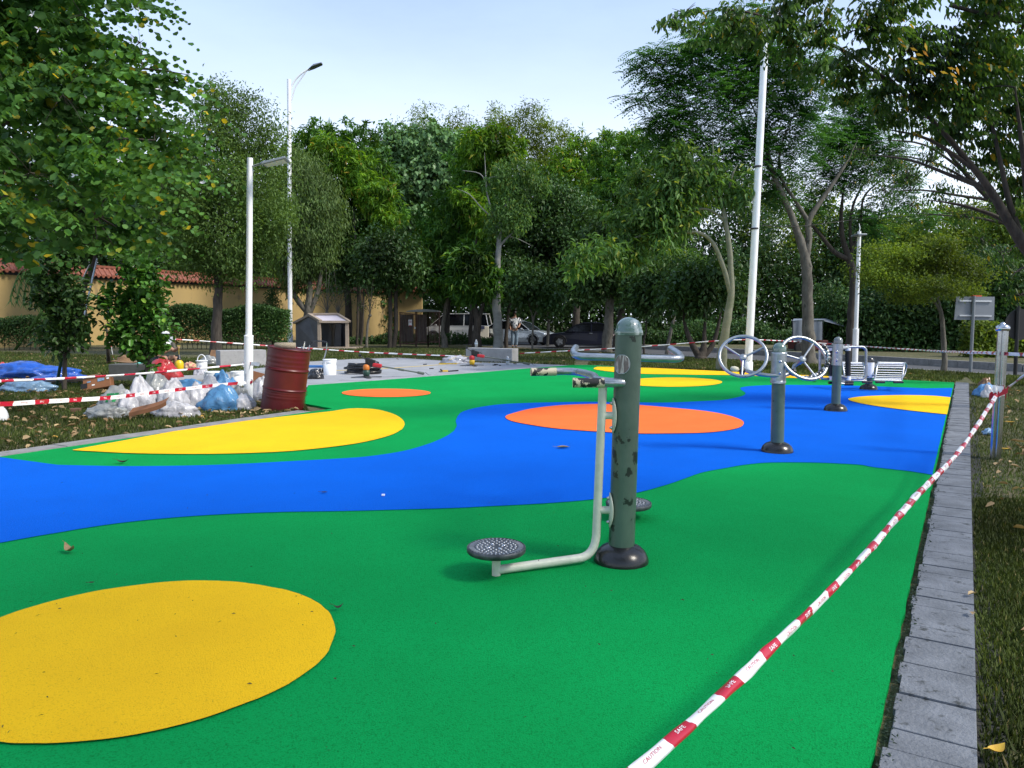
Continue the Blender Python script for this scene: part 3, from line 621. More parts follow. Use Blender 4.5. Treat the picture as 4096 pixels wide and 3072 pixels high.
b = MB(); b.tube([P(3340, 1531, fy - .05), P(3380, 1536, fy - .05)], .014, 8); b.box(P(3365, 1526, fy), (.08, .05, .06)); b.build('bracket', M_GALV, eq3); b = MB(); b.tube([P(3352, 1395, Y3), P(3392, 1392, fy)], .02, 8); b.build('bracket', M_GALV, eq3); b = MB(); b.tube([P(3350, 1500, Y3), P(3392, 1512, fy)], .02, 8); b.build('bracket', M_GALV, eq3)
# ------------------------------------------------------------------ 4. leg press with two slatted seats
c4 = G(3474, 1558, Z0); Y4 = c4.y; t4 = P(3481, 1448, Y4)
eq4 = thing('leg_press', 'low post with two slatted metal seats back to back, farthest machine near the lawn', 'exercise machine', (c4.x, c4.y, Z0))
a4 = (t4 - c4).normalized()
b = MB(); b.tube([c4 + a4 * .04, c4.lerp(t4, .6)], .062, 20); b.build('post', M_POST2, eq4)
dome_base(eq4, c4, .155, .10, M_BLACKR)
b = MB(); b.tube([P(3478, 1510, Y4), P(3481, 1450, Y4)], .071, 20); b.build('sleeve', M_WHITE, eq4)
b = MB(); b.lathe([(.06, 0), (.06, .03)] + [(.06 * math.cos(a), .03 + .06 * math.sin(a)) for a in [k * math.pi / 16 for k in range(1, 8)]] + [(.0001, .09)], t4, 20, a4); b.build('dome_cap', mat('dark dome cap'[:0] + 'black dome cap', (.02, .02, .022), .2, coat=.6), eq4)
M_SLATW = mat('pale slat metal', (.62, .65, .68), .35, .3)
def seat(x0, x1, sgn, label):
    # side profile in depth: curved back at the far side, sloped seat towards the viewer
    prof = [(1452, .32), (1449, .22), (1452, .12), (1465, .03), (1485, -.04), (1503, -.12), (1516, -.22), (1521, -.30)]
    pr = cr_spline([(float(a), d) for a, d in prof], 4, False)
    yb = Y4 - .05
    skew = lambda i: 1 - i / len(pr)
    L_, R_ = [], []
    for i, (py, d) in enumerate(pr):
        sh = -18 * sgn * (i / len(pr)) ; L_.append(P(x0 + sh * 1.3 + 10, py, yb + d)); R_.append(P(x1 + sh * 1.0, py + 2, yb + d))
    b = MB(); b.tube(L_, .016, 8); b.tube(R_, .016, 8); b.tube([L_[-1], R_[-1]], .016, 8); b.tube([L_[0], R_[0]], .016, 8)
    fr = b.build('seat_frame', M_GALV, eq4)
    for i in range(1, len(pr) - 1, 2):
        b = MB(); b.tube([L_[i], R_[i]], .0095, 6); b.build('slat', M_SLATW, fr)
    # armrest loop at the outer side
    O = R_ if sgn > 0 else L_; o0 = O[2]; o1 = O[-8]; out = Vector((.07 * sgn, .12, 0))
    b = MB(); b.tube([o0, o0 + out * .6, o0 + out + Vector((.03 * sgn, 0, -.06)), o0 + out + Vector((0, 0, -.2)), o1 + out * .8 + Vector((0, 0, -.02)), o1], .014, 8); b.build('armrest', M_GALV, fr)
    pg = MB(); q = L_[-1].lerp(R_[-1], .5) + Vector((0, 0, -.03)); pg.tube([q + Vector((-.22, -.02, 0)), q + Vector((-.06, -.02, 0))], .02, 8); pg.build('foot_peg', M_BLACKR, eq4); pg = MB(); pg.tube([q + Vector((.10, -.02, 0)), q + Vector((.27, -.02, 0))], .02, 8); pg.build('foot_peg', M_BLACKR, eq4)
    cc = L_[8].lerp(R_[8], .5); pc = P(3480, 1480, Y4)
    b = MB(); b.tube([pc, (L_ if sgn > 0 else R_)[10]], .02, 8); b.tube([pc + Vector((0, 0, -.12)), (L_ if sgn > 0 else R_)[18] + Vector((0, 0, -.02))], .018, 8); b.build('support_arm', M_GALV, eq4)
seat(3508, 3622, 1, '')
seat(3352, 3448, -1, '')
# ------------------------------------------------------------------ white lamp posts
def lamp_post(name, label, bpx, tpx, r, sleeve_h, group=None):
    c = G(*bpx); t = P(tpx[0], tpx[1], c.y); o = thing(name, label, 'lamp post', (c.x, c.y, 0), group)
    d = (t - c).normalized(); b = MB(); b.tube([c, t], [r, r * .85], 20); b.build('pole', M_WHITE, o)
    if sleeve_h: b = MB(); b.tube([c, c + d * sleeve_h], r * 1.35, 20); b.lathe([(r * 1.4, 0), (r * 1.4, .02), (r, .025)], c + d * sleeve_h, 20, d); b.build('sleeve', M_WHITE, o)
    return o, c, t
lp, lc, lt = lamp_post('garden_lamp', 'short white lamp post with flat lamp head and tied tape beside red drum', (993, 1622), (1000, 632), .048, 1.02)
M_LED = mat('lamp diffuser', (.75, .78, .78), .3)
hy = lt.y
q0, q1, q2, q3 = P(1012, 668, hy), P(1042, 655, hy - .05), P(1060, 650, hy - .1), P(1155, 645, hy - .3)
b = MB(); b.tube([q0 - Vector((.03, 0, 0)), q1, q2], [.016, .016, .03], 8)
b.build('bracket', M_GALV, lp)
A, B_, C_, D_ = P(1045, 657, hy - .28), P(1140, 633, hy - .22), P(1160, 652, hy + .22), P(1066, 670, hy + .15)
b = MB(); b.prism([A, B_, C_, D_], (0, 0, .035)); hd = b.build('lamp_head', mat('grey lamp head', (.25, .28, .3), .4, .5), lp, smooth=False, bevel=.008)
m_ = (A + B_ + C_ + D_) / 4; b = MB(); b.poly([v.lerp(m_, .16) - Vector((0, 0, .003)) for v in (A, B_, C_, D_)]); b.build('diffuser', M_LED, hd)
b = MB(); b.box(lc + Vector((.0, -.062, .42)), (.006, .004, .12)); b.build('hatch_seam', M_DARKM, lp)
# tall street lamp (far left) with two curved-arm head
sl_, sc, stp = lamp_post('street_lamp', 'tall slim white street lamp with grey arched head against the sky, left', (1161, 1386), (1156, 318), .11, 0)
b = MB(); b.lathe([(.14, 0), (.14, .6), (.12, .62)], sc, 16); b.box(sc + Vector((0, -.145, 1.0)), (.1, .03, .5)); b.build('base_hatch', M_WHITE, sl_)
Ys = sc.y
arm_pts = [P(1157, 390, Ys), P(1165, 350, Ys), P(1185, 315, Ys), P(1215, 288, Ys), P(1240, 276, Ys)]
b = MB(); b.tube([Vector(p) for p in cr_spline([tuple(v) for v in arm_pts], 4, False)], .045, 8); b.tube([P(1157, 430, Ys), P(1180, 350, Ys), P(1225, 284, Ys)], .03, 6); b.build('arm', M_WHITE, sl_)
b = MB(); p0, p1 = P(1232, 280, Ys), P(1286, 262, Ys); d = (p1 - p0); 
b.add([p0 + Vector((0, -.1, -.02)), p0 + Vector((0, .1, -.02)), p0 + d * .35 + Vector((0, .22, .03)), p1 + Vector((0, .18, .06)), p1 + Vector((.06, 0, .07)), p1 + Vector((0, -.18, .06)), p0 + d * .35 + Vector((0, -.22, .03)),
       p0 + Vector((0, 0, .05)), p0 + d * .4 + Vector((0, 0, .2)), p1 + Vector((0, 0, .16))],
      [(0, 1, 2, 3, 4, 5, 6), (0, 7, 1), (1, 7, 8, 2), (2, 8, 9, 3), (3, 9, 4), (4, 9, 5), (5, 9, 8, 6), (6, 8, 7, 0)], True)
b.build('lamp_head', mat('lamp head grey', (.10, .11, .12), .4), sl_, smooth=False)
# big white pole at the right, and the shorter one behind
bp, bc, bt = lamp_post('light_mast', 'tall thick white light mast rising into the right-hand tree crowns behind the hand wheels', (2991, 1487), (3058, 215), .098, 0)
b = MB(); b.box(bc + Vector((.0, -.10, .45)), (.07, .03, .30)); b.lathe([(.12, 0), (.12, .25), (.10, .26)], bc, 20); b.build('base_hatch', M_WHITE, bp)
Yb = bc.y
b = MB()
for py in (915, 667): q = P(3018 if py > 800 else 3030, py, Yb); b.lathe([(.105, -.02), (.105, .02)], q, 16)
b.build('cable_tie', M_BLACKM, bp)
b = MB(); b.tube([bt, P(3070, 100, Yb), P(3100, 60, Yb), P(3160, 40, Yb)], .05, 8); b.box(P(3060, 108, Yb), (.35, .2, .07)); b.build('lamp_head', M_WHITE, bp)
gp, gc, gt = lamp_post('garden_lamp', 'short white lamp post seen end-on behind the leg press, cable spike on top', (3419, 1458), (3437, 926), .062, 1.05)
b = MB(); b.box(P(3435, 941, gc.y - .2), (.26, .5, .05)); b.build('lamp_head', mat('grey lamp head', (.25, .28, .3)), gp, smooth=False, bevel=.015)
b = MB(); b.tube([gt, P(3440, 912, gc.y), P(3436, 895, gc.y)], .012, 6); b.build('cable_stub', M_WHITE, gp)
b = MB(); b.tube([Vector(p) for p in cr_spline([tuple(P(3030, 900, 20)), tuple(P(3200, 905, 22)), tuple(P(3437, 877, 23)), tuple(P(3700, 862, 21)), tuple(P(3960, 832, 17)), tuple(P(4200, 800, 14))], 5, False)], .009, 5)
tag(b.build('overhead_cable', M_BLACKM), 'thin black cable sagging between the white mast and the right-hand trees', 'cable')
# ------------------------------------------------------------------ stainless post at the right
c5 = G(3979, 1838); t5 = P(4010, 1316, c5.y); ss = thing('stainless_post', 'stainless steel post of bundled tubes with round cap, tape tied to it', 'post', (c5.x, c5.y, 0))
d5 = (t5 - c5).normalized()
for dx, dy in ((-.028, -.01), (.0, -.03), (.028, -.008), (0, .02)):
    b = MB(); o_ = Vector((dx, dy, 0)); b.tube([c5 + o_, t5 + o_], .021 if dy != .02 else .03, 14); b.build('tube', M_STEEL, ss)
b = MB(); b.lathe([(.045, -.02), (.056, -.012), (.060, .0), (.058, .018), (.045, .034), (.024, .042), (.02, .05), (.012, .06), (.001, .063)], t5, 24, d5); b.build('cap', M_STEEL, ss)
# ------------------------------------------------------------------ barrier tape
def tape(name, label, pts, width, period=.40, red=.17, sub=8, twist=0.0, fold=0.0, flat_at=None, text=True, dirn=1, a0=1.57, tube=False):
    P_ = [Vector(p) for p in cr_spline([tuple(v) for v in pts], sub * 3, False)]
    s = [0.0]
    for i in range(1, len(P_)): s.append(s[-1] + (P_[i] - P_[i - 1]).length)
    Lt = s[-1]
    def at(x):
        x = min(max(x, 0), Lt - 1e-6); lo = 0; hi = len(s) - 1
        while hi - lo > 1:
            m = (lo + hi) // 2
            if s[m] <= x: lo = m
            else: hi = m
        t = (x - s[lo]) / max(1e-9, s[hi] - s[lo]); p = P_[lo].lerp(P_[hi], t); d = (P_[hi] - P_[lo]).normalized(); return p, d
    def ang(x): return a0 + twist * (math.sin(x * 1.7) + .6 * math.sin(x * 3.9 + 1)) * 1.0
    def pos(x, v, lift=0.0):  # v from -1 to 1 across the band
        p, d = at(x); h = Vector((-d.y, d.x, 0)).normalized(); u = d.cross(h).normalized() * (1 if True else 1)
        if u.z < 0: u = -u
        a = ang(x); w = h * math.cos(a) + u * math.sin(a); n = d.cross(w)
        if n.y > 0: n = -n
        f_ = fold * (1 + .5 * math.sin(x * 5)); vv = v
        return p + w * (width / 2 * vv * (1 - .35 * fold)) + n * (lift + f_ * width * .45 * (1 - abs(v)) + .004 * math.sin(x * 23 + v * 2))
    if tube:
        def pos(x, v, lift=0.0):
            p, d = at(x); h = Vector((-d.y, d.x, 0)).normalized(); u = d.cross(h).normalized()
            if u.z < 0: u = -u
            if h.y > 0: h = -h
            tw = a0 + twist * (math.sin(x * 2.3) + .6 * math.sin(x * 5.1 + 1)); ph = tw + v * math.pi
            el = 1 - .36 * abs(math.sin(ph - tw * 2.2)); cr = 1 + .10 * math.sin(ph * 3 + x * 9) + .06 * math.sin(x * 31 + ph * 2)
            return p + (h * math.cos(ph) + u * math.sin(ph)) * (width / 2 * el * cr + lift)
    b = MB(); edges = []; x = 0
    while x < Lt:
        edges += [(x, 0), (x + red, 1)]; x += period
    lat = [-1 + 2 * q / 12 for q in range(13)] if tube else [-1, -.5, 0, .5, 1]; shear = width * (.32 if tube else .16); nl = len(lat)
    for i, (xa, mi) in enumerate(edges):
        x0 = xa; x1 = edges[i + 1][0] if i + 1 < len(edges) else Lt
        k = 7 if tube else 5
        b.mi = 1 if mi == 0 else 0; vs = []
        for j in range(k + 1):
            xx = x0 + (x1 - x0) * j / k
            for v in lat: vs.append(pos(min(xx + shear * (math.cos(v * math.pi) if tube else v), Lt - .0005), v))
        fs = [(j * nl + q, j * nl + q + 1, j * nl + nl + q + 1, j * nl + nl + q) for j in range(k) for q in range(nl - 1)]
        b.add(vs, fs)
    o = thing(name, label, 'barrier tape', tuple(pts[0])); b.build('band', [M_TW, M_TR], o)
    if text:
        wt, rt = MB(), MB(); x = 0
        while x < Lt - period:
            for s_, mid, bb_, sz in (('SAFE', x + red / 2, wt, .5), ('CAUTION', x + red + (period - red) / 2, rt, .42)):
                if mid + .12 < Lt:
                    text_map(bb_, s_, width * sz * 1.25, lambda tx, ty, mid=mid: pos(mid + dirn * tx, min(1, max(-1, ty / (math.pi * width / 2) if tube else ty * 2 / width)), .0010))
            x += period
        wt.build('white_lettering', M_TW, o, smooth=False)['kind'] = 'stuff'; rt.build('red_lettering', M_TR, o, smooth=False)['kind'] = 'stuff'
    return o
tie = P(3988, 1577, c5.y - .05)
near_pts = [tie, P(3848, 1790, 5.2), P(3650, 2000, 3.9), P(3400, 2283, 2.85), P(2900, 2770, 1.95), P(2660, 2985, 1.68), P(2400, 3210, 1.45)]
tape('barrier_tape', 'red and white caution tape running from stainless post diagonally down to the bottom edge', near_pts, .037, period=.30, red=.125, twist=.5, dirn=-1, a0=.75, tube=True)
T1 = [P(430, 1336, 20.5), P(560, 1347, 21), P(700, 1357, 22), P(1160, 1389, 24), P(1500, 1411, 24.5), P(1862, 1426, 23.6)]
tape('barrier_tape', 'long red and white tape running behind the lamp posts to the stone bench', T1, 0.056, period=.5, red=.18, twist=.25, text=False, tube=True)
T1b = [P(2079, 1414, 23.5), P(2468, 1393, 22), P(2562, 1387, 21.5), P(2905, 1361, 20.2)]
tape('barrier_tape', 'taut red and white tape between the stone bench and the olive-green trunk', T1b, 0.044, period=.55, red=.18, twist=.3, text=False, tube=True)
T1c = [P(2905, 1361, 20.2), P(3040, 1360, 20.5), P(3222, 1369, 22.8), P(3390, 1381, 22), P(3699, 1402, 15), P(3992, 1413, 7.0)]
tape('barrier_tape', 'red and white tape crossing behind the exercise machines to the stainless post', T1c, 0.044, period=.42, red=.15, twist=.3, text=False, tube=True)
tape('barrier_tape', 'short tape end running off the right edge from the top of the stainless post', [P(4018, 1415, 6.7), P(4096, 1418, 6.2), P(4300, 1425, 5.0)], .03, period=.4, red=.1, text=False)
T2 = [P(-300, 1541, 6.2), P(0, 1524, 7.2), P(280, 1512, 8.3), P(600, 1492, 9.6), P(990, 1456, 10.93)]
tape('barrier_tape', 'upper rolled red and white tape crossing above the bags to the lamp post', T2, .036, period=.50, red=.19, twist=.3, dirn=1, tube=True)
T3 = [P(-300, 1632, 5.6), P(0, 1617, 6.6), P(200, 1605, 7.3), P(447, 1590, 8.3), P(640, 1567, 9.3), P(864, 1541, 10.3), P(1000, 1529, 10.93)]
tape('barrier_tape', 'lower flat CAUTION tape crossing in front of the white bags', T3, .043, period=.50, red=.2, twist=.05, dirn=-1, a0=1.5)
tape('barrier_tape', 'loose tape dangling from the thin stake down to the grass by the brown hat', [P(428, 1335, 20.4), P(433, 1352, 20.3), P(446, 1390, 20), P(452, 1425, 19.8), P(462, 1455, 19.6)], .07, period=.45, red=.15, twist=.6, text=False)
tape('barrier_tape', 'twisted dirty tape from the stainless post off the right edge at knee height', [P(4030, 1552, 6.7), P(4060, 1530, 6.5), P(4096, 1502, 6.2), P(4200, 1440, 5.6)], .022, period=.3, red=.06, twist=1.5, text=False, tube=True)
# knots
def knot(q, r, label, seed):
    rr = random.Random(seed); b = MB(); b.mi = 1
    for k in range(5):
        b.mi = rr.choice([0, 1]); pts = [q + Vector((rr.uniform(-r, r) * 1.2, rr.uniform(-r, r) * .6 - r * .3, rr.uniform(-r, r))) for _ in range(4)]
        pts = [Vector(p) for p in cr_spline([tuple(p) for p in pts], 4, False)]
        w = r * .45
        for i in range(len(pts) - 1):
            b.add([pts[i] + Vector((0, 0, w)), pts[i] - Vector((0, 0, w)), pts[i + 1] - Vector((0, 0, w)), pts[i + 1] + Vector((0, 0, w))], [(0, 1, 2, 3)])
    o = b.build('tape_knot', [M_TW, M_TR]); return tag(o, label, 'tape knot')
knot(P(3990, 1573, c5.y - .08), .055, 'pink-red knot of barrier tape tied round the stainless post', 3)
knot(P(985, 1454, 10.9), .05, 'upper knot of tape with loose tail on the short lamp post', 5)
knot(P(1000, 1527, 10.9), .045, 'lower knot of tape on the sleeve of the short lamp post', 8)
tape('barrier_tape', 'loose white tail of tape sticking out right of the short lamp post', [P(1000, 1455, 10.87), P(1020, 1456, 10.8), P(1038, 1457, 10.75)], .055, period=.5, red=.02, text=False)
# ------------------------------------------------------------------ trees
BARK_D = mat('dark bark', (.030, .024, .019), .9, col2=(.065, .054, .043), scale=6, bump=.6, bscale=14, stretch=(3, 3, .6))
BARK_G = mat('grey bark', (.155, .145, .12), .85, col2=(.075, .068, .056), scale=5, bump=.5, bscale=16, stretch=(2, 2, .8), col3=(.04, .04, .03), scale3=4, ramp3=(.62, .68))
BARK_S = mat('silver bark', (.25, .255, .235), .7, col2=(.17, .175, .16), scale=3, bump=.3, bscale=10, stretch=(1, 1, 2.5), col3=(.06, .06, .05), scale3=2.5, ramp3=(.66, .72))
BARK_O = mat('olive bark', (.14, .16, .10), .75, col2=(.20, .20, .15), scale=4, bump=.3, bscale=12, stretch=(1, 1, 2))
L_BAU = leafmat('bauhinia leaf', (.035, .095, .026), (.105, .235, .055), (.50, .38, .03), trans=.35, tscale=1.3, tone=.6)
L_MANGO = leafmat('mango leaf', (0.035, 0.108, 0.020), (0.100, 0.230, 0.032), (.24, .32, .03), trans=.3, tscale=.35, tone=.75, rough=.45)
L_MANGO2 = leafmat('bright mango leaf', (0.054, 0.146, 0.016), (0.171, 0.321, 0.033), (.34, .28, .05), trans=.35, tscale=.4, tone=.5)
L_BROAD = leafmat('grey green broad leaf', (0.060, 0.130, 0.045), (0.132, 0.246, 0.097), None, trans=.2, tscale=.4, tone=.4, rough=.35)
L_FINE = leafmat('fine olive leaf', (0.062, 0.123, 0.032), (0.134, 0.223, 0.056), None, trans=.35, tscale=.5, tone=.35)
L_WILL = leafmat('soft grey green leaf', (0.070, 0.129, 0.039), (0.151, 0.233, 0.077), None, trans=.35, tscale=.5, tone=.3)
L_YEL = leafmat('yellow green leaf', (.06, .11, .018), (.19, .27, .04), None, trans=.4, tscale=.5, tone=.55)
L_DARK = leafmat('dark leaf', (0.026, 0.065, 0.019), (0.061, 0.125, 0.032), None, trans=.2, tscale=.3, tone=.55, rough=.4)
L_FROND = leafmat('feather leaf', (0.042, 0.143, 0.043), (0.090, 0.233, 0.065), None, trans=.3, tscale=.5, tone=.4)
L_KAP = leafmat('kapok leaf', (0.055, 0.131, 0.035), (0.122, 0.227, 0.060), (.30, .34, .06), trans=.35, tscale=.5, tone=.35)
L_RIGHT = leafmat('olive drooping leaf', (.030, .075, .020), (.075, .15, .032), (.34, .24, .02), trans=.4, tscale=1.2, tone=.55, rough=.4)
L_GLOSS = leafmat('glossy shrub leaf', (0.033, 0.101, 0.020), (0.088, 0.214, 0.035), (.20, .34, .05), trans=.22, tscale=2.5, tone=.35, rough=.25)
L_SUCK = leafmat('rusty young leaf', (.10, .04, .02), (.05, .09, .02), None, trans=.3)
PXM = lambda r, Y: r * Y / F_PX
def clump_centres(blobs, n, rng, surf=.22, lump=.28):
    B = np.array([b[:3] for b in blobs]); Rr = np.array([b[3] for b in blobs]); Sq = np.array([b[4] if len(b) > 4 else 1.0 for b in blobs])
    w = Rr ** 2; w = w / w.sum(); k = rng.choice(len(B), int(n * 1.6), p=w)
    d = nrmz(rng.normal(size=(len(k), 3))); rad = rng.random(len(k)) ** surf
    lum = 1 + lump * np.sin(d[:, 0] * 5 + k * 1.7) * np.cos(d[:, 2] * 4 + k) + rng.normal(0, .06, len(k))
    off = d * (rad * lum * Rr[k])[:, None]; off[:, 2] *= Sq[k]
    C = B[k] + off; keep = np.ones(len(k), bool)
    for j in range(len(B)):
        q = C - B[j]; q[:, 2] /= Sq[j]
        inn = (np.linalg.norm(q, axis=1) < Rr[j] * .62) & (k != j) & (rng.random(len(k)) < .85); keep &= ~inn
    C, k, d = C[keep][:n], k[keep][:n], d[keep][:n]
    keep = C[:, 2] > .15
    return C[keep], k[keep], d[keep]
def foliage(C, out, spec, rng):
    ty = spec['t']; L0, W0 = spec['L'], spec['W']; per = spec['n']; m = len(C); sh = spec.get('shape', 'kite'); up = np.array([0, 0, 1.0])
    if ty in ('whorl', 'fine'):
        base = np.repeat(C, per, 0); o = np.repeat(out, per, 0); N_ = len(base)
        if ty == 'whorl': base = base + rng.normal(0, spec.get('r', .06), (N_, 3)); D = nrmz(o * .45 + rng.normal(0, .75, (N_, 3)) + up * (-spec.get('droop', .5)))
        else: base = base + rng.normal(0, spec.get('r', .3), (N_, 3)) * np.array([1, 1, .8]); D = nrmz(o * .3 + rng.normal(0, .6, (N_, 3)) + up * (-spec.get('droop', .5)))
        Nn = nrmz(up * 1.0 + o * .3 + rng.normal(0, .45, (N_, 3)))
        Ln = L0 * (.7 + .6 * rng.random(N_)); return leaf_arrays(base, D, Nn, Ln, Ln * W0, sh, .18, .2)
    if ty == 'frond':
        k = per; base = np.repeat(C, k, 0); o = np.repeat(out, k, 0); N_ = len(base); a = rng.random(N_) * 6.283
        D = nrmz(np.column_stack([np.cos(a), np.sin(a), rng.normal(-.1, .25, N_)]) + o * .35); base = base + rng.normal(0, .12, (N_, 3))
        Sd = nrmz(np.cross(D, up)); FL = spec['F'] * (.7 + .5 * rng.random(N_)); q = spec['pairs']; outs = []
        Pb, Db = [], []
        for j in range(q):
            t = (j + .6) / q; p = base + D * (FL * t)[:, None] - up * (FL * t * t * .25)[:, None]
            for s_ in (-1, 1): Pb.append(p); Db.append(nrmz(Sd * s_ + D * .45 - up * .08))
        Pb, Db = np.concatenate(Pb), np.concatenate(Db)
        Ln = np.tile(np.concatenate([np.full(N_ * 2, L0 * (1 - .5 * abs((j + .5) / q - .45))) for j in range(q)]), 1)
        return leaf_arrays(Pb, Db, np.tile(up, (len(Pb), 1)) + rng.normal(0, .15, (len(Pb), 3)), Ln, Ln * W0, 'kite', .05, .1)
    if ty == 'spray':
        # arching shoots with hanging leaves on both sides
        k = per; m = len(C); hd = out.copy(); hd[:, 2] = np.abs(hd[:, 2]) * .25; hd = nrmz(hd + rng.normal(0, .25, (m, 3)) * np.array([1, 1, .4])); SL = spec['F'] * (.6 + .6 * rng.random(m)); Pb, Db, Nb, Lb = [], [], [], []
        sd = nrmz(np.cross(hd, up))
        for j in range(k):
            t = (j + .5) / k; p = C + hd * (SL * (t - .5))[:, None] - up * (SL * .38 * t * t)[:, None]
            s_ = 1 if j % 2 else -1
            d_ = nrmz(sd * s_ * spec.get('side', .75) + hd * .35 - up * spec.get('droop', .75) + rng.normal(0, .22, (m, 3)))
            Pb.append(p); Db.append(d_); Nb.append(nrmz(up * .8 + sd * s_ * .8 + rng.normal(0, .3, (m, 3)))); Lb.append(L0 * (.55 + .5 * rng.random(m)) * (1.15 - .65 * t))
        Pb, Db, Nb, Lb = map(np.concatenate, (Pb, Db, Nb, Lb))
        return leaf_arrays(Pb, Db, Nb, Lb, Lb * W0, sh, spec.get('fold', .2), .12)
def tree(name, label, base, trunk, blobs, n, spec, lm, bark, Y=None, limbs=(), twigs=5, group=None, seed=1, cat='tree', auto=True, lr=.35, leaf_parts=0, surf=.22, limb_from=.4, lump=.28, crown_name='crown', sides=12, world_blobs=()):
    """trunk: [(px,py,radius px)], blobs: [(px,py,radius px, dY, squash)], all at depth Y (from the base when None)"""
    rng = np.random.default_rng(seed); rr = random.Random(seed)
    c = G(*base) if base is not None else Vector((0, 0, 0)); Y = Y if Y is not None else c.y
    if base is None: q = P(trunk[0][0], trunk[0][1], Y); c = Vector((q.x, Y, 0))
    o = thing(name, label, cat, (c.x, c.y, 0), group)
    T = [P(t[0], t[1], Y + (t[3] if len(t) > 3 else 0)) for t in trunk]; Tr = [PXM(t[2] * .78, Y) for t in trunk]
    if base is not None: T = [Vector((c.x, c.y, -.08))] + T; Tr = [Tr[0] * 1.2] + Tr
    elif T[0].z > .05: T = [Vector((T[0].x, T[0].y, -.08))] + T; Tr = [Tr[0] * 1.2] + Tr
    Tr[-1] = min(Tr[-1], PXM(1.5, Y)) if auto else Tr[-1]
    Tq = cr_spline([(*t, r) for t, r in zip(T, Tr)], 4, False)
    b = MB()
    b.tube([Vector(q[:3]) + Vector((rr.uniform(-1, 1), rr.uniform(-1, 1), 0)) * q[3] * .12 for q in Tq], [q[3] * rr.uniform(.93, 1.07) for q in Tq], sides)
    nodes = [(Vector(q[:3]), q[3]) for q in Tq[int(len(Tq) * limb_from):]]
    for lb in limbs:
        pts = cr_spline([(*P(t[0], t[1], Y + (t[3] if len(t) > 3 else 0)), PXM(t[2] * .8, Y)) for t in lb], 4, False)
        np_ = len(pts); b.tube([Vector(q[:3]) for q in pts], [max(.004, q[3] * (1 if i_ < np_ * .7 else 1 - .8 * (i_ - np_ * .7) / (np_ * .3))) for i_, q in enumerate(pts)], 8); nodes += [(Vector(q[:3]), q[3]) for q in pts[len(pts) // 3:]]
    WB = []
    for bl in blobs:
        dY = bl[3] if len(bl) > 3 else 0; sq = bl[4] if len(bl) > 4 else 1.0
        q = P(bl[0], bl[1], Y + dY); WB.append((q.x, q.y, q.z, PXM(bl[2], Y + dY), sq))
    WB += list(world_blobs)
    C, k, d = clump_centres(WB, n, rng, surf, lump)
    order = sorted(range(len(WB)), key=lambda i: min((Vector(WB[i][:3]) - nd[0]).length for nd in nodes)) if nodes else []
    for i in order:
        q = Vector(WB[i][:3]); cand = [nd for nd in nodes if nd[0].z < q.z + .3] or nodes
        p, r0 = min(cand, key=lambda nd: (nd[0] - q).length); r0 = min(r0 * .6, lr * .25); L_ = (q - p).length
        if auto and L_ > .15:
            mid = p.lerp(q, .5) + Vector((rr.uniform(-.12, .12) * L_, rr.uniform(-.12, .12) * L_, rr.uniform(-.02, .14) * L_))
            pts = bez(p, mid, q, 6); rad = [r0 * (1 - .6 * j / 6) for j in range(7)]; b.tube(pts, rad, 6)
            nodes += [(pts[j], rad[j]) for j in (2, 4, 6)]
        idx = np.nonzero(k == i)[0]
        for j in list(idx[:twigs]):
            e = Vector(C[j]); m_ = q.lerp(e, .5) + Vector((rr.uniform(-.1, .1), rr.uniform(-.1, .1), rr.uniform(-.05, .1))) * (e - q).length
            rt = max(.005, r0 * .28); b.tube(bez(q, m_, e, 4), [rt * (1 - .18 * j2) for j2 in range(5)], 4, cap=False)
    b.build('trunk', bark, o)
    ctr = np.array([[w[0], w[1]] for w in WB]).mean(0)
    out = d.copy()
    if spec['t'] == 'spray':
        hv = np.column_stack([C[:, 0] - T[-1].x, C[:, 1] - T[-1].y, np.zeros(len(C))]); out = nrmz(nrmz(hv) + d * .8)
    V, Tn = foliage(C, out, spec, rng)
    kf = 4 if spec.get('shape', 'kite') != 'kite' else 2; kv = 6 if kf == 4 else 4
    if leaf_parts:
        V4 = V.reshape(-1, kv, 3); dist = np.linalg.norm(V4[:, 0] - np.array([0, 0, CAM_H]), axis=1); vis = []
        rel = V4[:, 0] - np.array([0, 0, CAM_H]); fx = rel @ np.array(fwd); sx = rel @ np.array(rgt) / fx * F_PX + CX; sy = CY - rel @ np.array(upv) / fx * F_PX
        ok = (sx > 0) & (sx < 4096) & (sy > 0) & (sy < 3072) & (fx > .5); size = np.where(ok, np.linalg.norm(V4[:, 3] - V4[:, 0], axis=1) / dist, 0)
        sel = np.argsort(-size)[:leaf_parts]; mask = np.ones(len(V4), bool); mask[sel] = False
        base_ = Tn.reshape(-1, kf, 3)[0]
        for i in sel:
            np_mesh('leaf', V4[i], base_, lm, o)
        V = V4[mask].reshape(-1, 3); Tn = (base_[None] + (np.arange(mask.sum()) * kv)[:, None, None]).reshape(-1, 3)
    cr_ = np_mesh(crown_name, V, Tn, lm, o); cr_['kind'] = 'stuff'
    return o
SP_BAU = dict(t='spray', L=.135, W=.95, n=17, F=1.25, shape='round', droop=.7, fold=.10)
SP_MANGO = dict(t='whorl', L=.36, W=.27, n=14, droop=.55, r=.08)
SP_BROAD = dict(t='fine', L=.30, W=.9, n=11, droop=.9, r=.28, shape='kite')
SP_FINE = dict(t='fine', L=.125, W=.42, n=30, droop=.3, r=.22)
SP_WILL = dict(t='fine', L=.20, W=.26, n=30, droop=1.3, r=.24)
SP_BAM = dict(t='fine', L=.27, W=.26, n=18, droop=.3, r=.30)
SP_FROND = dict(t='frond', L=.13, W=.45, n=5, F=.52, pairs=7)
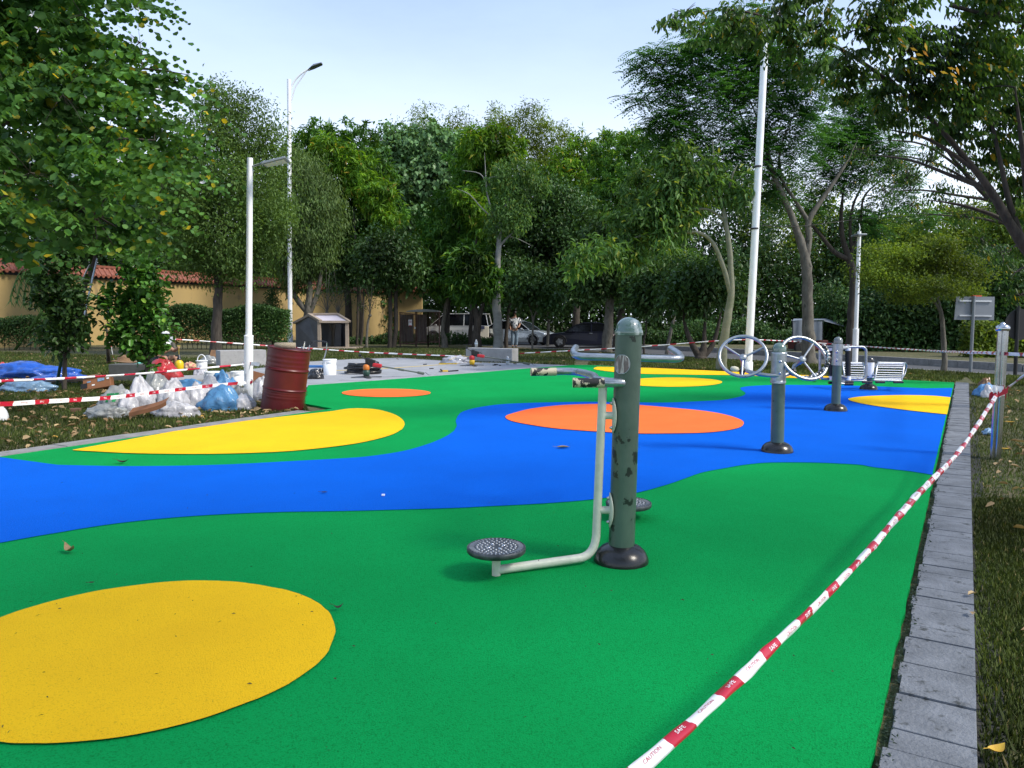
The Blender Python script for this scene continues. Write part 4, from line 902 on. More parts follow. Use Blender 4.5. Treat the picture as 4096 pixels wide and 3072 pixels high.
SP_KAP = dict(t='whorl', L=.19, W=.34, n=11, droop=.8, r=.09)
SP_RIGHT = dict(t='spray', L=.135, W=.42, n=11, F=.55, shape='long', droop=.9, side=.6, fold=.15)
SP_DENSE = dict(t='fine', L=.20, W=.55, n=18, droop=.4, r=.3)
# --- near left tree with round hanging leaves
tree('orchid_tree', 'big near tree with round drooping leaves and white flowers, top left', None,
     [(-150, 1450, 48), (-120, 1000, 40), (-60, 600, 32), (0, 250, 20), (40, -50, 12)],
     [(60, 120, 260, 0), (330, 60, 190, -.5), (480, 330, 180, -.3), (250, 380, 260, -1.2), (700, 330, 110, 0), (640, 520, 150, .4), (420, 620, 220, -1.0), (120, 690, 260, -1.6), (720, 620, 90, .5), (640, 780, 110, .3), (380, 860, 160, .2), (110, 900, 130, .8), (20, 350, 220, -1), (560, 170, 90, .2), (-150, 200, 300, 0), (-150, 700, 300, .5), (100, 50, 300, 1.4), (300, 500, 260, 1.6), (560, 900, 70, .8), (540, 30, 50, -.2), (-50, -250, 400, 0), (300, -220, 250, -.3)],
     1100, SP_BAU, L_BAU, BARK_D, Y=9.6, seed=5, leaf_parts=280, twigs=8, lr=.22, surf=.4, lump=.45,
     limbs=[[(-60, 700, 22), (150, 640, 14, -.5), (400, 560, 9, -.6), (620, 560, 5, -.2)], [(-40, 500, 20), (250, 420, 12), (500, 280, 7), (760, 300, 4)], [(-80, 850, 18), (150, 770, 9, .4), (350, 760, 6, .4), (520, 720, 4, .4)]])
fl = MB(); rr = random.Random(2)
flo = thing('blossoms', 'small white wispy blossoms dotted through the big left tree crown', 'blossom', tuple(P(300, 400, 8.5)))
for px, py in [(130, 55), (155, 115), (245, 205), (120, 345), (150, 350), (340, 385), (415, 435), (655, 420), (640, 355), (825, 560), (270, 670), (15, 650), (815, 735), (130, 645), (300, 700), (560, 40), (480, 640), (210, 750)]:
    q = P(px, py, 7.6 + rr.random()); fl.v and None
    for k in range(5):
        a = rr.random() * 6.28; d = Vector((math.cos(a), -.4, math.sin(a))); s_ = rr.uniform(.03, .05); w = d.cross(Vector((0, 1, 0))).normalized() * .007
        fl.add([q, q + d * s_ * .5 + w, q + d * s_, q + d * s_ * .5 - w], [(0, 1, 2, 3)], True)
o_ = fl.build('petals', mat('white petals', (.75, .72, .74), .6), flo, smooth=False); o_['kind'] = 'stuff'
# --- young trees on the left lawn
tree('young_shrub_tree', 'dark young tree beside a green stake, left of the brown carton', (258, 1563),
     [(258, 1480, 11), (262, 1400, 10), (262, 1250, 8), (250, 1050, 6), (250, 900, 4)],
     [(250, 870, 80), (250, 1000, 85), (240, 1120, 95), (270, 1240, 100), (250, 1350, 80), (180, 1180, 60), (330, 1270, 55), (260, 780, 60)], 380,
     dict(t='whorl', L=.11, W=.5, n=9, droop=-.1, r=.05, shape='round'), L_DARK, BARK_D, seed=8, twigs=12, lr=.1, surf=.5, limbs=[[(262, 1450, 6), (240, 1390, 4), (215, 1360, 3)], [(262, 1440, 6), (285, 1380, 5), (300, 1330, 4)]])
tree('young_shrub_tree', 'young tree with bright glossy oval leaves in front of the crouching worker and hat', (598, 1556),
     [(590, 1500, 11), (590, 1400, 9), (570, 1250, 7), (540, 1100, 5), (500, 960, 4)],
     [(480, 980, 50), (540, 1060, 70), (570, 1160, 90), (500, 1220, 90), (600, 1280, 90), (540, 1360, 90), (470, 1330, 60), (620, 1380, 50), (430, 1200, 40), (610, 1120, 50), (600, 1470, 30)], 300,
     dict(t='whorl', L=.125, W=.55, n=9, droop=-.1, r=.05, shape='round'), L_GLOSS, BARK_D, seed=9, twigs=14, lr=.1, surf=.5, leaf_parts=120)
b = MB(); b.tube([G(226, 1546), P(248, 1425, 13.3)], .028, 8); tag(b.build('green_stake', mat('green stake', (.02, .07, .05), .6)), 'short dark green wooden stake leaning on the young tree trunk', 'stake')
b = MB(); b.tube([G(436, 1455), P(432, 1400, 20.6), P(430, 1330, 20.6)], [.06, .05, .03], 7); b.tube([P(430, 1345, 20.6), P(424, 1300, 20.6)], .025, 6); tag(b.build('tree_stump', BARK_D), 'thin bare dark trunk with barrier tape knotted near its top', 'stump')
# leaning curved trunk and braced tree
tree('leaning_tree', 'slender crooked tree leaning left with a bare curved trunk, behind the crouching worker', (704, 1401),
     [(690, 1370, 9), (668, 1300, 9), (640, 1240, 10), (622, 1160, 9), (597, 1081, 8), (593, 980, 7), (600, 880, 6)],
     [(600, 800, 130), (480, 850, 120), (700, 880, 90)], 260, SP_BROAD, L_DARK, BARK_G, seed=12, twigs=6, lr=.3)
bt_ = tree('braced_tree', 'small dark tree propped by grey metal poles in front of the yellow wall', (330, 1392),
     [(325, 1300, 14), (330, 1180, 12), (375, 1050, 11), (390, 950, 9)], [(390, 880, 90), (330, 850, 90), (450, 800, 80), (300, 980, 50)], 260, SP_BROAD, L_DARK, BARK_D, seed=13, twigs=6, lr=.3)
yb = bt_.location.y
for a_, b_ in (((388, 1034), (307, 1396)), ((360, 1058), (200, 1390)), ((342, 1230), (362, 1384))):
    b = MB(); b.tube([P(a_[0], a_[1], yb - .1), G(b_[0], b_[1])], .045, 6); b.build('metal_brace', M_GALV, bt_)
b = MB(); rr = random.Random(6)
palm = thing('palm_frond_plant', 'drooping dark palm fronds against the yellow wall at far left', 'palm', tuple(G(60, 1400)))
for k in range(5):
    p0 = P(150, 1060, 30); tipx = 40 + k * 26; pts = [P(170, 1130, 30), P(140 - k * 4, 1075 + k * 4, 29.9), P(lerp(140, tipx, .6), 1090 + k * 8, 29.8), P(tipx, 1190 + k * 6, 29.7)]
    pts = [Vector(p) for p in cr_spline([tuple(p) for p in pts], 7, False)]; b.tube(pts, .02, 4)
    for q in pts[3:]:
        for s_ in (-1, 1):
            e = q + Vector((s_ * .12, rr.uniform(-.2, .2), -rr.uniform(.35, .55))); b.add([q, q + Vector((.03, 0, -.1)), e, q + Vector((-.03, 0, -.12))], [(0, 1, 2, 3)], True)
b.tube([Vector((palm.location.x, palm.location.y, 0)), P(165, 1250, 30), P(170, 1130, 30)], .06, 6)
b.build('frond', L_DARK, palm, smooth=False)
# --- mid-distance trees, left to right
tree('round_tree', 'tall fine-leaved olive tree with dark straight trunk left of the short lamp post', (862, 1420),
     [(866, 1330, 26), (872, 1200, 22), (874, 1080, 18), (880, 950, 14), (880, 700, 9)],
     [(900, 430, 90), (960, 520, 130), (820, 560, 130), (1060, 560, 80), (880, 700, 190), (1020, 760, 150), (740, 760, 140), (900, 900, 190), (1060, 900, 110), (760, 950, 130), (940, 1020, 120), (880, 380, 50)], 1500, SP_FINE, L_FINE, BARK_D, seed=21, twigs=12, lr=.5)
tree('drooping_tree', 'soft drooping grey-green tree with forked pale trunk right of the short lamp post', (1228, 1383),
     [(1225, 1320, 24), (1232, 1240, 20), (1236, 1190, 17), (1240, 1120, 13), (1250, 960, 10)],
     [(1210, 700, 90), (1180, 800, 110), (1270, 800, 100), (1230, 900, 130), (1150, 960, 90), (1300, 900, 60), (1220, 1020, 100), (1150, 1080, 60), (1270, 1010, 60), (1190, 1120, 50)], 950, SP_WILL, L_WILL, BARK_G, seed=22, twigs=9, lr=.4,
     limbs=[[(1230, 1250, 15), (1190, 1200, 14), (1150, 1130, 12), (1130, 1050, 8)], [(1240, 1250, 14), (1270, 1170, 12), (1285, 1080, 9), (1290, 1000, 6)]])
def bigtree(label, px, Y, blobs, n, spec, lm, seed, bark=BARK_D, tr=22, name='broadleaf_tree', **kw):
    by = G(px, 1400).y; q = Vector((P(px, 1400, Y).x, Y, 0)); top = min(b[1] for b in blobs)
    # pixel row of the ground at that depth
    base_py = HOR + CAM_H * F_PX / Y
    cxm = sum(b[0] for b in blobs) / len(blobs)
    return tree(name, label, None, [(px, base_py, tr), (px + 5, (base_py + 1150) / 2, tr * .85), (lerp(px, cxm, .3), 1080, tr * .65), (lerp(px, cxm, .7), (1080 + top) / 2, tr * .35)], blobs, n, spec, lm, bark, Y=Y, seed=seed, **kw)
bigtree('mango tree with bright new leaves, its crown right of the tall slim street lamp', 1390, 44, [(1290, 590, 100), (1400, 620, 120), (1340, 720, 140), (1470, 730, 110), (1500, 830, 110), (1380, 860, 150), (1290, 930, 120), (1450, 960, 120), (1480, 1060, 90), (1350, 1040, 110), (1220, 600, 80), (1250, 780, 110)], 1500, SP_MANGO, L_MANGO, 31)
bigtree('sunny new-leaf clump tree at the front edge of the mango crown', 1440, 41.5, [(1430, 690, 75), (1500, 780, 80), (1540, 870, 55), (1360, 640, 60), (1300, 590, 55), (1290, 710, 45)], 330, SP_MANGO, L_MANGO2, 32, tr=12)
bigtree('broad grey-green leaved tree left of centre, between the two mango crowns', 1640, 52, [(1560, 600, 90), (1660, 600, 100), (1760, 620, 110), (1620, 740, 130), (1740, 760, 130), (1690, 890, 130), (1590, 880, 100), (1800, 870, 100), (1640, 1000, 120), (1540, 740, 60), (1860, 640, 80)], 1500, SP_BROAD, L_BROAD, 33)
bigtree('dark mango tree behind the silver trunk, crown reaching low over the parked van', 1780, 42, [(1900, 640, 90), (1900, 770, 110), (1810, 900, 120), (1900, 960, 130), (1740, 1010, 120), (1850, 1080, 130), (1960, 1080, 100), (1670, 1060, 90), (2040, 900, 100), (2000, 760, 90)], 1500, SP_MANGO, L_MANGO, 34)
bigtree('light green mango clump in front of the broad-leaved tree, left of the silver trunk', 1880, 40, [(1900, 590, 60), (1980, 560, 60), (1890, 830, 60), (1850, 780, 50), (1940, 900, 60), (2040, 590, 60)], 300, SP_MANGO, L_MANGO2, 35, tr=12)
bigtree('wispy upright bamboo-like tree rising highest behind the centre crowns', 1950, 60, [(1630, 560, 60), (1700, 500, 45, 0, 1.6), (1690, 560, 70), (1790, 520, 30, 0, 1.8), (1840, 500, 40, 0, 1.6), (1850, 590, 90), (1980, 560, 90), (1990, 480, 40, 0, 1.5), (2060, 520, 60), (2130, 520, 80), (2140, 460, 35, 0, 1.4), (2210, 570, 80), (2080, 640, 120), (2230, 660, 110), (2000, 700, 100), (1750, 660, 110)], 1500, SP_BAM, L_YEL, 36, lump=.4)
bigtree('yellow-green tree with drooping tips right of centre, behind the silver trunk', 2300, 56, [(2330, 610, 70), (2420, 600, 70), (2260, 700, 100), (2380, 720, 110), (2300, 820, 110), (2180, 760, 100), (2450, 700, 70), (2330, 560, 35), (2530, 560, 50)], 1000, SP_MANGO, L_MANGO2, 37)
bigtree('full dark green mango tree between the centre and the olive-trunked tree', 2480, 46, [(2480, 640, 110), (2580, 620, 100), (2650, 700, 110), (2500, 760, 130), (2400, 850, 120), (2580, 870, 130), (2680, 850, 110), (2490, 960, 130), (2400, 1000, 120), (2620, 1000, 120), (2560, 1100, 120)], 1500, SP_MANGO, L_MANGO, 38)
bigtree('low dark spreading tree over the silver car, behind the walking man', 2190, 38, [(2180, 800, 90), (2250, 880, 120), (2150, 950, 110), (2280, 1010, 130), (2170, 1080, 110), (2350, 1100, 100), (2100, 1120, 80), (2230, 1150, 90)], 1200, SP_DENSE, L_DARK, 39, bark=BARK_G, tr=8)
tree('silver_trunk_tree', 'tree with a stout silver-grey trunk, sparse grey-green tufts and bare side branches, centre', (1992, 1395),
     [(1992, 1370, 25), (1990, 1290, 23), (1986, 1180, 20), (1990, 1060, 16), (1995, 990, 13), (1998, 930, 11), (2010, 850, 6), (2060, 760, 3)],
     [(2080, 680, 60), (2060, 760, 55), (2120, 720, 50), (2030, 830, 55), (1990, 900, 50), (2050, 880, 55), (2090, 840, 45), (2160, 740, 35), (1975, 840, 30), (1960, 740, 25), (2010, 700, 40)], 520, dict(t='whorl', L=.19, W=.33, n=10, droop=1.0, r=.12), L_KAP, BARK_S, seed=41, twigs=6, lr=.2,
     limbs=[[(1997, 960, 6), (1975, 870, 4.5), (1950, 780, 4), (1943, 700, 3), (1938, 610, 1.2)], [(1980, 880, 4), (1925, 830, 3), (1880, 780, 2.2), (1830, 755, 1.2)], [(1946, 740, 3), (1920, 695, 2.2), (1850, 682, 1.2)], [(1945, 725, 2.5), (1970, 708, 2), (2050, 710, 1)], [(1998, 985, 7), (2030, 950, 5), (2050, 930, 3), (2060, 900, 2)], [(2030, 945, 3), (2070, 955, 2), (2125, 982, 1)]], sides=18)
tree('forked_sapling', 'slim pale sapling forking low, in front of the silver car bonnet', (2129, 1400), [(2129, 1360, 5), (2132, 1290, 5), (2120, 1230, 4), (2108, 1180, 3)], [(2110, 1130, 60), (2160, 1150, 60), (2200, 1190, 45), (2090, 1190, 35)], 200, SP_DENSE, L_DARK, BARK_G, seed=42, limbs=[[(2132, 1290, 4), (2150, 1220, 3), (2165, 1180, 2)], [(2132, 1270, 3), (2185, 1200, 1.5)]])
tree('twisted_dark_tree', 'dark leaning multi-stem tree between the fence and the silver trunk', (1908, 1394), [(1906, 1340, 22), (1910, 1280, 18), (1890, 1200, 12), (1865, 1130, 9)], [(1860, 1120, 80), (1940, 1130, 70), (1900, 1060, 90)], 300, SP_MANGO, L_MANGO, BARK_D, seed=43, limbs=[[(1912, 1290, 12), (1935, 1210, 9), (1960, 1120, 6)]])
tree('thin_dark_tree', 'thin dark-stemmed tree just right of the silver trunk, behind the walking man', (2024, 1392), [(2026, 1330, 9), (2036, 1240, 8), (2052, 1160, 6)], [(2060, 1120, 60), (2020, 1100, 60)], 150, SP_DENSE, L_DARK, BARK_D, seed=44)
tree('grey_trunk_tree', 'thick straight grey trunk with dark patches, rising behind the dark car', (2430, 1408), [(2428, 1390, 27), (2434, 1300, 24), (2440, 1200, 20), (2445, 1100, 16)], [(2440, 1050, 110), (2380, 1100, 80), (2500, 1100, 80), (2450, 960, 100)], 420, SP_DENSE, L_DARK, BARK_G, seed=45, sides=16)
tree('dark_fork_tree', 'dark forked trunks rising right behind the thick grey trunk', (2462, 1402), [(2462, 1370, 14), (2472, 1300, 12), (2500, 1200, 10), (2520, 1120, 7)], [(2530, 1080, 80), (2590, 1120, 70)], 260, SP_DENSE, L_DARK, BARK_D, seed=46, limbs=[[(2470, 1310, 8), (2485, 1250, 6), (2478, 1180, 5)]])
tree('crooked_pale_tree', 'slim pale crooked trunk leaning right, just right of the dome-capped post', (2667, 1419), [(2668, 1400, 9), (2682, 1330, 9), (2697, 1260, 8), (2706, 1200, 8), (2722, 1120, 6), (2715, 1060, 4)], [(2700, 1040, 60), (2760, 1060, 60), (2740, 1120, 40)], 180, SP_KAP, L_KAP, BARK_G, seed=47)
tree('thin_sapling', 'very thin dark sapling with green stake foot right of the dome-capped post', (2576, 1416), [(2575, 1370, 5), (2585, 1310, 4), (2580, 1230, 3)], [(2580, 1190, 50), (2600, 1140, 50)], 120, SP_DENSE, L_DARK, BARK_D, seed=48)
tree('spreading_fork_tree', 'low dark tree splitting at the ground into three spreading trunks by the road', (2806, 1438), [(2804, 1425, 30), (2815, 1390, 16), (2818, 1320, 9), (2822, 1250, 8), (2810, 1170, 6)], [(2780, 1150, 70), (2850, 1130, 70), (2720, 1180, 50)], 240, SP_DENSE, L_DARK, BARK_D, seed=49,
     limbs=[[(2795, 1425, 18), (2765, 1370, 14), (2740, 1300, 9), (2730, 1220, 6)], [(2815, 1425, 16), (2850, 1380, 13), (2872, 1310, 9), (2885, 1230, 6)]])
# crape myrtles: clipped trunks with fans of thin shoots
def myrtle(label, base, forks, fan_n, x_spread, ytop, seed):
    rr = random.Random(seed); c = G(*base); o = thing('clipped_tree', label, 'tree', (c.x, c.y, 0), 'pollarded young trees by the wall'); b = MB(); sh = MB(); lv_c = []
    for fk in forks:
        pts = [Vector((c.x, c.y, -.03))] + [P(x, y, c.y) for x, y in fk]; pts = [Vector(p) for p in cr_spline([tuple(p) for p in pts], 4, False)]; b.tube(pts, [.07 - .03 * i / len(pts) for i in range(len(pts))], 7)
        e = fk[-1]; q0 = P(e[0], e[1], c.y); b.lathe([(.02, -.07), (.075, -.04), (.085, .01), (.05, .06), (.01, .08)], q0, 8)
        for k in range(fan_n):
            t = (k + .5) / fan_n * 2 - 1 + rr.uniform(-.1, .1); tip = P(e[0] + t * x_spread, ytop + abs(t) ** 1.5 * 90 + rr.uniform(-30, 50), c.y + rr.uniform(-1, 1)); mid = q0.lerp(tip, .45) + Vector((-t * .15, 0, .25))
            sh.tube(bez(q0, mid, tip, 5), [.016, .014, .012, .010, .008, .005], 4, cap=False); lv_c += [tip, q0.lerp(tip, .8), q0.lerp(tip, .65)]
    b.build('trunk', BARK_G, o); s_ = sh.build('shoots', BARK_G, o); s_['kind'] = 'stuff'
    C = np.array([tuple(v) for v in lv_c]); V, T = foliage(C, nrmz(np.random.default_rng(seed).normal(size=C.shape)), dict(t='fine', L=.09, W=.5, n=9, droop=.2, r=.16), np.random.default_rng(seed)); k_ = np_mesh('leaves', V, T, L_DARK, o); k_['kind'] = 'stuff'
myrtle('pollarded tree with two forks and long thin shoots before the small shelter', (1331, 1390), [[(1332, 1330), (1315, 1290), (1308, 1250)], [(1334, 1330), (1340, 1290), (1352, 1256)]], 10, 85, 1085, 1)
myrtle('pollarded slim tree with one upright fan of shoots, between the shelter and the fence', (1467, 1394), [[(1468, 1340), (1472, 1290), (1480, 1262)]], 10, 45, 1110, 2)
tree('tall_thin_trunk', 'pair of thin black trunks against the yellow wall, left one', (1428, 1380), [(1430, 1300, 6), (1432, 1180, 6), (1434, 1080, 5)], [(1430, 1040, 70), (1400, 1090, 50)], 140, SP_DENSE, L_DARK, BARK_D, seed=51)
tree('tall_thin_trunk', 'pair of thin black trunks against the yellow wall, right one', (1442, 1380), [(1450, 1300, 6), (1455, 1180, 5), (1458, 1080, 4)], [(1480, 1050, 70)], 100, SP_DENSE, L_DARK, BARK_D, seed=52)
tree('dark_trunk_tree', 'two thick dark trunks left of the barred gate with small dark leaves', (1560, 1392), [(1560, 1330, 12), (1562, 1240, 11), (1560, 1130, 10), (1565, 1040, 8)], [(1560, 1040, 110), (1500, 1080, 70), (1630, 1070, 80)], 420, SP_DENSE, L_DARK, BARK_D, seed=53, limbs=[[(1575, 1390, 12), (1585, 1300, 11), (1583, 1200, 10), (1590, 1110, 8)]])
tree('pale_slim_tree', 'slim pale curved trunk standing right in front of the barred fence end', (1778, 1390), [(1778, 1360, 16), (1770, 1320, 10), (1780, 1250, 9), (1790, 1190, 8), (1785, 1120, 6)], [(1790, 1110, 70), (1840, 1060, 60), (1740, 1090, 60)], 200, SP_MANGO, L_MANGO, BARK_G, seed=54)
for i, (px, py) in enumerate([(1840, 1392), (1852, 1392)]):
    pass
# --- right-hand trees
tree('olive_trunk_tree', 'tree with smooth olive-green trunk and a long bare branch arching left over the lawn', (2884, 1482),
     [(2890, 1400, 24), (2905, 1300, 21), (2922, 1200, 18), (2925, 1100, 15), (2912, 950, 12), (2885, 800, 10), (2858, 660, 7), (2850, 560, 5)],
     [(2330, 1040, 60, -1), (2420, 1010, 70, -.5), (2480, 960, 60), (2540, 1010, 60), (2560, 920, 70, .5), (2600, 840, 80), (2680, 760, 90), (2560, 740, 80, 1), (2480, 860, 60, .5), (2720, 880, 70), (2640, 940, 60), (2760, 780, 80, 1), (2820, 700, 90), (2290, 1080, 30, -1.2), (2700, 640, 80), (2950, 760, 70)], 780, SP_KAP, L_KAP, BARK_O, seed=61, twigs=7, lr=.16, surf=.5, sides=18,
     limbs=[[(2926, 1190, 14), (2912, 1130, 14), (2890, 1060, 12), (2850, 970, 10), (2790, 930, 8), (2700, 935, 6), (2560, 945, 4), (2420, 1000, 3), (2300, 1060, 1.5)], [(2905, 890, 8), (2860, 850, 6), (2800, 835, 5), (2740, 870, 3), (2650, 900, 2)], [(2880, 780, 7), (2830, 740, 5), (2760, 720, 3), (2690, 690, 2)], [(2912, 780, 6), (2930, 700, 5), (2950, 660, 3)]])
tree('feathery_tree', 'tall feathery-leaved tree with pale ridged trunk dividing high up, behind the right hand wheel', (3236, 1456),
     [(3234, 1380, 33), (3232, 1250, 28), (3228, 1120, 26), (3218, 1020, 24), (3180, 900, 17), (3130, 780, 14), (3090, 690, 12), (3060, 560, 8), (3000, 400, 5)],
     [(2620, 260, 70), (2560, 410, 50), (2680, 330, 80), (2760, 240, 90), (2720, 450, 100), (2880, 200, 110), (2860, 380, 120), (2780, 560, 110, 1), (2980, 300, 120, 1), (3020, 480, 130), (2920, 620, 110), (3100, 230, 110), (3150, 400, 120), (3060, 640, 110), (2560, 250, 40), (2840, 150, 80), (3250, 300, 120, -.5), (3220, 540, 110), (2650, 520, 70), (3000, 130, 90), (2700, 640, 80, 1), (2830, 720, 90, 1), (2960, 780, 80, 1), (3120, 760, 80, .5)], 1200, SP_FROND, L_FROND, BARK_G, seed=62, twigs=10, lr=.45, surf=.45, sides=18,
     limbs=[[(3222, 1040, 20), (3236, 950, 17), (3236, 880, 15), (3300, 780, 11), (3380, 660, 8), (3430, 560, 5)], [(3236, 890, 12), (3180, 800, 9), (3130, 720, 8), (3120, 600, 6), (3180, 450, 4)], [(3100, 700, 10), (3000, 560, 7), (2900, 470, 5), (2740, 420, 3)], [(3110, 740, 8), (3000, 690, 6), (2900, 640, 5), (2780, 620, 3)], [(3000, 560, 6), (2940, 400, 4), (2880, 250, 2.5)]])
tree('dark_arching_tree', 'dark tree with long arching limbs, trunk just left of the farther white lamp post', (3404, 1440),
     [(3402, 1380, 22), (3405, 1250, 20), (3415, 1120, 18), (3395, 1030, 16), (3370, 950, 12), (3365, 850, 9), (3380, 700, 6)],
     [(3300, 720, 90), (3420, 660, 90), (3480, 560, 80), (3560, 620, 70), (3350, 560, 100), (3240, 840, 60), (3560, 800, 60), (3620, 700, 50), (3450, 450, 100), (3650, 820, 45), (3720, 880, 45), (3480, 900, 60)], 560, SP_FROND, L_FROND, BARK_D, seed=63, twigs=9, lr=.35, surf=.5,
     limbs=[[(3405, 1040, 14), (3340, 1010, 12), (3290, 950, 9), (3230, 880, 7), (3150, 790, 5)], [(3408, 1000, 10), (3400, 900, 8), (3420, 800, 6), (3480, 700, 4)], [(3405, 1010, 9), (3440, 900, 7), (3460, 780, 5), (3560, 700, 3)]])
tree('layered_tree', 'thin leaning tree with flat yellow-green leaf layers left of the grey sign', (3777, 1488),
     [(3778, 1440, 13), (3774, 1350, 12), (3766, 1260, 10), (3752, 1200, 8), (3748, 1100, 6), (3740, 1000, 4)],
     [(3560, 1120, 90, 0, .25), (3680, 1080, 110, .5, .25), (3800, 1050, 110, 0, .25), (3880, 1100, 90, -.5, .25), (3750, 1150, 110, -.8, .25), (3640, 1180, 80, .3, .25), (3620, 1020, 90, 0, .25), (3760, 980, 90, 0, .3), (3870, 1170, 60, 0, .25), (3480, 1080, 60, 0, .25), (3500, 1000, 60, 0, .25)], 950, dict(t='fine', L=.075, W=.45, n=18, droop=.0, r=.14), L_YEL, BARK_G, seed=64, twigs=10, lr=.12, surf=.6, lump=.1,
     limbs=[[(3764, 1250, 8), (3740, 1210, 6), (3700, 1170, 4)]])
bigtree('yellow-green shrubby tree mass behind the layered tree at the right', 3700, 44, [(3600, 950, 90), (3720, 920, 100), (3830, 900, 90), (3940, 900, 100), (3560, 1050, 100), (3700, 1050, 120), (3840, 1040, 120), (3980, 1010, 120), (3480, 1100, 90), (3620, 1160, 110), (3780, 1160, 110)], 1500, SP_DENSE, L_YEL, 65, name='shrubby_tree')
bigtree('lighter olive crown behind the sign post at far right edge', 4080, 40, [(4050, 920, 110), (4150, 1000, 130), (4050, 1080, 100), (4180, 850, 120)], 700, SP_DENSE, L_YEL, 66, name='shrubby_tree')
# near right-hand tree: leaning limbs from beyond the frame, drooping leaves overhead
ovt = tree('overhanging_tree', 'near tree leaning in from the right, drooping leaves over the top corner', None,
     [(4330, 1600, 46), (4280, 1300, 40), (4150, 1060, 30), (4060, 930, 25), (3960, 760, 19), (3800, 560, 13), (3640, 390, 8), (3500, 260, 4)],
     [(2740, 50, 60, -2.6), (2800, 110, 55, -2.4), (2900, 60, 80, -2.3), (3010, 110, 80, -2.2), (3120, 60, 100, -2), (3160, 190, 70, -1.8), (3280, 100, 110, -2), (3260, 260, 60, -1.5), (3400, 260, 100, -1), (3480, 100, 130, -1.5), (3380, 370, 60, -1), (3560, 320, 110, -.5), (3660, 150, 130, -1), (3600, 450, 80, 0), (3740, 340, 120, -.6), (3860, 180, 130, -.8), (3900, 360, 130, -.6), (4040, 200, 150, -.6), (4060, 430, 130, 0), (3820, 520, 90, .4), (4000, 600, 90, .6), (4080, 760, 80, .6), (3230, -60, 120, -1.8), (3600, -60, 150, -1.5), (4000, -40, 180, -1), (4300, 300, 250, 0), (4300, 700, 200, 0), (4080, 1000, 45, .6), (2690, 80, 35, -2.7)],
     1750, SP_RIGHT, L_RIGHT, BARK_D, Y=10.4, seed=71, leaf_parts=280, twigs=9, lr=.16, surf=.55, limb_from=.3,
     limbs=[[(4100, 1000, 20), (4040, 820, 14), (4000, 640, 10), (3960, 450, 7), (3940, 250, 4)], [(4180, 1100, 20), (4120, 850, 16, -.5), (4090, 600, 11, -.8), (4060, 350, 7, -1)], [(4150, 1060, 22, .5), (4040, 900, 14, 1), (3880, 830, 9, 1.2), (3720, 800, 5, 1.4)], [(3960, 760, 14), (3800, 700, 9, .5), (3640, 640, 6, .8), (3480, 620, 3, 1)], [(3900, 680, 12), (3720, 560, 8), (3560, 520, 4)], [(3640, 390, 10), (3420, 230, 8, -.8), (3200, 120, 6, -1.6), (2950, 40, 4, -2.2), (2750, 60, 2, -2.6)], [(3800, 20, 9, -1), (3950, 60, 8, -1), (4096, 90, 12, -1)], [(3700, 460, 8), (3560, 330, 5), (3420, 330, 3)]])
tree('fan_branch_tree', 'sparse tree with fine fanned twigs against the bright sky at right', None,
     [(4260, 1500, 34), (4230, 1300, 30), (4150, 1100, 24), (4060, 930, 18), (3960, 800, 14), (3850, 680, 10), (3750, 560, 7)],
     [(3560, 640, 60), (3640, 700, 70), (3720, 620, 70), (3540, 760, 50), (3640, 820, 60), (3780, 760, 70), (3860, 860, 60), (3880, 640, 80), (3800, 520, 80), (3960, 700, 80), (4000, 860, 60), (3930, 960, 50), (4060, 620, 80), (3440, 600, 50), (3480, 700, 40), (4010, 1020, 45), (4080, 1180, 50), (4060, 1090, 40), (3700, 470, 70)],
     520, dict(t='spray', L=.12, W=.36, n=8, F=.55, shape='kite', droop=.9, side=.6), L_RIGHT, BARK_D, Y=14.5, seed=72, twigs=26, lr=.12, surf=.6,
     limbs=[[(3960, 800, 8), (3820, 780, 6), (3680, 760, 4), (3540, 770, 2)], [(3900, 740, 8), (3760, 660, 5), (3600, 620, 3)], [(4040, 900, 8), (3900, 870, 5), (3760, 860, 3), (3640, 850, 2)], [(3850, 680, 7), (3700, 580, 5), (3540, 560, 3)]])
# unseen extra crown and limbs overhead, added to shade the near end of the surface
_C, _k, _d = clump_centres([(3.4, 1.0, 6.4, 1.7, .7), (1.2, -1.5, 7.0, 2.3, .6), (4.5, -2.0, 6.3, 2.4, .7), (-1.2, -3.0, 6.8, 2.3, .6), (6.0, 2.5, 6.5, 2.0, .8), (2, -5, 7, 2.6, .6), (-3.4, -1.5, 7.2, 1.9, .6)], 520, np.random.default_rng(5), .6)
_V, _T = foliage(_C, _d, dict(t='fine', L=.26, W=.45, n=9, droop=.6, r=.28), np.random.default_rng(6)); np_mesh('crown', _V, _T, L_RIGHT, ovt)['kind'] = 'stuff'
_b = MB()
for _e in ((1.2, -1.5, 7.0), (4.5, -2.0, 6.3), (3.4, 1.0, 6.4), (-1.2, -3.0, 6.8)): _b.tube(bez(Vector((9.0, 5.5, 4.4)), Vector((6, 1, 6.6)), Vector(_e), 7), [.16, .14, .12, .10, .08, .06, .04, .02], 7)
_b.build('shade_limb', BARK_D, ovt)
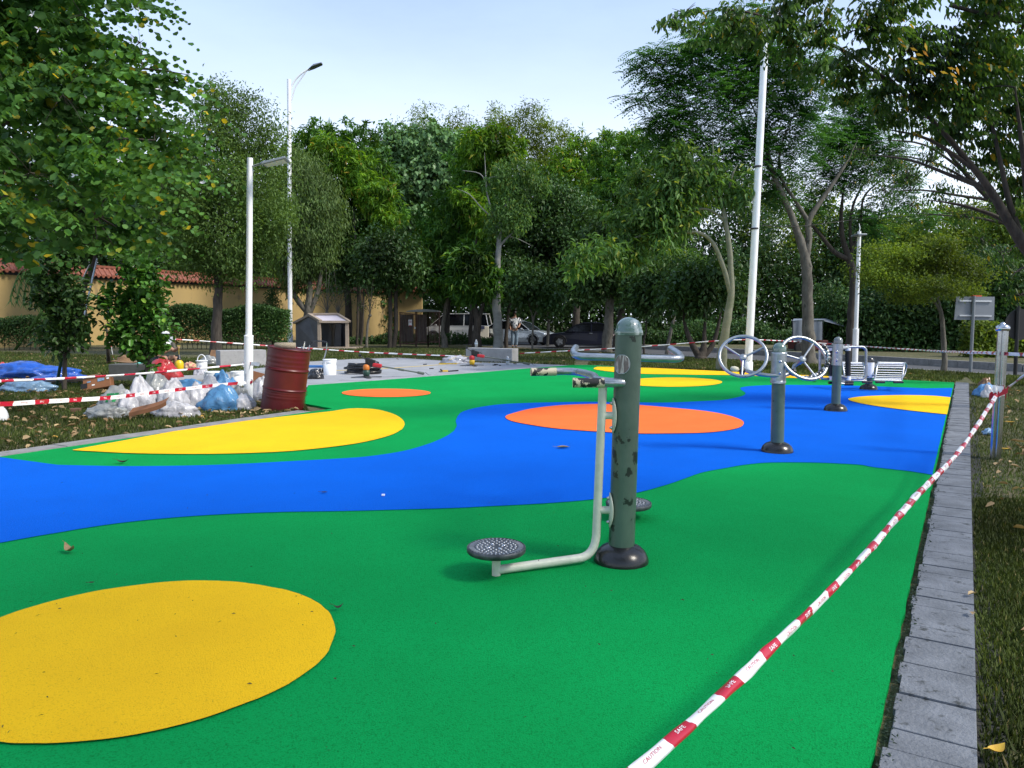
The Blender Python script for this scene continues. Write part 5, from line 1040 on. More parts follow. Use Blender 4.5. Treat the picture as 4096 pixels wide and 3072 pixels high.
# orange-yellow leaf cluster
b = MB(); rr = random.Random(5)
for px, py in [(3590, 150), (3600, 175), (3640, 190), (3660, 215), (3670, 245), (3640, 230), (3700, 170), (3720, 280), (3790, 270), (3800, 290), (3760, 285), (3825, 265), (3690, 200), (3815, 310)]:
    q = P(px, py, 8.6); a = rr.uniform(-1.4, -.2); d = Vector((math.cos(a) * .8, -.2, math.sin(a))); w = d.cross(Vector((0, 1, 0))).normalized() * .016; L_ = .11
    b.add([q, q + d * L_ * .4 + w, q + d * L_, q + d * L_ * .4 - w], [(0, 1, 2, 3)], True)
tag(b.build('orange_leaves', leafmat('orange leaf', (.55, .26, .02), (.6, .38, .03), (.5, .08, .01), trans=.4), smooth=False), 'cluster of orange and yellow leaves hanging high in the right-hand tree', 'leaves')['kind'] = 'thing'
# --- far screen of trees and dark undergrowth
def far_tree(i, px, Y, top, w, lm, spec, label, low=1290):
    rr = random.Random(100 + i); h = low - top; bl = []
    for k in range(12):
        t = (k + .5) / 12; y = top + w * .35 + (h - w * .5) * t; ww = w * (.55 + .45 * math.sin(math.pi * min(1, t * .9 + .15))); bl.append((px + rr.uniform(-1, 1) * w * .55, y, ww * .55, rr.uniform(-2, 2)))
    bigtree(label, px, Y, bl, 650, spec, lm, 100 + i, name='forest_tree', twigs=2, group='trees of the dark wood behind the lawn')
FT = [(-150, 70, 420, 260, 'D'), (150, 66, 520, 260, 'D'), (430, 70, 560, 260, 'B'), (700, 66, 520, 250, 'D'), (980, 70, 560, 240, 'D'), (1200, 64, 570, 230, 'M'), (1480, 66, 620, 240, 'D'), (1760, 70, 600, 260, 'B'), (2040, 74, 600, 260, 'D'), (2330, 70, 600, 250, 'D'), (2620, 68, 560, 260, 'M'), (2900, 66, 640, 260, 'D'), (3180, 64, 700, 260, 'Y'), (3420, 62, 800, 220, 'D'), (3660, 60, 930, 220, 'D'), (3900, 60, 960, 220, 'B'), (4180, 58, 920, 260, 'D')]
wh = ['behind the bauhinia at far left', 'above the left end of the tiled wall', 'above the tiled wall, second from left', 'behind the round olive tree', 'behind the tall street lamp', 'between street lamp and mango crown', 'behind the mango with new leaves', 'behind the broad grey-green crown', 'behind the silver trunk', 'behind the yellow-green drooping tips', 'behind the full dark mango', 'behind the olive trunk', 'between the white mast and feathery trunk', 'behind the farther white lamp post', 'behind the layered tree', 'above the grey sign back', 'at the far right edge behind the black disc']
for i, (px, Y, top, w, k) in enumerate(FT):
    far_tree(i, px, Y, top, w, dict(D=L_DARK, B=L_BROAD, M=L_MANGO, Y=L_YEL)[k], dict(D=dict(t='fine', L=.34, W=.55, n=14, droop=.5, r=.5), B=dict(t='fine', L=.34, W=.7, n=12, droop=.8, r=.5), M=dict(t='whorl', L=.42, W=.26, n=12, droop=.5, r=.2), Y=dict(t='fine', L=.3, W=.5, n=14, droop=.3, r=.5))[k], 'dark wood tree ' + wh[i])
def mass(name, x0, x1, Y, h, n, L_, lm, depth=3, label=None, seed=3, y_slope=0.0, wdt=.5):
    rng = np.random.default_rng(seed); a, c = P(x0, 1350, Y).x, P(x1, 1350, Y).x
    X = a + (c - a) * rng.random(n); Yv = Y + rng.random(n) ** .8 * depth + y_slope * (X - a); top = h * (.72 + .28 * np.sin(X * 1.3) * np.cos(X * .57 + 1)) ; Z = rng.random(n) * top
    D = nrmz(rng.normal(0, .7, (n, 3)) + np.array([0, -.3, -.3])); N = nrmz(rng.normal(0, .5, (n, 3)) + np.array([0, -.4, .8]))
    Ln = L_ * (.6 + .7 * rng.random(n)); V, T = leaf_arrays(np.column_stack([X, Yv, Z]), D, N, Ln, Ln * wdt, 'kite', .2, .2)
    o = np_mesh(name, V, T, lm); o['kind'] = 'stuff'
    return o
mass('undergrowth', 1200, 3700, 58, 11.0, 72000, .38, L_DARK, 8)
mass('undergrowth', -400, 1300, 62, 13.0, 40000, .55, L_DARK, 8, seed=4)
mass('undergrowth', 3350, 4500, 33, 4.6, 60000, .20, L_DARK, 3, seed=5, y_slope=-.35)
mass('undergrowth', 2500, 3400, 42, 1.6, 16000, .18, L_DARK, 2, seed=6)
mass('undergrowth', 1380, 2000, 40, .7, 5000, .16, L_DARK, 1.2, seed=7)
mass('ivy', 3900, 4200, 27, 1.9, 5000, .16, L_YEL, 1, seed=8)
# two long dark clipped bodies behind to close off the light
# hedge against the wall
def hedge(label, x0, x1, Yb, h, n, seed, lm=L_DARK):
    rng = np.random.default_rng(seed); A, Bq = P(x0, 1380, Yb), P(x1, 1380, Yb); o = thing('hedge', label, 'hedge', (A.x, Yb, 0))
    b = MB(); rr = random.Random(seed)
    for k in range(int((Bq.x - A.x) / .22)):
        x = A.x + .22 * k + rr.uniform(-.05, .05); b.tube([Vector((x, Yb + .2, 0)), Vector((x + rr.uniform(-.1, .1), Yb + .2, h * .55)), Vector((x + rr.uniform(-.2, .2), Yb + .2, h * .85))], .014, 4, cap=False)
    b.build('stems', BARK_D, o)['kind'] = 'stuff'
    X = A.x + (Bq.x - A.x) * rng.random(n); Z = h * (.12 + .88 * rng.random(n) ** .55) * (1 + .07 * np.sin(X * 2.1)); Yv = Yb + (rng.random(n) - .5) * .8
    D = nrmz(rng.normal(0, .7, (n, 3)) + np.array([0, -.4, .1])); N = nrmz(rng.normal(0, .5, (n, 3)) + np.array([0, -.4, .8])); Ln = .09 * (.7 + .6 * rng.random(n))
    V, T = leaf_arrays(np.column_stack([X, Yv, Z]), D, N, Ln, Ln * .6); np_mesh('leaves', V, T, lm, o)['kind'] = 'stuff'
hedge('clipped dark hedge along the yellow wall, right of the young glossy tree', 640, 1160, 32.5, 1.85, 24000, 1)
hedge('straggly brownish hedge along the yellow wall at far left', -60, 330, 31, 1.35, 9000, 2)
tree('columnar_shrub', 'narrow upright shrub poking above the hedge between the two left lamp posts', (1090, 1383), [(1090, 1300, 4), (1090, 1200, 3)], [(1090, 1180, 22), (1088, 1220, 30), (1092, 1260, 34), (1090, 1300, 34), (1095, 1340, 28)], 300, dict(t='fine', L=.10, W=.5, n=12, droop=-.2, r=.08), L_DARK, BARK_D, seed=81, cat='shrub')
# ------------------------------------------------------------------ yellow wall with tiled coping
M_YW = mat('ochre plaster', (.42, .30, .12), .85, col2=(.36, .26, .11), scale=.6, bump=.15, bscale=20, col3=(.20, .15, .08), scale3=1.3, ramp3=(.56, .72), stretch=(1, 1, .7))
M_TILE = mat('terracotta tile', (.27, .085, .048), .6, col2=(.17, .055, .035), scale=8, col3=(.10, .045, .03), scale3=3, ramp3=(.6, .72))
M_SLATE = mat('dark eave band', (.035, .04, .045), .7)
def inv_wall(px): return 1.0 / (.0294 - 8.08e-6 * px)
WA = Vector((P(-420, 1300, inv_wall(-420)).x, inv_wall(-420), 0)); WB_ = Vector((P(1570, 1300, inv_wall(1570)).x, inv_wall(1570), 0))
wall = thing('boundary_wall', 'long ochre-yellow plaster wall capped with terracotta roof tiles, behind hedge and lawn at left', 'wall', tuple(WA))
wd = (WB_ - WA).normalized(); wn = Vector((wd.y, -wd.x, 0)); WL = (WB_ - WA).length; WH = 3.35
b = MB(); b.beam(WA + Vector((0, 0, WH / 2 - .1)), WB_ + Vector((0, 0, WH / 2 - .1)), .3, WH + .2); b.build('plaster', M_YW, wall, smooth=False)
b = MB(); b.beam(WA + Vector((0, 0, WH + .06)), WB_ + Vector((0, 0, WH + .06)), .42, .14); b.build('eave_band', M_SLATE, wall, smooth=False)
b = MB()
for z_, w_, h_ in ((WH + .62, .30, .07), (WH + .68, .20, .06), (WH + .57, .24, .05)): b.beam(WA + Vector((0, 0, z_)), WB_ + Vector((0, 0, z_)), w_, h_)
b.build('ridge_coping', M_TILE, wall, smooth=False)
b = MB(); e0_ = WH + .16; r0_ = WH + .58
for sd_ in (1, -1):
    b.add([WA + wn * .42 * sd_ + Vector((0, 0, e0_)), WB_ + wn * .42 * sd_ + Vector((0, 0, e0_)), WB_ + wn * .06 * sd_ + Vector((0, 0, r0_)), WA + wn * .06 * sd_ + Vector((0, 0, r0_))], [(0, 1, 2, 3)], True)
b.build('roof_bed', M_TILE, wall, smooth=False)
# one roll tile, shared by all repeats
b = MB(); q0 = Vector((0, -.52, 0)); 
def tile_mesh():
    b = MB(); vs = []; n = 6; dn = Vector((0, -.44, -.44 * .95 * 1.05)); 
    for i, t in enumerate((0, .5, 1)):
        c_ = Vector((0, -.06 - .38 * t, -.44 * t))
        for k in range(n + 1): a = math.pi * k / n; r_ = .075 * (1 + .1 * t); vs.append(c_ + Vector((math.cos(a) * r_, math.sin(a) * .0, math.sin(a) * r_ * 1.1)))
    b.add(vs, [(i * (n + 1) + k, i * (n + 1) + k + 1, (i + 1) * (n + 1) + k + 1, (i + 1) * (n + 1) + k) for i in range(2) for k in range(n)])
    b.add(vs[-(n + 1):], [tuple(range(n + 1))], True)
    # round end disc drip under the eave
    b.lathe([(.085, -.02), (.085, .02)], vs[-1] + Vector((.075, 0, 0)) + Vector((0.0, -.01, -.005)), 8, (0, 1, .1)); return b
proto = tile_mesh().build('roof_tile', M_TILE); tm = proto.data; bpy.data.objects.remove(proto)
ntile = int(WL / .27); wa = math.atan2(wd.y, wd.x); count = 0; rest = MB(); Rm = Matrix.Rotation(wa, 3, 'Z')
for k in range(ntile):
    p = WA + wd * (.27 * (k + .5)) + Vector((0, 0, r0_ + .01)); loc = p - WA
    o = bpy.data.objects.new('roof_tile', tm); COL.objects.link(o); o.parent = wall; o.location = loc; o.rotation_euler = (random.uniform(-.01, .01), 0, wa + random.uniform(-.02, .02)); count += 1
# wall end pier, brighter, with its own hipped coping
pe = thing('wall_end_pier', 'sunlit ochre wall end with red tiled coping behind the barred gate', 'wall', (P(1585, 1350, 47).x, 47, 0))
x0, x1 = P(1583, 1300, 47).x, P(1688, 1300, 47).x
b = MB(); b.box(((x0 + x1) / 2, 47.2, 1.5), (x1 - x0, .4, 3.2)); b.build('plaster', M_YW, pe, smooth=False)
b = MB(); b.box(((x0 + x1) / 2 + .1, 47.2, 3.12), (x1 - x0 + .5, .9, .12)); b.add([(x0 - .3, 46.6, 3.2), (x1 + .5, 46.6, 3.2), (x1 + .15, 47.1, 3.85), (x0 - .3, 47.1, 3.85)], [(0, 1, 2, 3)], True); b.add([(x1 + .5, 46.6, 3.2), (x1 + .5, 47.8, 3.2), (x1 + .15, 47.3, 3.85), (x1 + .15, 47.1, 3.85)], [(0, 1, 2, 3)], True); b.box(((x0 + x1) / 2 - .1, 47.2, 3.9), (x1 - x0 + .3, .3, .16)); b.build('roof_bed', M_TILE, pe, smooth=False)
for k in range(8):
    o = bpy.data.objects.new('roof_tile', tm); COL.objects.link(o); o.parent = pe; o.location = (x0 - .15 + .28 * k - pe.location.x, 47.05 - pe.location.y, 3.86); o.scale = (1.15, 1.15, 1.45)
# ------------------------------------------------------------------ barred enclosure with sign
M_RUST = mat('rusty maroon bar', (.085, .03, .028), .7, col2=(.16, .10, .07), scale=9)
fy_ = 36.5; fn = thing('barred_enclosure', 'rusty maroon barred metal enclosure with small red and white sign, right of the wall', 'fence', tuple(G(1610, 1388)))
fpan = [((1600, 1250, 1374), (1663, 1258, 1374)), ((1665, 1244, 1371), (1712, 1246, 1371)), ((1712, 1248, 1368), (1758, 1250, 1368))]
def vx(px, py, Y): return P(px, py, Y)
for (xa, ya, yb_), (xb, yc, yd_) in fpan:
    b = MB()
    for q in ((xa, ya, xb, yc), (xa, yb_, xb, yd_)): b.beam(vx(q[0], q[1], fy_), vx(q[2], q[3], fy_), .05, .05)
    for x_ in (xa, xb): b.beam(Vector((vx(x_, 1300, fy_).x, fy_, 0)), vx(x_, ya - 2, fy_), .06, .06)
    pn = b.build('frame', M_RUST, fn, smooth=False)
    nb = int((xb - xa) / 5)
    for k in range(1, nb):
        x_ = lerp(xa, xb, k / nb); b = MB(); b.tube([vx(x_, ya, fy_), vx(x_, yb_, fy_)], .014, 5); b.build('bar', M_RUST, pn)
M_CURT = mat('grey white sheet', (.34, .34, .31), .8, col2=(.12, .12, .11), scale=5, stretch=(4, 1, .2))
b = MB()
for x0_, x1_ in ((1603, 1655), (1668, 1708)):
    vs = []; n = 24
    for k in range(n + 1):
        x_ = lerp(x0_, x1_, k / n); dz = .06 * math.sin(k * 2.1); vs += [vx(x_, 1258, fy_ + .35 + dz), vx(x_, 1366, fy_ + .35 + dz * 1.4)]
    b.add(vs, [(2 * k, 2 * k + 2, 2 * k + 3, 2 * k + 1) for k in range(n)])
b.build('cloth_sheet', M_CURT, fn)
sgn = thing('warning_sign', 'small white sign with red prohibition ring hanging on the barred enclosure gate', 'sign', tuple(vx(1641, 1290, fy_ - .06)))
b = MB(); b.box(vx(1641, 1291, fy_ - .06), (.17, .01, .30)); b.build('board', M_TW, sgn, smooth=False)
b = MB(); cc = vx(1641, 1287, fy_ - .07); b.tube([cc + Vector((.055 * math.cos(a), 0, .055 * math.sin(a))) for a in [k * math.pi / 10 for k in range(20)]], .008, 5, closed=True); b.beam(cc + Vector((-.04, 0, .04)), cc + Vector((.04, 0, -.04)), .01, .012); b.box(vx(1641, 1303, fy_ - .07), (.13, .006, .045)); b.build('red_symbol', M_TR, sgn)
b = MB(); b.box(cc, (.02, .004, .06)); b.build('black_figure', M_BLACKM, sgn)
b = MB(); b.tube([vx(1655, 1308, fy_ - .06), vx(1664, 1312, fy_ - .06)], .02, 6); b.box(vx(1660, 1312, fy_ - .05), (.06, .05, .10)); b.build('lock', M_GALV, fn)
# tarpaulin lid on the enclosure
b = MB(); b.lathe([(.9, 0), (.8, .06), (.4, .12), (.01, .14)], vx(1695, 1248, fy_ + .5), 14); b.build('lid', mat('dirty white lid', (.35, .33, .28), .7), fn)
# ------------------------------------------------------------------ small stone shelter
M_SHB = mat('beige stone trim', (.38, .31, .25), .8, col2=(.30, .25, .20), scale=3); M_SHG = mat('grey shelter panel', (.18, .185, .20), .7, col2=(.13, .135, .15), scale=2); M_SHR = mat('pale shelter roof', (.55, .52, .60), .4)
sy = 34.5; shl = thing('small_shelter', 'low grey gabled shelter with beige trim and pale sloping roof', 'shelter', (P(1275, 1390, sy).x, sy, 0))
S_ = lambda px, py, d=0: P(px, py, sy + d)
gz = lambda px, d=0: Vector((P(px, 1300, sy + d).x, sy + d, 0))
b = MB(); b.poly([gz(1182, .1), gz(1272, -.9), S_(1272, 1288, -.9), S_(1232, 1266, -.3), S_(1182, 1290, .1)]); 
b.poly([gz(1385, .2), gz(1385, 2), S_(1385, 1292, 2), S_(1385, 1292, .2)]); b.poly([gz(1182, 2), gz(1390, 2), S_(1390, 1290, 2), S_(1182, 1290, 2)]); b.build('panel', M_SHG, shl, smooth=False)
b = MB(); b.beam(gz(1277, -.9), S_(1277, 1290, -.9), .14, .14, (0, 1, 0)); b.beam(gz(1388, -.7), S_(1388, 1290, -.7), .14, .14, (0, 1, 0))
b.beam(S_(1270, 1287, -.95), S_(1396, 1287, -.75), .14, .10); b.beam(S_(1176, 1292, .05), S_(1240, 1259, -.3), .16, .10); b.beam(S_(1236, 1257, -.3), S_(1282, 1284, -1.0), .16, .10); b.beam(S_(1236, 1256, -.3), S_(1352, 1255, -.1), .14, .08); b.beam(S_(1350, 1256, -.1), S_(1398, 1286, -.75), .14, .08); b.build('trim', M_SHB, shl, smooth=False)
b = MB(); b.poly([S_(1240, 1259, -.25), S_(1350, 1258, -.05), S_(1392, 1284, -.72), S_(1282, 1284, -.95)]); b.poly([S_(1240, 1259, -.25), S_(1350, 1258, -.05), S_(1392, 1290, 2), S_(1182, 1290, 2)]); b.build('roof', M_SHR, shl, smooth=False)
b = MB(); b.box((gz(1345).x, sy - .2, .03), (2.2, 2.0, .06)); b.build('floor', M_SHB, shl, smooth=False)
b = MB(); b.box((gz(1318).x, sy + 1.2, .55), (.6, .5, 1.1)); b.build('inner_cabinet', M_SHG, shl, smooth=False)
# ------------------------------------------------------------------ vehicles
M_TYRE = mat('tyre', (.012, .012, .013), .8); M_GLASS = mat('car glass', (.006, .007, .009), .12, spec=.4); M_RIM = mat('alloy rim', (.35, .36, .38), .3, .9)
def car(name, label, cat, loc, rz, L, Wd_, prof, glass, wheels, paint, wr=.33, lights=True):
    """prof: side outline (x along length, z) of the lower body; glass: greenhouse outline"""
    o = thing(name, label, cat, (0, 0, 0)); hw = Wd_ / 2
    def loft(outline, hws):
        b = MB(); n = len(outline); rings = []
        for f, inset in hws: rings.append([Vector((x * (1 - .0 * inset) if not inset else x * (1 - inset * .02) , f * hw * (1 - max(0, (z - .75)) * .22), z - 0 * inset)) for x, z in outline])
        vs = [v for r in rings for v in r]; fs = []
        for i in range(len(rings) - 1):
            for k in range(n): fs.append((i * n + k, i * n + (k + 1) % n, (i + 1) * n + (k + 1) % n, (i + 1) * n + k))
        fs.append(tuple(range(n))[::-1]); fs.append(tuple(range((len(rings) - 1) * n, len(rings) * n))); b.add(vs, fs, True); return b
    b = loft(prof, [(-1, 0), (-.9, -1), (0, -1.5), (.9, -1), (1, 0)]); body = b.build('body', paint, o, smooth=False, bevel=.035)
    b = loft(glass, [(-.985, 0), (0, 0), (.985, 0)]); gh = b.build('greenhouse', M_GLASS, o, smooth=False, bevel=.02)
    # roof skin and pillars in paint
    top = [(x, z) for x, z in glass if z > max(z for _, z in glass) - .08]; xs = sorted(x for x, _ in top); zt = max(z for _, z in glass)
    b = MB(); b.box(((xs[0] + xs[-1]) / 2, 0, zt + .012), (xs[-1] - xs[0] + .08, Wd_ * .82, .05)); b.build('roof', paint, o, smooth=False, bevel=.02)
    gx = sorted(glass); 
    b = MB()
    for sd_ in (-1, 1):
        kk = lambda x, z: Vector((x, sd_ * (hw * (1 - max(0, z - .75) * .22) * .985 + .004), z))
        n = len(glass)
        for i in range(n):
            p, q = glass[i], glass[(i + 1) % n]
            b.beam(kk(*p), kk(*q), .05, .03)
        mx_ = (xs[0] + xs[-1]) / 2; zb_ = min(z for _, z in glass); b.beam(kk(mx_, zb_), kk(mx_, zt), .07, .02)
    b.build('pillars', paint, o, smooth=False)
    for wx in wheels:
        for sd_ in (-1, 1):
            b = MB(); b.lathe([(wr * .62, -.10), (wr * .95, -.10), (wr, -.07), (wr, .07), (wr * .95, .10), (wr * .62, .10)], (wx, sd_ * (hw - .09), wr), 22, (0, 1, 0)); ty = b.build('wheel', M_TYRE, o)
            b = MB(); b.lathe([(wr * .64, -.0), (wr * .62, .03), (wr * .55, .04)], (wx, sd_ * (hw - .01) - .02 * sd_, wr), 20, (0, sd_, 0))
            for k in range(5): a = k * 1.2566; b.beam(Vector((wx, sd_ * (hw + .012), wr)), Vector((wx + math.cos(a) * wr * .6, sd_ * (hw + .008), wr + math.sin(a) * wr * .6)), .05, .04)
            b.build('rim', M_RIM, ty, smooth=False)
            b = MB(); b.tube([Vector((wx + math.cos(a) * wr * 1.12, sd_ * (hw + .004), wr + math.sin(a) * wr * 1.12)) for a in [math.pi * k / 10 for k in range(11)]], .025, 5); b.build('wheel_arch', M_BLACKM, ty)
    if lights:
        fx = max(x for x, _ in prof)
        for sd_ in (-1, 1):
            b = MB(); b.box((fx - .10, sd_ * hw * .72, .66), (.22, hw * .42, .13), Matrix.Rotation(-.35 * sd_, 3, 'Z')); b.build('headlight', mat('headlight lens', (.7, .72, .75), .1, spec=.8), o, smooth=False, bevel=.03)
        b = MB(); b.box((fx - .01, 0, .60), (.06, hw * .75, .16)); g_ = b.build('grille', M_DARKM, o, smooth=False)
        for k in range(4):
            b = MB(); b.box((fx + .022, 0, .545 + .036 * k), (.012, hw * .7, .012)); b.build('slat', M_GALV, g_, smooth=False)
        b = MB(); b.box((fx + .02, 0, .38), (.03, .44, .14)); b.build('number_plate', mat('blue plate', (.02, .06, .35), .4), o, smooth=False)
        b = MB(); b.box((fx - .02, 0, .27), (.05, hw * 1.3, .10)); b.build('lower_intake', M_BLACKM, o, smooth=False)
    for sd_ in (-1, 1):
        b = MB(); mz = min(z for _, z in glass) + .05; gxm = max(x for x, _ in glass) - .45; b.box((gxm, sd_ * (hw + .07), mz), (.12, .16, .11)); b.build('mirror', paint, o, smooth=False, bevel=.03)
        b = MB(); b.box((-.25, sd_ * (hw + .006), .80), (.16, .02, .03)); b.box((-1.15, sd_ * (hw + .004), .80), (.16, .02, .03)); b.build('door_handle', M_GALV, o, smooth=False)
        b = MB()
        for x_ in (.35, -.55, -1.4): b.box((x_, sd_ * (hw + .002), .60), (.012, .004, .55))
        b.build('door_seam', M_BLACKM, o, smooth=False)
    o.location = loc; o.rotation_euler = (0, 0, rz); return o
SED = [(-2.3, .28), (-2.34, .55), (-2.28, .86), (-1.75, .98), (-1.0, .97), (.95, .92), (1.75, .84), (2.15, .72), (2.3, .55), (2.3, .30), (2.1, .2), (-2.1, .2)]
SEDG = [(-1.75, .95), (-1.15, 1.36), (-.7, 1.45), (.15, 1.45), (.55, 1.35), (1.15, .93)]
pS = mat('silver car paint', (.62, .68, .74), .25, .5, coat=.6); pD = mat('midnight blue car paint', (.005, .007, .020), .4, .0, spec=.3, coat=.15); pW = mat('white van paint', (.62, .60, .55), .35, coat=.5)
def at_road(px, Y): p = P(px, 1350, Y); return Vector((p.x, Y, -.15))
car('silver_car', 'silver saloon car parked behind the silver tree trunk, front facing right', 'car', at_road(2068, 45.5), math.radians(-24), 4.6, 1.78, SED, SEDG, (-1.42, 1.42), pS)
car('dark_car', 'dark midnight blue saloon car parked nose left, partly behind the thick grey trunk', 'car', at_road(2345, 40.6), math.radians(180 - 6), 4.6, 1.78, [(x, z * .93) for x, z in SED], [(x, z * .93) for x, z in SEDG], (-1.42, 1.42), pD)
b = MB()
for k, (w_, m_) in enumerate(((22, 0), (16, 0), (18, 0), (18, 0))): b.box(P(2464 + k * .3, 1340 + k * 13, 38.0), (.26, .05, .10))
tag(b.build('stacked_reflectors', mat('reflector', (.75, .60, .55), .3), smooth=False), 'stack of small white and reddish reflector plates beside the thick grey trunk', 'reflectors')['kind'] = 'stuff'
VAN = [(-2.35, .35), (-2.4, .9), (-2.36, 1.15), (1.5, 1.12), (2.05, 1.0), (2.38, .75), (2.4, .35), (2.2, .22), (-2.2, .22)]
VANG = [(-2.32, 1.12), (-2.15, 1.86), (-1.8, 1.92), (.55, 1.92), (.9, 1.84), (1.75, 1.1)]
car('white_van', 'off-white people carrier with dark windows parked behind the barred enclosure', 'van', at_road(1830, 52), math.radians(172), 4.8, 1.85, VAN, VANG, (-1.5, 1.5), pW, wr=.36)
b = MB(); q = P(1925, 1330, 45); b.box(q, (.9, .5, .75)); bx_ = b.build('cabinet', mat('cream box', (.55, .52, .44), .6), smooth=False, bevel=.03); tag(bx_, 'cream boxy scooter trunk with dark badge between the dark leaning tree and silver trunk', 'box')
b = MB(); b.box(P(1931, 1311, 44.7), (.22, .02, .18)); bd = b.build('badge', mat('dark badge', (.05, .06, .12), .4), bx_, smooth=False)
# cargo tricycle with grey canopy
ty_ = 33.0; tc_ = thing('cargo_tricycle', 'cargo tricycle under a grey tarpaulin canopy behind the feathery tree trunk', 'tricycle', (P(3265, 1400, ty_).x, ty_, -.15))
C_ = lambda px, py, d=0: P(px, py, ty_ + d)
M_TARP = mat('grey tarpaulin', (.17, .20, .24), .5, col2=(.12, .14, .17), scale=4, bump=.5, bscale=5, stretch=(1, 1, .3))
b = MB(); n = 10
def quadgrid(b, A, B_, C2, D_, nx, ny, f):
    vs = []; 
    for i in range(nx + 1):
        for j in range(ny + 1):
            u, v = i / nx, j / ny; p = A.lerp(B_, u).lerp(D_.lerp(C2, u), v); vs.append(p + f(u, v))
    b.add(vs, [(i * (ny + 1) + j, (i + 1) * (ny + 1) + j, (i + 1) * (ny + 1) + j + 1, i * (ny + 1) + j + 1) for i in range(nx) for j in range(ny)])
wv = lambda u, v: Vector((0, .04 * math.sin(u * 19), .03 * math.sin(v * 9 + u * 5)))
quadgrid(b, C_(3170, 1283), C_(3292, 1283), C_(3290, 1362), C_(3168, 1368), 12, 6, wv)
quadgrid(b, C_(3170, 1283, 0), C_(3300, 1280, 0), C_(3310, 1279, 1.3), C_(3180, 1277, 1.3), 10, 4, lambda u, v: Vector((0, 0, .06 * math.sin(v * 3.14))))
quadgrid(b, C_(3292, 1283, 0), C_(3376, 1306, .1), C_(3372, 1300, 1.2), C_(3310, 1279, 1.3), 8, 4, lambda u, v: Vector((0, 0, .08 * math.sin(v * 3.14))))
quadgrid(b, C_(3168, 1284, 0), C_(3178, 1278, 1.3), C_(3178, 1360, 1.3), C_(3168, 1366, 0), 6, 6, wv)
b.build('canopy', M_TARP, tc_)
b = MB()
for x_ in (3172, 3290): b.tube([C_(x_, 1365), C_(x_, 1284)], .02, 5)
b.tube([C_(3340, 1395, .5), C_(3352, 1350, .5), C_(3360, 1304, .5)], .02, 5); b.tube([C_(3290, 1375, .3), C_(3345, 1378, .5), C_(3362, 1365, .5)], .03, 6); b.tube([C_(3355, 1340, .2), C_(3358, 1340, .9)], .02, 5); b.build('frame', M_DARKM, tc_)
b = MB(); b.box(C_(3230, 1378, .6), (1.4, 1.1, .42)); b.build('cargo_box', mat('dark maroon box', (.10, .02, .02), .6), tc_, smooth=False, bevel=.02)
b = MB(); b.box(C_(3312, 1372, .5), (.5, .35, .12)); b.build('saddle', M_BLACKR, tc_, bevel=.04)
for x_, d_ in ((3200, 0), (3200, 1.1), (3362, .5)):
    p = C_(x_, 1390, d_); b = MB(); b.lathe([(.17, -.05), (.25, -.05), (.27, 0), (.25, .05), (.17, .05)], (p.x, p.y, .12), 18, (0, 1, 0)); b.lathe([(.17, 0), (.03, .03)], (p.x, p.y, .12), 12, (0, 1, 0)); b.build('wheel', M_TYRE, tc_)
# ------------------------------------------------------------------ signs at the right
M_SB = mat('grey sign back', (.20, .22, .245), .5, .2)
c = G(3881, 1497); sg = thing('road_sign', 'back of a rectangular grey road sign on a thin grey post beside the road', 'sign', (c.x, c.y, 0)); Yg = c.y
A, B_, C2, D_ = P(3826, 1186, Yg), P(3979, 1187, Yg), P(3976, 1281, Yg), P(3817, 1279, Yg)
b = MB(); b.prism([A, B_, C2, D_], (0, .02, 0)); pb = b.build('panel', M_SB, sg, smooth=False)
b = MB(); b.tube([c, P(3896, 1184, Yg - .05)], .038, 10); b.build('post', M_SB, sg)
for py in (1203, 1262):
    b = MB(); b.beam(P(3838, py, Yg - .02), P(3966, py + 2, Yg - .02), .02, .035); b.build('rail', mat('bright rail', (.6, .62, .64), .35, .5), pb, smooth=False)
b = MB(); b.box(P(3905, 1184, Yg + .3), (.22, .1, .03)); b.build('orange_edge', mat('orange red sheet', (.65, .10, .03), .5), sg, smooth=False)
c = G(4060, 1508); sg2 = thing('round_sign', 'back of a round black sign on a dark post at the right edge', 'sign', (c.x, c.y, 0)); Yg = c.y
b = MB(); b.lathe([(.36, -.012), (.36, .012)], P(4080, 1298, Yg), 32, (0, 1, 0)); b.build('disc', M_BLACKM, sg2, smooth=False)
b = MB(); b.tube([c, P(4072, 1250, Yg - .05), P(4076, 1210, Yg - .05)], .042, 10); b.build('post', M_BLACKM, sg2)
# white gate frame, red and white pillar, small truck beyond
gy = 45; gt_ = thing('white_gate_frame', 'white tubular gate frame glimpsed between the sign back and the right edge', 'gate', (P(4030, 1400, gy).x, gy, 0)); Wt = lambda px, py: P(px, py, gy)
for a_, b_ in (((3983, 1160), (4078, 1160)), ((3983, 1160), (3985, 1300)), ((4078, 1160), (4078, 1240)), ((4028, 1160), (4028, 1245)), ((3985, 1178), (4078, 1178))):
    b = MB(); b.beam(Wt(*a_), Wt(*b_), .09, .09, (0, 1, 0)); b.build('bar', M_WHITE, gt_, smooth=False)
for k in range(9): b = MB(); b.beam(Wt(4020 + k * 9, 1345), Wt(4020 + k * 9, 1372), .04, .04, (0, 1, 0)); b.build('picket', M_WHITE, gt_, smooth=False)
b = MB(); b.beam(Wt(4018, 1347), Wt(4096, 1347), .06, .06); b.beam(Wt(4018, 1370), Wt(4096, 1370), .06, .06); b.build('rail', M_WHITE, gt_, smooth=False)
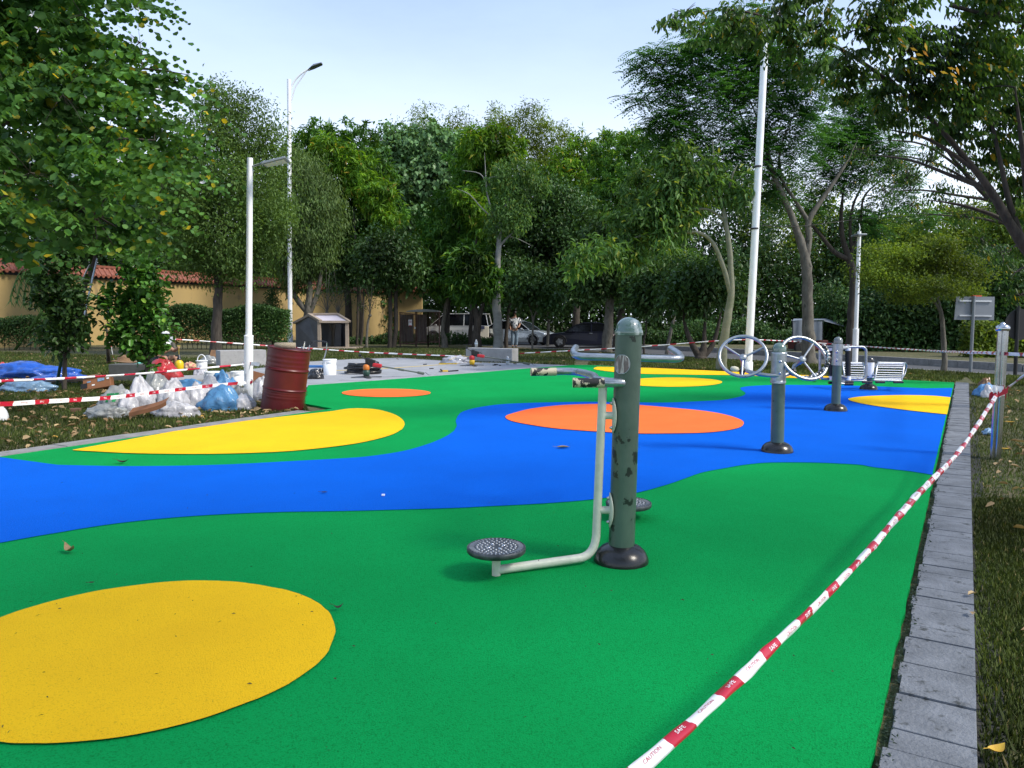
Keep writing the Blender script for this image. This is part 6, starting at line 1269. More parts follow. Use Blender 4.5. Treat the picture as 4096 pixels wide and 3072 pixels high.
b = MB(); b.beam(P(3984, 1262, 40), P(3984, 1335, 40), .28, .28, (0, 1, 0)); b.beam(P(3978, 1335, 40), P(3978, 1400, 40), .28, .28, (0, 1, 0)); tag(b.build('gate_pillar', mat('weathered white pillar', (.6, .6, .58), .7, col2=(.4, .4, .38), scale=6), smooth=False), 'plain pale pillar directly right of the grey sign back', 'pillar')
p = P(4050, 1240, 58); b = MB(); tk = thing('far_truck', 'small white truck cab glimpsed far off above the round black sign', 'truck', (p.x, 58, -.15)); b.box(p, (2.0, 1.6, 1.0), None, .85); b.box(p + Vector((0, 0, .7)), (1.8, 1.5, .6), None, .7); b.build('cab', M_WHITE, tk, smooth=False, bevel=.1)
b = MB(); b.box(p + Vector((0, -.72, .72)), (1.4, .25, .4), None, .8); b.build('windscreen', M_GLASS, tk, smooth=False)
b = MB(); b.box(Vector((p.x, 58, (p.z - .5 - .15) / 2 + .1)), (1.8, 1.5, p.z - .35)); b.build('chassis', M_DARKM, tk, smooth=False)
# ------------------------------------------------------------------ people
M_SKIN = mat('skin', (.36, .20, .13), .6); M_HAIR = mat('dark hair', (.012, .010, .010), .55)
def skin(name, joints, edges, parent, m, sub=2, root=0):
    me = bpy.data.meshes.new(name); off = parent.location; me.from_pydata([Vector(j[:3]) - off for j in joints], edges, []); me.materials.append(m)
    o = bpy.data.objects.new(name, me); COL.objects.link(o); o.parent = parent
    md = o.modifiers.new('skin', 'SKIN'); sv = me.skin_vertices[0].data if me.skin_vertices else None
    if sv is None:
        bm = bmesh.new(); bm.from_mesh(me); bm.verts.layers.skin.verify(); bm.to_mesh(me); bm.free(); sv = me.skin_vertices[0].data
    for i, j in enumerate(joints): r = j[3]; sv[i].radius = (r, r if len(j) < 5 else j[4]); sv[i].use_root = (i == root)
    md.use_smooth_shade = True; s2 = o.modifiers.new('sub', 'SUBSURF'); s2.levels = s2.render_levels = sub; return o
def head(parent, c, r, facing, hat=None):
    f = Vector(facing).normalized(); sidev = f.cross(Vector((0, 0, 1))).normalized(); upz = sidev.cross(f)
    b = MB(); n = 14; pr = []
    for i in range(n + 1):
        t = i / n; z = (t * 2 - 1); rr_ = math.sqrt(max(0, 1 - z * z)); wdt = .78 if z > -.3 else .78 - (abs(z) - .3) * .35
        pr.append((z, rr_ * wdt))
    vs = []
    for z, w in pr:
        for k in range(18): a = 2 * math.pi * k / 18; vs.append(c + sidev * math.cos(a) * w * r + f * math.sin(a) * (w * 1.12) * r + upz * z * r * 1.18)
    fs = [(i * 18 + k, i * 18 + (k + 1) % 18, (i + 1) * 18 + (k + 1) % 18, (i + 1) * 18 + k) for i in range(n) for k in range(18)]; b.add(vs, fs)
    b.lathe([(.001, r * .35), (r * .13, 0), (r * .16, -r * .28), (.001, -r * .34)], c + f * r * .90 - upz * r * .05, 8, upz)
    for s_ in (-1, 1): b.lathe([(r * .001, 0), (r * .16, .1 * r), (r * .18, .2 * r), (.001, .26 * r)], c + sidev * s_ * r * .72, 8, sidev * s_)
    hd = b.build('head', M_SKIN, parent)
    b = MB()
    for s_ in (-1, 1): b.lathe([(r * .10, 0), (r * .06, r * .05), (.001, r * .06)], c + f * r * .80 + sidev * s_ * r * .33 + upz * r * .08, 8, f)
    b.build('eyes', M_BLACKM, hd)
    b = MB(); b.box(c + f * r * .80 - upz * r * .52, (r * .42, r * .1, r * .08), Matrix((sidev, f, upz)).transposed()); b.build('mouth', mat('lip', (.25, .08, .07), .6), hd)
    b = MB(); vs = []
    for i in range(8):
        z = math.cos(i / 7 * math.pi * .62); w = math.sin(max(.02, i / 7 * math.pi * .62))
        for k in range(18):
            a = 2 * math.pi * k / 18; cut = 1.0 if math.sin(a) < .35 or i < 4 else .82; vs.append(c + (sidev * math.cos(a) * w * .86 + f * (math.sin(a) * w * 1.2 * cut - .03)) * r + upz * (z * 1.24 + .02) * r)
    b.add(vs, [(i * 18 + k, i * 18 + (k + 1) % 18, (i + 1) * 18 + (k + 1) % 18, (i + 1) * 18 + k) for i in range(7) for k in range(18)]); b.build('hair', M_HAIR, hd)
    return hd
# walking man, seen from behind / side, near the road
c = G(2058, 1391); w = thing('person', 'man standing by the silver car in patterned shirt and pale blue jeans', 'person', (c.x, c.y, 0)); x0, y0 = c.x, c.y
V3 = lambda x, y, z: (x0 + x, y0 + y, z)
skin('body', [(*V3(0, 0, .95), .13, .10), (*V3(.01, .0, 1.15), .13, .10), (*V3(.01, 0, 1.38), .15, .10), (*V3(.02, -.01, 1.50), .055), (*V3(.03, -.02, 1.58), .06),
              (*V3(-.17, 0, 1.40), .06), (*V3(-.23, .02, 1.14), .045), (*V3(-.20, -.12, .92), .035), (*V3(-.19, -.17, .84), .03),
              (*V3(.19, 0, 1.40), .06), (*V3(.26, .0, 1.14), .045), (*V3(.20, -.14, 1.0), .035), (*V3(.16, -.20, .98), .03),
              (*V3(-.08, 0, .86), .085), (*V3(-.08, -.03, .48), .06), (*V3(-.09, .03, .10), .04), (*V3(-.09, -.10, .04), .035), (*V3(.08, 0, .86), .085), (*V3(.09, .02, .48), .06), (*V3(.08, .10, .10), .04), (*V3(.08, -.03, .04), .035)],
     [(0, 1), (1, 2), (2, 3), (3, 4), (2, 5), (5, 6), (6, 7), (7, 8), (2, 9), (9, 10), (10, 11), (11, 12), (0, 13), (13, 14), (14, 15), (15, 16), (0, 17), (17, 18), (18, 19), (19, 20)], w, M_SKIN)
skin('shirt', [(*V3(0, 0, .88), .18, .14), (*V3(.01, 0, 1.12), .175, .14), (*V3(.01, 0, 1.36), .19, .13), (*V3(.01, 0, 1.45), .10, .09), (*V3(-.19, 0, 1.38), .085), (*V3(-.25, .02, 1.16), .075), (*V3(.21, 0, 1.38), .085), (*V3(.28, 0, 1.16), .075)], [(0, 1), (1, 2), (2, 3), (2, 4), (4, 5), (2, 6), (6, 7)], w, mat('patterned shirt', (.72, .74, .76), .8, col2=(.03, .04, .08), scale=11, ramp=(.54, .57), detail=2))
skin('jeans', [(*V3(0, 0, .90), .15, .12), (*V3(-.09, 0, .80), .11), (*V3(-.09, -.03, .48), .085), (*V3(-.10, .03, .10), .07), (*V3(.09, 0, .80), .11), (*V3(.10, .02, .48), .085), (*V3(.09, .10, .10), .07)], [(0, 1), (1, 2), (2, 3), (0, 4), (4, 5), (5, 6)], w, mat('pale jeans', (.22, .30, .38), .9, col2=(.15, .21, .28), scale=9))
for x_, y_ in ((-.09, -.03), (.08, .04)):
    skin('shoe', [(*V3(x_, y_ + .04, .05), .05), (*V3(x_, y_ - .14, .04), .042)], [(0, 1)], w, M_BLACKM)
head(w, Vector(V3(.04, -.03, 1.66)), .098, (.35, 1, -.35))
# crouching worker behind the young tree
c = G(640, 1497); w = thing('person', 'worker sitting bent forward in white T-shirt and black shorts behind young tree', 'person', (c.x, c.y, 0)); x0, y0 = c.x, c.y
sc_ = 1.0
skin('body', [(*V3(-.20, .1, .30), .13), (*V3(-.14, .05, .52), .13), (*V3(-.02, -.02, .70), .14, .11), (*V3(.08, -.06, .78), .055), (*V3(.12, -.08, .82), .06),
              (*V3(.02, -.22, .68), .06), (*V3(.16, -.28, .50), .045), (*V3(.34, -.22, .58), .035), (*V3(.40, -.20, .62), .032),
              (*V3(.06, .16, .70), .06), (*V3(.26, .20, .54), .045), (*V3(.40, .10, .60), .035), (*V3(.45, .04, .64), .032),
              (*V3(-.12, -.10, .28), .10), (*V3(.24, -.20, .42), .068), (*V3(.22, -.20, .12), .045), (*V3(.34, -.22, .04), .035), (*V3(-.12, .22, .28), .10), (*V3(.28, .26, .40), .068), (*V3(.24, .26, .10), .045), (*V3(.36, .26, .04), .035)],
     [(0, 1), (1, 2), (2, 3), (3, 4), (2, 5), (5, 6), (6, 7), (7, 8), (2, 9), (9, 10), (10, 11), (11, 12), (0, 13), (13, 14), (14, 15), (15, 16), (0, 17), (17, 18), (18, 19), (19, 20)], w, M_SKIN)
skin('white_shirt', [(*V3(-.22, .1, .38), .17, .15), (*V3(-.14, .05, .56), .175, .15), (*V3(-.01, -.02, .72), .17, .14), (*V3(.03, -.24, .68), .085), (*V3(.13, -.27, .56), .075), (*V3(.08, .18, .70), .085), (*V3(.18, .20, .60), .075)], [(0, 1), (1, 2), (2, 3), (3, 4), (2, 5), (5, 6)], w, mat('white cotton', (.70, .72, .72), .9))
skin('black_shorts', [(*V3(-.20, .06, .28), .16, .14), (*V3(-.08, -.12, .29), .13), (*V3(.14, -.18, .37), .10), (*V3(-.08, .22, .29), .13), (*V3(.16, .24, .37), .10)], [(0, 1), (1, 2), (0, 3), (3, 4)], w, M_BLACKM)
head(w, Vector(V3(.15, -.09, .90)), .10, (.8, -.3, -.5))
b = MB(); b.box(V3(.12, -.08, .985), (.24, .20, .05)); b.box(V3(.25, -.12, .96), (.14, .16, .015)); b.build('white_cap', M_TW, w, smooth=False, bevel=.02)
# ------------------------------------------------------------------ clutter helpers
def top(o, label, cat, group=None): return tag(o, label, cat, group)
def lump(name, label, cat, px, py, rx, rz, ry, m, seed, pinch=0.0, rough=.25, freq=3.0, lean=0.0, sub=4, group=None, parent=None, z=0.0, crease=.5):
    c = G(px, py); bm = bmesh.new(); bmesh.ops.create_icosphere(bm, subdivisions=sub, radius=1)
    off = Vector((seed * 7.3, seed * 3.1, seed))
    for v in bm.verts:
        d = v.co.normalized(); n1 = mnoise.noise(d * freq + off); n2 = abs(mnoise.noise(d * freq * 2.3 + off)); n3 = abs(mnoise.noise(d * freq * 5 + off * 2))
        fold = abs(math.sin(math.atan2(d.y, d.x) * 4.5 + seed + 2 * n1)) if pinch else .5
        r = 1 + rough * .75 * n1 - rough * crease * (n2 * 1.1 - .3) - rough * .15 * crease * n3; p = d * r
        if pinch and d.z > 0: kf = 1 - .22 * (1 - fold) * min(1, d.z * 1.6); p.x *= kf; p.y *= kf
        h = max(0, p.z)
        if pinch: k = 1 - pinch * .8 * min(1, h) ** 1.8; p.x *= k; p.y *= k; p.z *= 1 + .35 * pinch * (h > .0)
        if p.z < -.25: p.z = -.25 - (p.z + .25) * .0; p.x *= 1.05; p.y *= 1.05
        p.x += lean * max(0, p.z); v.co = Vector((p.x * rx, p.y * ry, (p.z + .25) * rz))
    me = bpy.data.meshes.new(name); bm.to_mesh(me); bm.free(); me.materials.append(m); me.polygons.foreach_set('use_smooth', [True] * len(me.polygons))
    o = bpy.data.objects.new(name, me); COL.objects.link(o); o.location = (c.x, c.y, z + .01)
    if parent: o.parent = parent; o.location = Vector(o.location) - Vector(parent.location); return o
    return top(o, label, cat, group)
def bagmat(name, col, tr=.35, rough=.28):
    m = bpy.data.materials.new(name); m.use_nodes = True; t = m.node_tree; b = t.nodes['Principled BSDF']; b.inputs['Base Color'].default_value = (*col, 1); b.inputs['Roughness'].default_value = rough; b.inputs['Coat Weight'].default_value = .4
    trn = t.nodes.new('ShaderNodeBsdfTranslucent'); trn.inputs[0].default_value = (*col, 1); ms = t.nodes.new('ShaderNodeMixShader'); ms.inputs[0].default_value = tr
    co = t.nodes.new('ShaderNodeTexCoord'); n = t.nodes.new('ShaderNodeTexNoise'); n.inputs['Scale'].default_value = 14; n.inputs['Detail'].default_value = 5; n.inputs['Distortion'].default_value = 1.5; bp = t.nodes.new('ShaderNodeBump'); bp.inputs['Strength'].default_value = .7; bp.inputs['Distance'].default_value = .02
    n2 = t.nodes.new('ShaderNodeTexNoise'); n2.inputs['Scale'].default_value = 6; n2.inputs['Detail'].default_value = 5; t.links.new(co.outputs['Object'], n2.inputs[0])
    r2 = t.nodes.new('ShaderNodeMapRange'); r2.inputs[1].default_value = .48; r2.inputs[2].default_value = .66; x2 = t.nodes.new('ShaderNodeMix'); x2.data_type = 'RGBA'; x2.inputs[6].default_value = (*col, 1); x2.inputs[7].default_value = (col[0] * .5, col[1] * .5, col[2] * .5, 1)
    t.links.new(n2.outputs[0], r2.inputs[0]); t.links.new(r2.outputs[0], x2.inputs[0]); t.links.new(x2.outputs[2], b.inputs['Base Color'])
    t.links.new(co.outputs['Object'], n.inputs[0]); t.links.new(n.outputs[0], bp.inputs['Height']); t.links.new(bp.outputs[0], b.inputs['Normal']); t.links.new(b.outputs[0], ms.inputs[1]); t.links.new(trn.outputs[0], ms.inputs[2]); t.links.new(ms.outputs[0], t.nodes['Material Output'].inputs[0]); return m
B_W = bagmat('white plastic bag', (.72, .72, .76)); B_G = bagmat('cloudy plastic bag', (.42, .44, .44)); B_B = bagmat('light blue bag', (.13, .36, .66)); B_DB = bagmat('blue tarpaulin', (.012, .10, .50), .1, .35); B_R = bagmat('red sack', (.50, .03, .03), .1); B_K = bagmat('black plastic bag', (.015, .016, .02), .0, .25); B_LB = bagmat('pale blue sheet', (.25, .42, .62), .2)
# drum
c = G(1128, 1640); dr = thing('oil_drum', 'dark red steel oil drum with ribs, standing slightly tilted beside the short lamp post', 'drum', (c.x, c.y, 0))
tp = P(1158, 1396, c.y); ax_ = (tp - Vector((c.x, c.y, 0))).normalized(); Hd = .88; R_ = .290
pr = [(R_ * .97, 0), (R_ * 1.02, .004), (R_ * 1.02, .018), (R_, .024)]
for z0_, z1_, k in ((.024, .16, 0), (.18, .30, 3), (.30, .315, 9), (.33, .56, 0), (.58, .595, 9), (.61, .80, 3), (.80, .86, 0)):
    if k == 0: pr += [(R_, z0_ + .002), (R_, z1_)]
    elif k == 9: pr += [(R_, z0_ - .008), (R_ * 1.035, z0_), (R_ * 1.045, (z0_ + z1_) / 2), (R_ * 1.035, z1_), (R_, z1_ + .010)]
    else:
        for j in range(k): zz = lerp(z0_, z1_, (j + .5) / k); pr += [(R_, zz - .016), (R_ * 1.012, zz), (R_, zz + .016)]
pr = sorted(set(pr), key=lambda q: q[1]); pr += [(R_, .862), (R_ * 1.025, .866), (R_ * 1.03, .876), (R_ * 1.02, .884), (R_ * .985, .884), (R_ * .97, .872)]
b = MB(); b.lathe(pr, Vector((c.x, c.y, 0)), 48, ax_); dbod = b.build('body', M_RED, dr)
b = MB(); b.lathe([(R_ * .97, .870), (.0001, .868)], Vector((c.x, c.y, 0)), 40, ax_); b.build('lid', M_RED, dr)
tpc = Vector((c.x, c.y, 0)) + ax_ * .875
b = MB(); b.lathe([(.03, 0), (.03, .018), (.02, .022), (.001, .022)], tpc + Vector((.16, .1, 0)), 14, ax_); b.build('bung', M_GALV, dr)
b = MB(); b.lathe([(.02, -.14), (.042, -.138), (.045, 0), (.042, .138), (.02, .14)], tpc + Vector((-.02, -.13, .045)), 16, (1, .1, .0)); top(b.build('paint_roller', mat('beige fleece', (.42, .36, .26), .95, col2=(.28, .23, .16), scale=60, bump=.8, bscale=120)), 'beige fleece paint roller sleeve lying on top of the red drum', 'paint roller')
b = MB(); b.tube([tpc + Vector((.225, -.12, 0)), tpc + Vector((.25, -.14, .075))], .008, 8); b.tube([tpc + Vector((.25, -.14, .075)), tpc + Vector((.256, -.145, .10))], .004, 6); top(b.build('marker_stick', M_TW), 'small white stick standing on the right rim of the red drum', 'stick')
# bag pile
lump('plastic_bag', 'tall white plastic bag with peaked top, left of the young tree foot', 'plastic bag', 565, 1645, .21, .33, .20, B_W, 3, .75, .3, 2.2, .0, group='white rubbish bags in the pile')
lump('plastic_bag', 'large pale see-through bag behind the low white bag, right of the young tree foot', 'plastic bag', 690, 1640, .23, .30, .22, B_W, 5, .5, .35, 2.2, group='white rubbish bags in the pile')
lump('plastic_bag', 'low flat white bag lying at the front of the pile', 'plastic bag', 705, 1668, .30, .15, .16, B_W, 8, .2, .4, 2.4, group='white rubbish bags in the pile')
lump('plastic_bag', 'crumpled white bag between the low bag and the light blue sack', 'plastic bag', 790, 1632, .20, .25, .18, B_W, 9, .5, .4, 2.4, group='white rubbish bags in the pile')
bg_ = lump('plastic_bag', 'cloudy see-through bag with green EP letters at left of the pile', 'plastic bag', 470, 1648, .27, .26, .22, B_G, 11, .35, .35, 2.4)
bo = Vector(bg_.location); b = MB()
from mathutils.bvhtree import BVHTree
bvh = BVHTree.FromPolygons([v.co for v in bg_.data.vertices], [tuple(p.vertices) for p in bg_.data.polygons])
def onbag(x, y):
    o_ = Vector((x * 1.15 + .04, -2, .20 + y * .8 + x * .10)); h_ = bvh.ray_cast(o_, Vector((0, 1, 0)))
    return bo + ((h_[0] + Vector((0, -.006, .002))) if h_[0] is not None else Vector((o_.x, -.02, o_.z)))
text_map(b, 'EP', .19, onbag, .006)
b.build('green_lettering', mat('green print', (.0, .22, .06), .5), bg_, smooth=False)
lump('plastic_bag', 'small twisted white bag between the tall peaked bag and the EP bag', 'plastic bag', 515, 1655, .14, .20, .14, B_W, 81, .5, .3, 2.4)
lump('plastic_bag', 'pale flattened bag right of the light blue sack, touching the lamp post foot', 'plastic bag', 975, 1640, .16, .16, .14, B_W, 83, .3, .35, 2.4)
lump('plastic_bag', 'large clear bag behind, between the tall peaked bag and the blue printed sack', 'plastic bag', 625, 1610, .24, .34, .2, B_G, 85, .5, .35, 2.2)
lump('plastic_bag', 'white bag behind the crumpled one, under the tape', 'plastic bag', 840, 1612, .22, .30, .18, B_W, 87, .5, .35, 2.2)
lump('plastic_bag', 'grey crumpled wrapping spilling at the far left foot of the pile', 'plastic bag', 430, 1672, .26, .12, .16, B_G, 13, 0, .5, 3)
lump('plastic_bag', 'white bag hidden between red drum and lamp post', 'plastic bag', 1050, 1610, .19, .26, .15, B_W, 15, .6, .35, 2.4)
lump('plastic_bag', 'shiny clear bag with silver contents left of the lamp post', 'plastic bag', 940, 1625, .22, .24, .18, B_G, 17, .4, .5, 3)
lump('plastic_bag', 'small white bag on the stone slab behind the pile, left of the banded bucket', 'plastic bag', 806, 1516, .16, .2, .14, B_W, 19, .4, .4, 3)
lb = lump('blue_sack', 'light blue printed plastic sack slumped at the right front of the pile', 'sack', 882, 1642, .30, .25, .20, B_B, 21, .35, .35, 2.0, .1)
lump('red_print', None, None, 885, 1640, .09, .18, .05, B_R, 22, .1, .6, 4, parent=lb)
lump('blue_sack', 'light blue sack with dark red print lying behind the white bags', 'sack', 765, 1600, .32, .24, .16, B_B, 23, .1, .4, 2.4)
lump('blue_sack', 'second blue sack with red corner between light blue sack and lamp post', 'sack', 895, 1602, .26, .30, .16, B_B, 25, .4, .5, 2.4)
lump('red_sack', 'bright red plastic sack behind the young tree foot', 'sack', 655, 1528, .36, .34, .22, B_R, 27, .3, .35, 2.2)
def carton(name, label, px, py, w, h, d, rz, tilt, m, prints=True):
    c = G(px, py); o = thing(name, label, 'carton', (c.x, c.y, 0)); Rm = Matrix.Rotation(rz, 3, 'Z') @ Matrix.Rotation(tilt, 3, 'Y') @ Matrix.Rotation(-.45, 3, 'X')
    b = MB(); cc_ = Vector((c.x, c.y, h / 2)); b.box(cc_, (w, d, h), Rm, .92); b.build('box', m, o, smooth=False, bevel=.01)
    if prints:
        for (u, v, s1_, s2_, mm) in ((-.25, .12, .09, .05, B_LB), (-.10, -.18, .07, .05, M_TW), (.12, .15, .10, .12, B_LB), (.24, .15, .06, .10, B_LB), (.40, .16, .06, .06, M_TW), (-.42, -.15, .16, .2, M_BLACKM)):
            b = MB(); b.box(cc_ + Rm @ Vector((u * w, -d / 2 - .004, v * h)), (s1_ * w * 1.4, .003, s2_ * h * 2), Rm); b.build('print', mm, o, smooth=False)
        b = MB(); b.box(cc_ + Rm @ Vector((-.1 * w, -d / 2 - .02, h / 2 + .02)), (w * .5, .08, .004), Rm @ Matrix.Rotation(.6, 3, 'X')); b.build('flap', m, o, smooth=False)
    return o
M_CARD = mat('brown carton', (.26, .11, .045), .6, col2=(.20, .085, .035), scale=4)
carton('printed_carton', 'crushed brown carton with pale blue printed symbols, left of the bag pile', 395, 1562, .50, .24, .16, .12, -.18, M_CARD)
b = MB(); A = G(430, 1690); 
for k in range(8):
    t0, t1 = k / 8, (k + 1) / 8; f_ = lambda t: P(lerp(515, 665, t), 1652 - 12 * math.sin(t * 3) - t ** 3 * 45, 9.2)
    b.add([f_(t0), f_(t1), f_(t1) + Vector((0, .1, .05)), f_(t0) + Vector((0, .1, .05))], [(0, 1, 2, 3)]); b.add([f_(t0) - Vector((0, 0, .05)), f_(t1) - Vector((0, 0, .05)), f_(t1), f_(t0)], [(0, 1, 2, 3)])
top(b.build('cardboard_strip', M_CARD), 'curled brown cardboard strip lying between the white bags', 'cardboard')
carton('brown_pouch', 'brown foil pouch leaning on the grey bench behind the white buckets', 868, 1440, .42, .30, .14, .1, .1, mat('brown foil', (.22, .12, .05), .3, col2=(.15, .08, .04), scale=8), False)
lump('plastic_bag', 'dark clear plastic bag with white label behind the handled jug', 'plastic bag', 835, 1462, .28, .20, .16, B_G, 31, .2, .4, 3)
# blue tarp at far left, sheets, red net
lump('blue_tarpaulin', 'rumpled bright blue tarpaulin sheet on the grass at far left', 'tarpaulin', 120, 1512, .95, .24, .38, B_DB, 33, .0, .5, 1.4, crease=.8)
lump('blue_tarpaulin', 'flat tail of blue tarpaulin reaching right behind the young dark tree', 'tarpaulin', 250, 1530, .60, .12, .25, B_DB, 35, 0, .4, 2)
lump('pale_blue_sheet', 'crumpled pale blue plastic sheet in front of the blue tarpaulin', 'sheet', 112, 1566, .45, .15, .22, B_LB, 37, 0, .45, 2.6)
lump('red_net_bag', 'red mesh bag at the left edge beside the blue tarpaulin', 'net bag', 5, 1502, .28, .22, .2, mat('red net', (.38, .03, .03), .8, col2=(.5, .12, .10), scale=30, ramp=(.5, .55)), 39, .1, .4, 3)
b = MB(); b.beam(G(150, 1545) + Vector((0, 0, .05)), G(340, 1532) + Vector((0, 0, .07)), .12, .05); b.beam(G(285, 1530) + Vector((0, 0, .05)), G(362, 1537) + Vector((0, 0, .03)), .05, .03); top(b.build('timber_offcut', BARK_D, smooth=False, bevel=.005), 'long dark timber offcut lying behind the young dark tree', 'timber')
lump('foam_block', 'white foam edge at the left picture edge on the grass', 'foam', -8, 1685, .12, .16, .10, M_TW, 41, 0, .1)
# brown broken brick in the grass
b = MB(); b.box(G(302, 1650) + Vector((0, 0, .03)), (.13, .09, .06), Matrix.Rotation(.3, 3, 'Z')); top(b.build('brick', mat('broken brick', (.13, .07, .045), .9), smooth=False, bevel=.01), 'dull brown brick fragment lying in the leafy grass', 'brick')
# stone blocks (benches)
def block(name, label, A, B_, depth, h, m=M_CONC):
    a, b_ = G(*A), G(*B_); d = (b_ - a); L = d.length; d.normalize(); n = Vector((-d.y, d.x, 0)); c = (a + b_) / 2 + n * depth / 2; b = MB(); b.box(c + Vector((0, 0, h / 2)), (L, depth, h), Matrix((d, n, Vector((0, 0, 1)))).transposed()); return top(b.build(name, m, smooth=False, bevel=.012), label, 'bench')
block('stone_bench', 'long light concrete bench block with a bottle on top, beyond the paving', (1863, 1446), (2048, 1452), .42, .43)
block('stone_bench', 'pale concrete bench block behind the short lamp post and buckets', (882, 1472), (1066, 1466), .45, .46)
block('stone_bench', 'dark concrete bench block carrying the wide brown hat', (436, 1528), (598, 1528), .40, .36, mat('dark concrete', (.10, .105, .10), .85, col2=(.07, .075, .07), scale=4))
block('stone_bench', 'low stone slab under the red sack and banded bucket, behind the bag pile', (690, 1540), (985, 1530), 1.2, .10)
# bottles
def bottle(label, px, py, z, s=1.0, Y=None):
    c = G(px, py) if Y is None else P(px, py, Y); c = Vector((c.x, c.y, z)); o = thing('water_bottle', label, 'bottle', tuple(c))
    b = MB(); b.lathe([(.03 * s, 0), (.034 * s, .01), (.034 * s, .06), (.031 * s, .07), (.034 * s, .08), (.034 * s, .15), (.026 * s, .18), (.013 * s, .20), (.013 * s, .215)], c, 16); b.build('bottle', mat('clear bottle', (.75, .80, .82), .08, trans=.7), o)
    b = MB(); b.lathe([(.035 * s, .085), (.035 * s, .135)], c, 16); b.build('paper_label', mat('pale label', (.6, .65, .68), .5, col2=(.15, .3, .45), scale=60, ramp=(.5, .55)), o)
    b = MB(); b.lathe([(.016 * s, .212), (.016 * s, .235), (.001, .236)], c, 12); b.build('cap', M_TW, o)
bq = P(1905, 1395, 24.2)
bottle('clear water bottle standing on top of the long bench block', 1905, 1395, .43, 1.5, 24.0)
bottle('clear water bottle standing on the paving in front of the long bench block', 2031, 1461, .02, 1.6)
# buckets
def bucket(label, px, py, R0, Hh, band=None, lid=True, handle=True):
    c = G(px, py, .01); o = thing('paint_bucket', label, 'bucket', tuple(c)); b = MB(); b.lathe([(R0 * .9, 0), (R0, Hh), (R0 * .97, Hh), (R0 * .88, .02)], c, 30); b.build('bucket', M_WHITE, o)
    b = MB(); [b.lathe([(R0 * 1.0, Hh * t - .006), (R0 * 1.045, Hh * t - .004), (R0 * 1.045, Hh * t + .004), (R0, Hh * t + .006)], c, 30) for t in (.80, .88)]; b.lathe([(R0 * 1.05, Hh - .01), (R0 * 1.05, Hh + .006), (R0 * .99, Hh + .008)], c, 30); b.build('rim_rings', M_WHITE, o)['kind'] = 'stuff'
    if lid: b = MB(); b.lathe([(R0 * 1.0, Hh + .002), (.001, Hh + .004)], c, 30); b.build('lid', mat('yellowed lid', (.55, .45, .2), .6) if lid == 'y' else M_WHITE, o)
    if band: b = MB(); b.lathe([(R0 * .935, Hh * .42), (R0 * .965, Hh * .58)], c, 30); b.lathe([(R0 * .968, Hh * .44), (R0 * .984, Hh * .58)], c, 30); b.build('dark_band', mat('navy band', (.02, .03, .10), .4), o)
    if handle: b = MB(); b.tube([c + Vector((math.cos(a) * R0 * 1.07, -.02 - math.sin(a) * R0 * .45, Hh * .82 - math.sin(a) * Hh * .5)) for a in [math.pi * k / 12 for k in range(13)]], .004, 5); b.build('wire_handle', M_GALV, o)
    return o
bucket('white paint bucket with dark navy band behind the bag pile', 855, 1552, .155, .30, band=True)
bucket('white paint bucket with yellowed lid just left of the lamp post', 955, 1545, .135, .28, lid='y')
bucket('white paint bucket standing on the paving beside the blue trolley', 1320, 1500, .155, .36, lid='y')
c = G(808, 1480, .1); jg = thing('plastic_jug', 'white plastic jug with arched handle behind the banded bucket', 'jug', tuple(c)); b = MB(); b.lathe([(.11, 0), (.12, .03), (.12, .17), (.11, .20), (.135, .205), (.135, .225), (.02, .23)], c, 24); b.build('jug', M_WHITE, jg); b = MB(); b.tube([c + Vector((math.cos(a) * .10, 0, .22 + math.sin(a) * .14)) for a in [math.pi * k / 10 for k in range(11)]], .011, 6); b.build('handle', M_TW, jg)
# sprayer
c = G(718, 1482, .1); sp = thing('pump_sprayer', 'yellow pressure sprayer bottle with black pump beside the crouching worker', 'sprayer', tuple(c))
b = MB(); b.lathe([(.085, 0), (.095, .02), (.095, .16), (.085, .20), (.05, .235), (.045, .25)], c, 22); b.build('tank', mat('yellow plastic', (.75, .50, .01), .35), sp)
b = MB(); b.lathe([(.05, .245), (.05, .29), (.035, .30), (.03, .36), (.015, .37)], c, 14); b.box(c + Vector((-.04, 0, .34)), (.09, .03, .03)); b.build('pump_head', M_BLACKR, sp)
b = MB(); b.tube([c + Vector((0, 0, .36)), c + Vector((.004, 0, .56))], .005, 5); b.tube([c + Vector((-.03, 0, .57)), c + Vector((.04, 0, .57))], .009, 6); b.build('pump_rod', mat('yellow rod', (.6, .45, .05), .4), sp)
# hat
hc = G(468, 1520); hz_ = .37; b = MB(); cc_ = Vector((P(498, 1470, hc.y + .15).x, hc.y + .18, hz_))
vs = []; fs = []; n = 36
for r_, z_ in ((.30, .015), (.29, .0), (.18, .02), (.125, .035), (.12, .10), (.095, .145), (.05, .155), (.001, .15)):
    for k in range(n): a = 2 * math.pi * k / n; vs.append(cc_ + Vector((r_ * math.cos(a) * 1.25, r_ * math.sin(a), z_ + (.018 * math.sin(a * 3 + 1) if r_ > .2 else 0))))
for i in range(7):
    for k in range(n): fs.append((i * n + k, i * n + (k + 1) % n, (i + 1) * n + (k + 1) % n, (i + 1) * n + k))
b.add(vs, fs); top(b.build('straw_hat', mat('brown straw', (.16, .09, .045), .85, col2=(.24, .15, .08), scale=50, bump=.4, bscale=90)), 'wide-brimmed brown straw hat resting on the dark concrete block', 'hat')
lump('turquoise_towel', 'turquoise folded cloth behind the brown hat', 'cloth', 552, 1462, .22, .10, .14, mat('turquoise cloth', (.12, .5, .42), .8), 43, 0, .2)
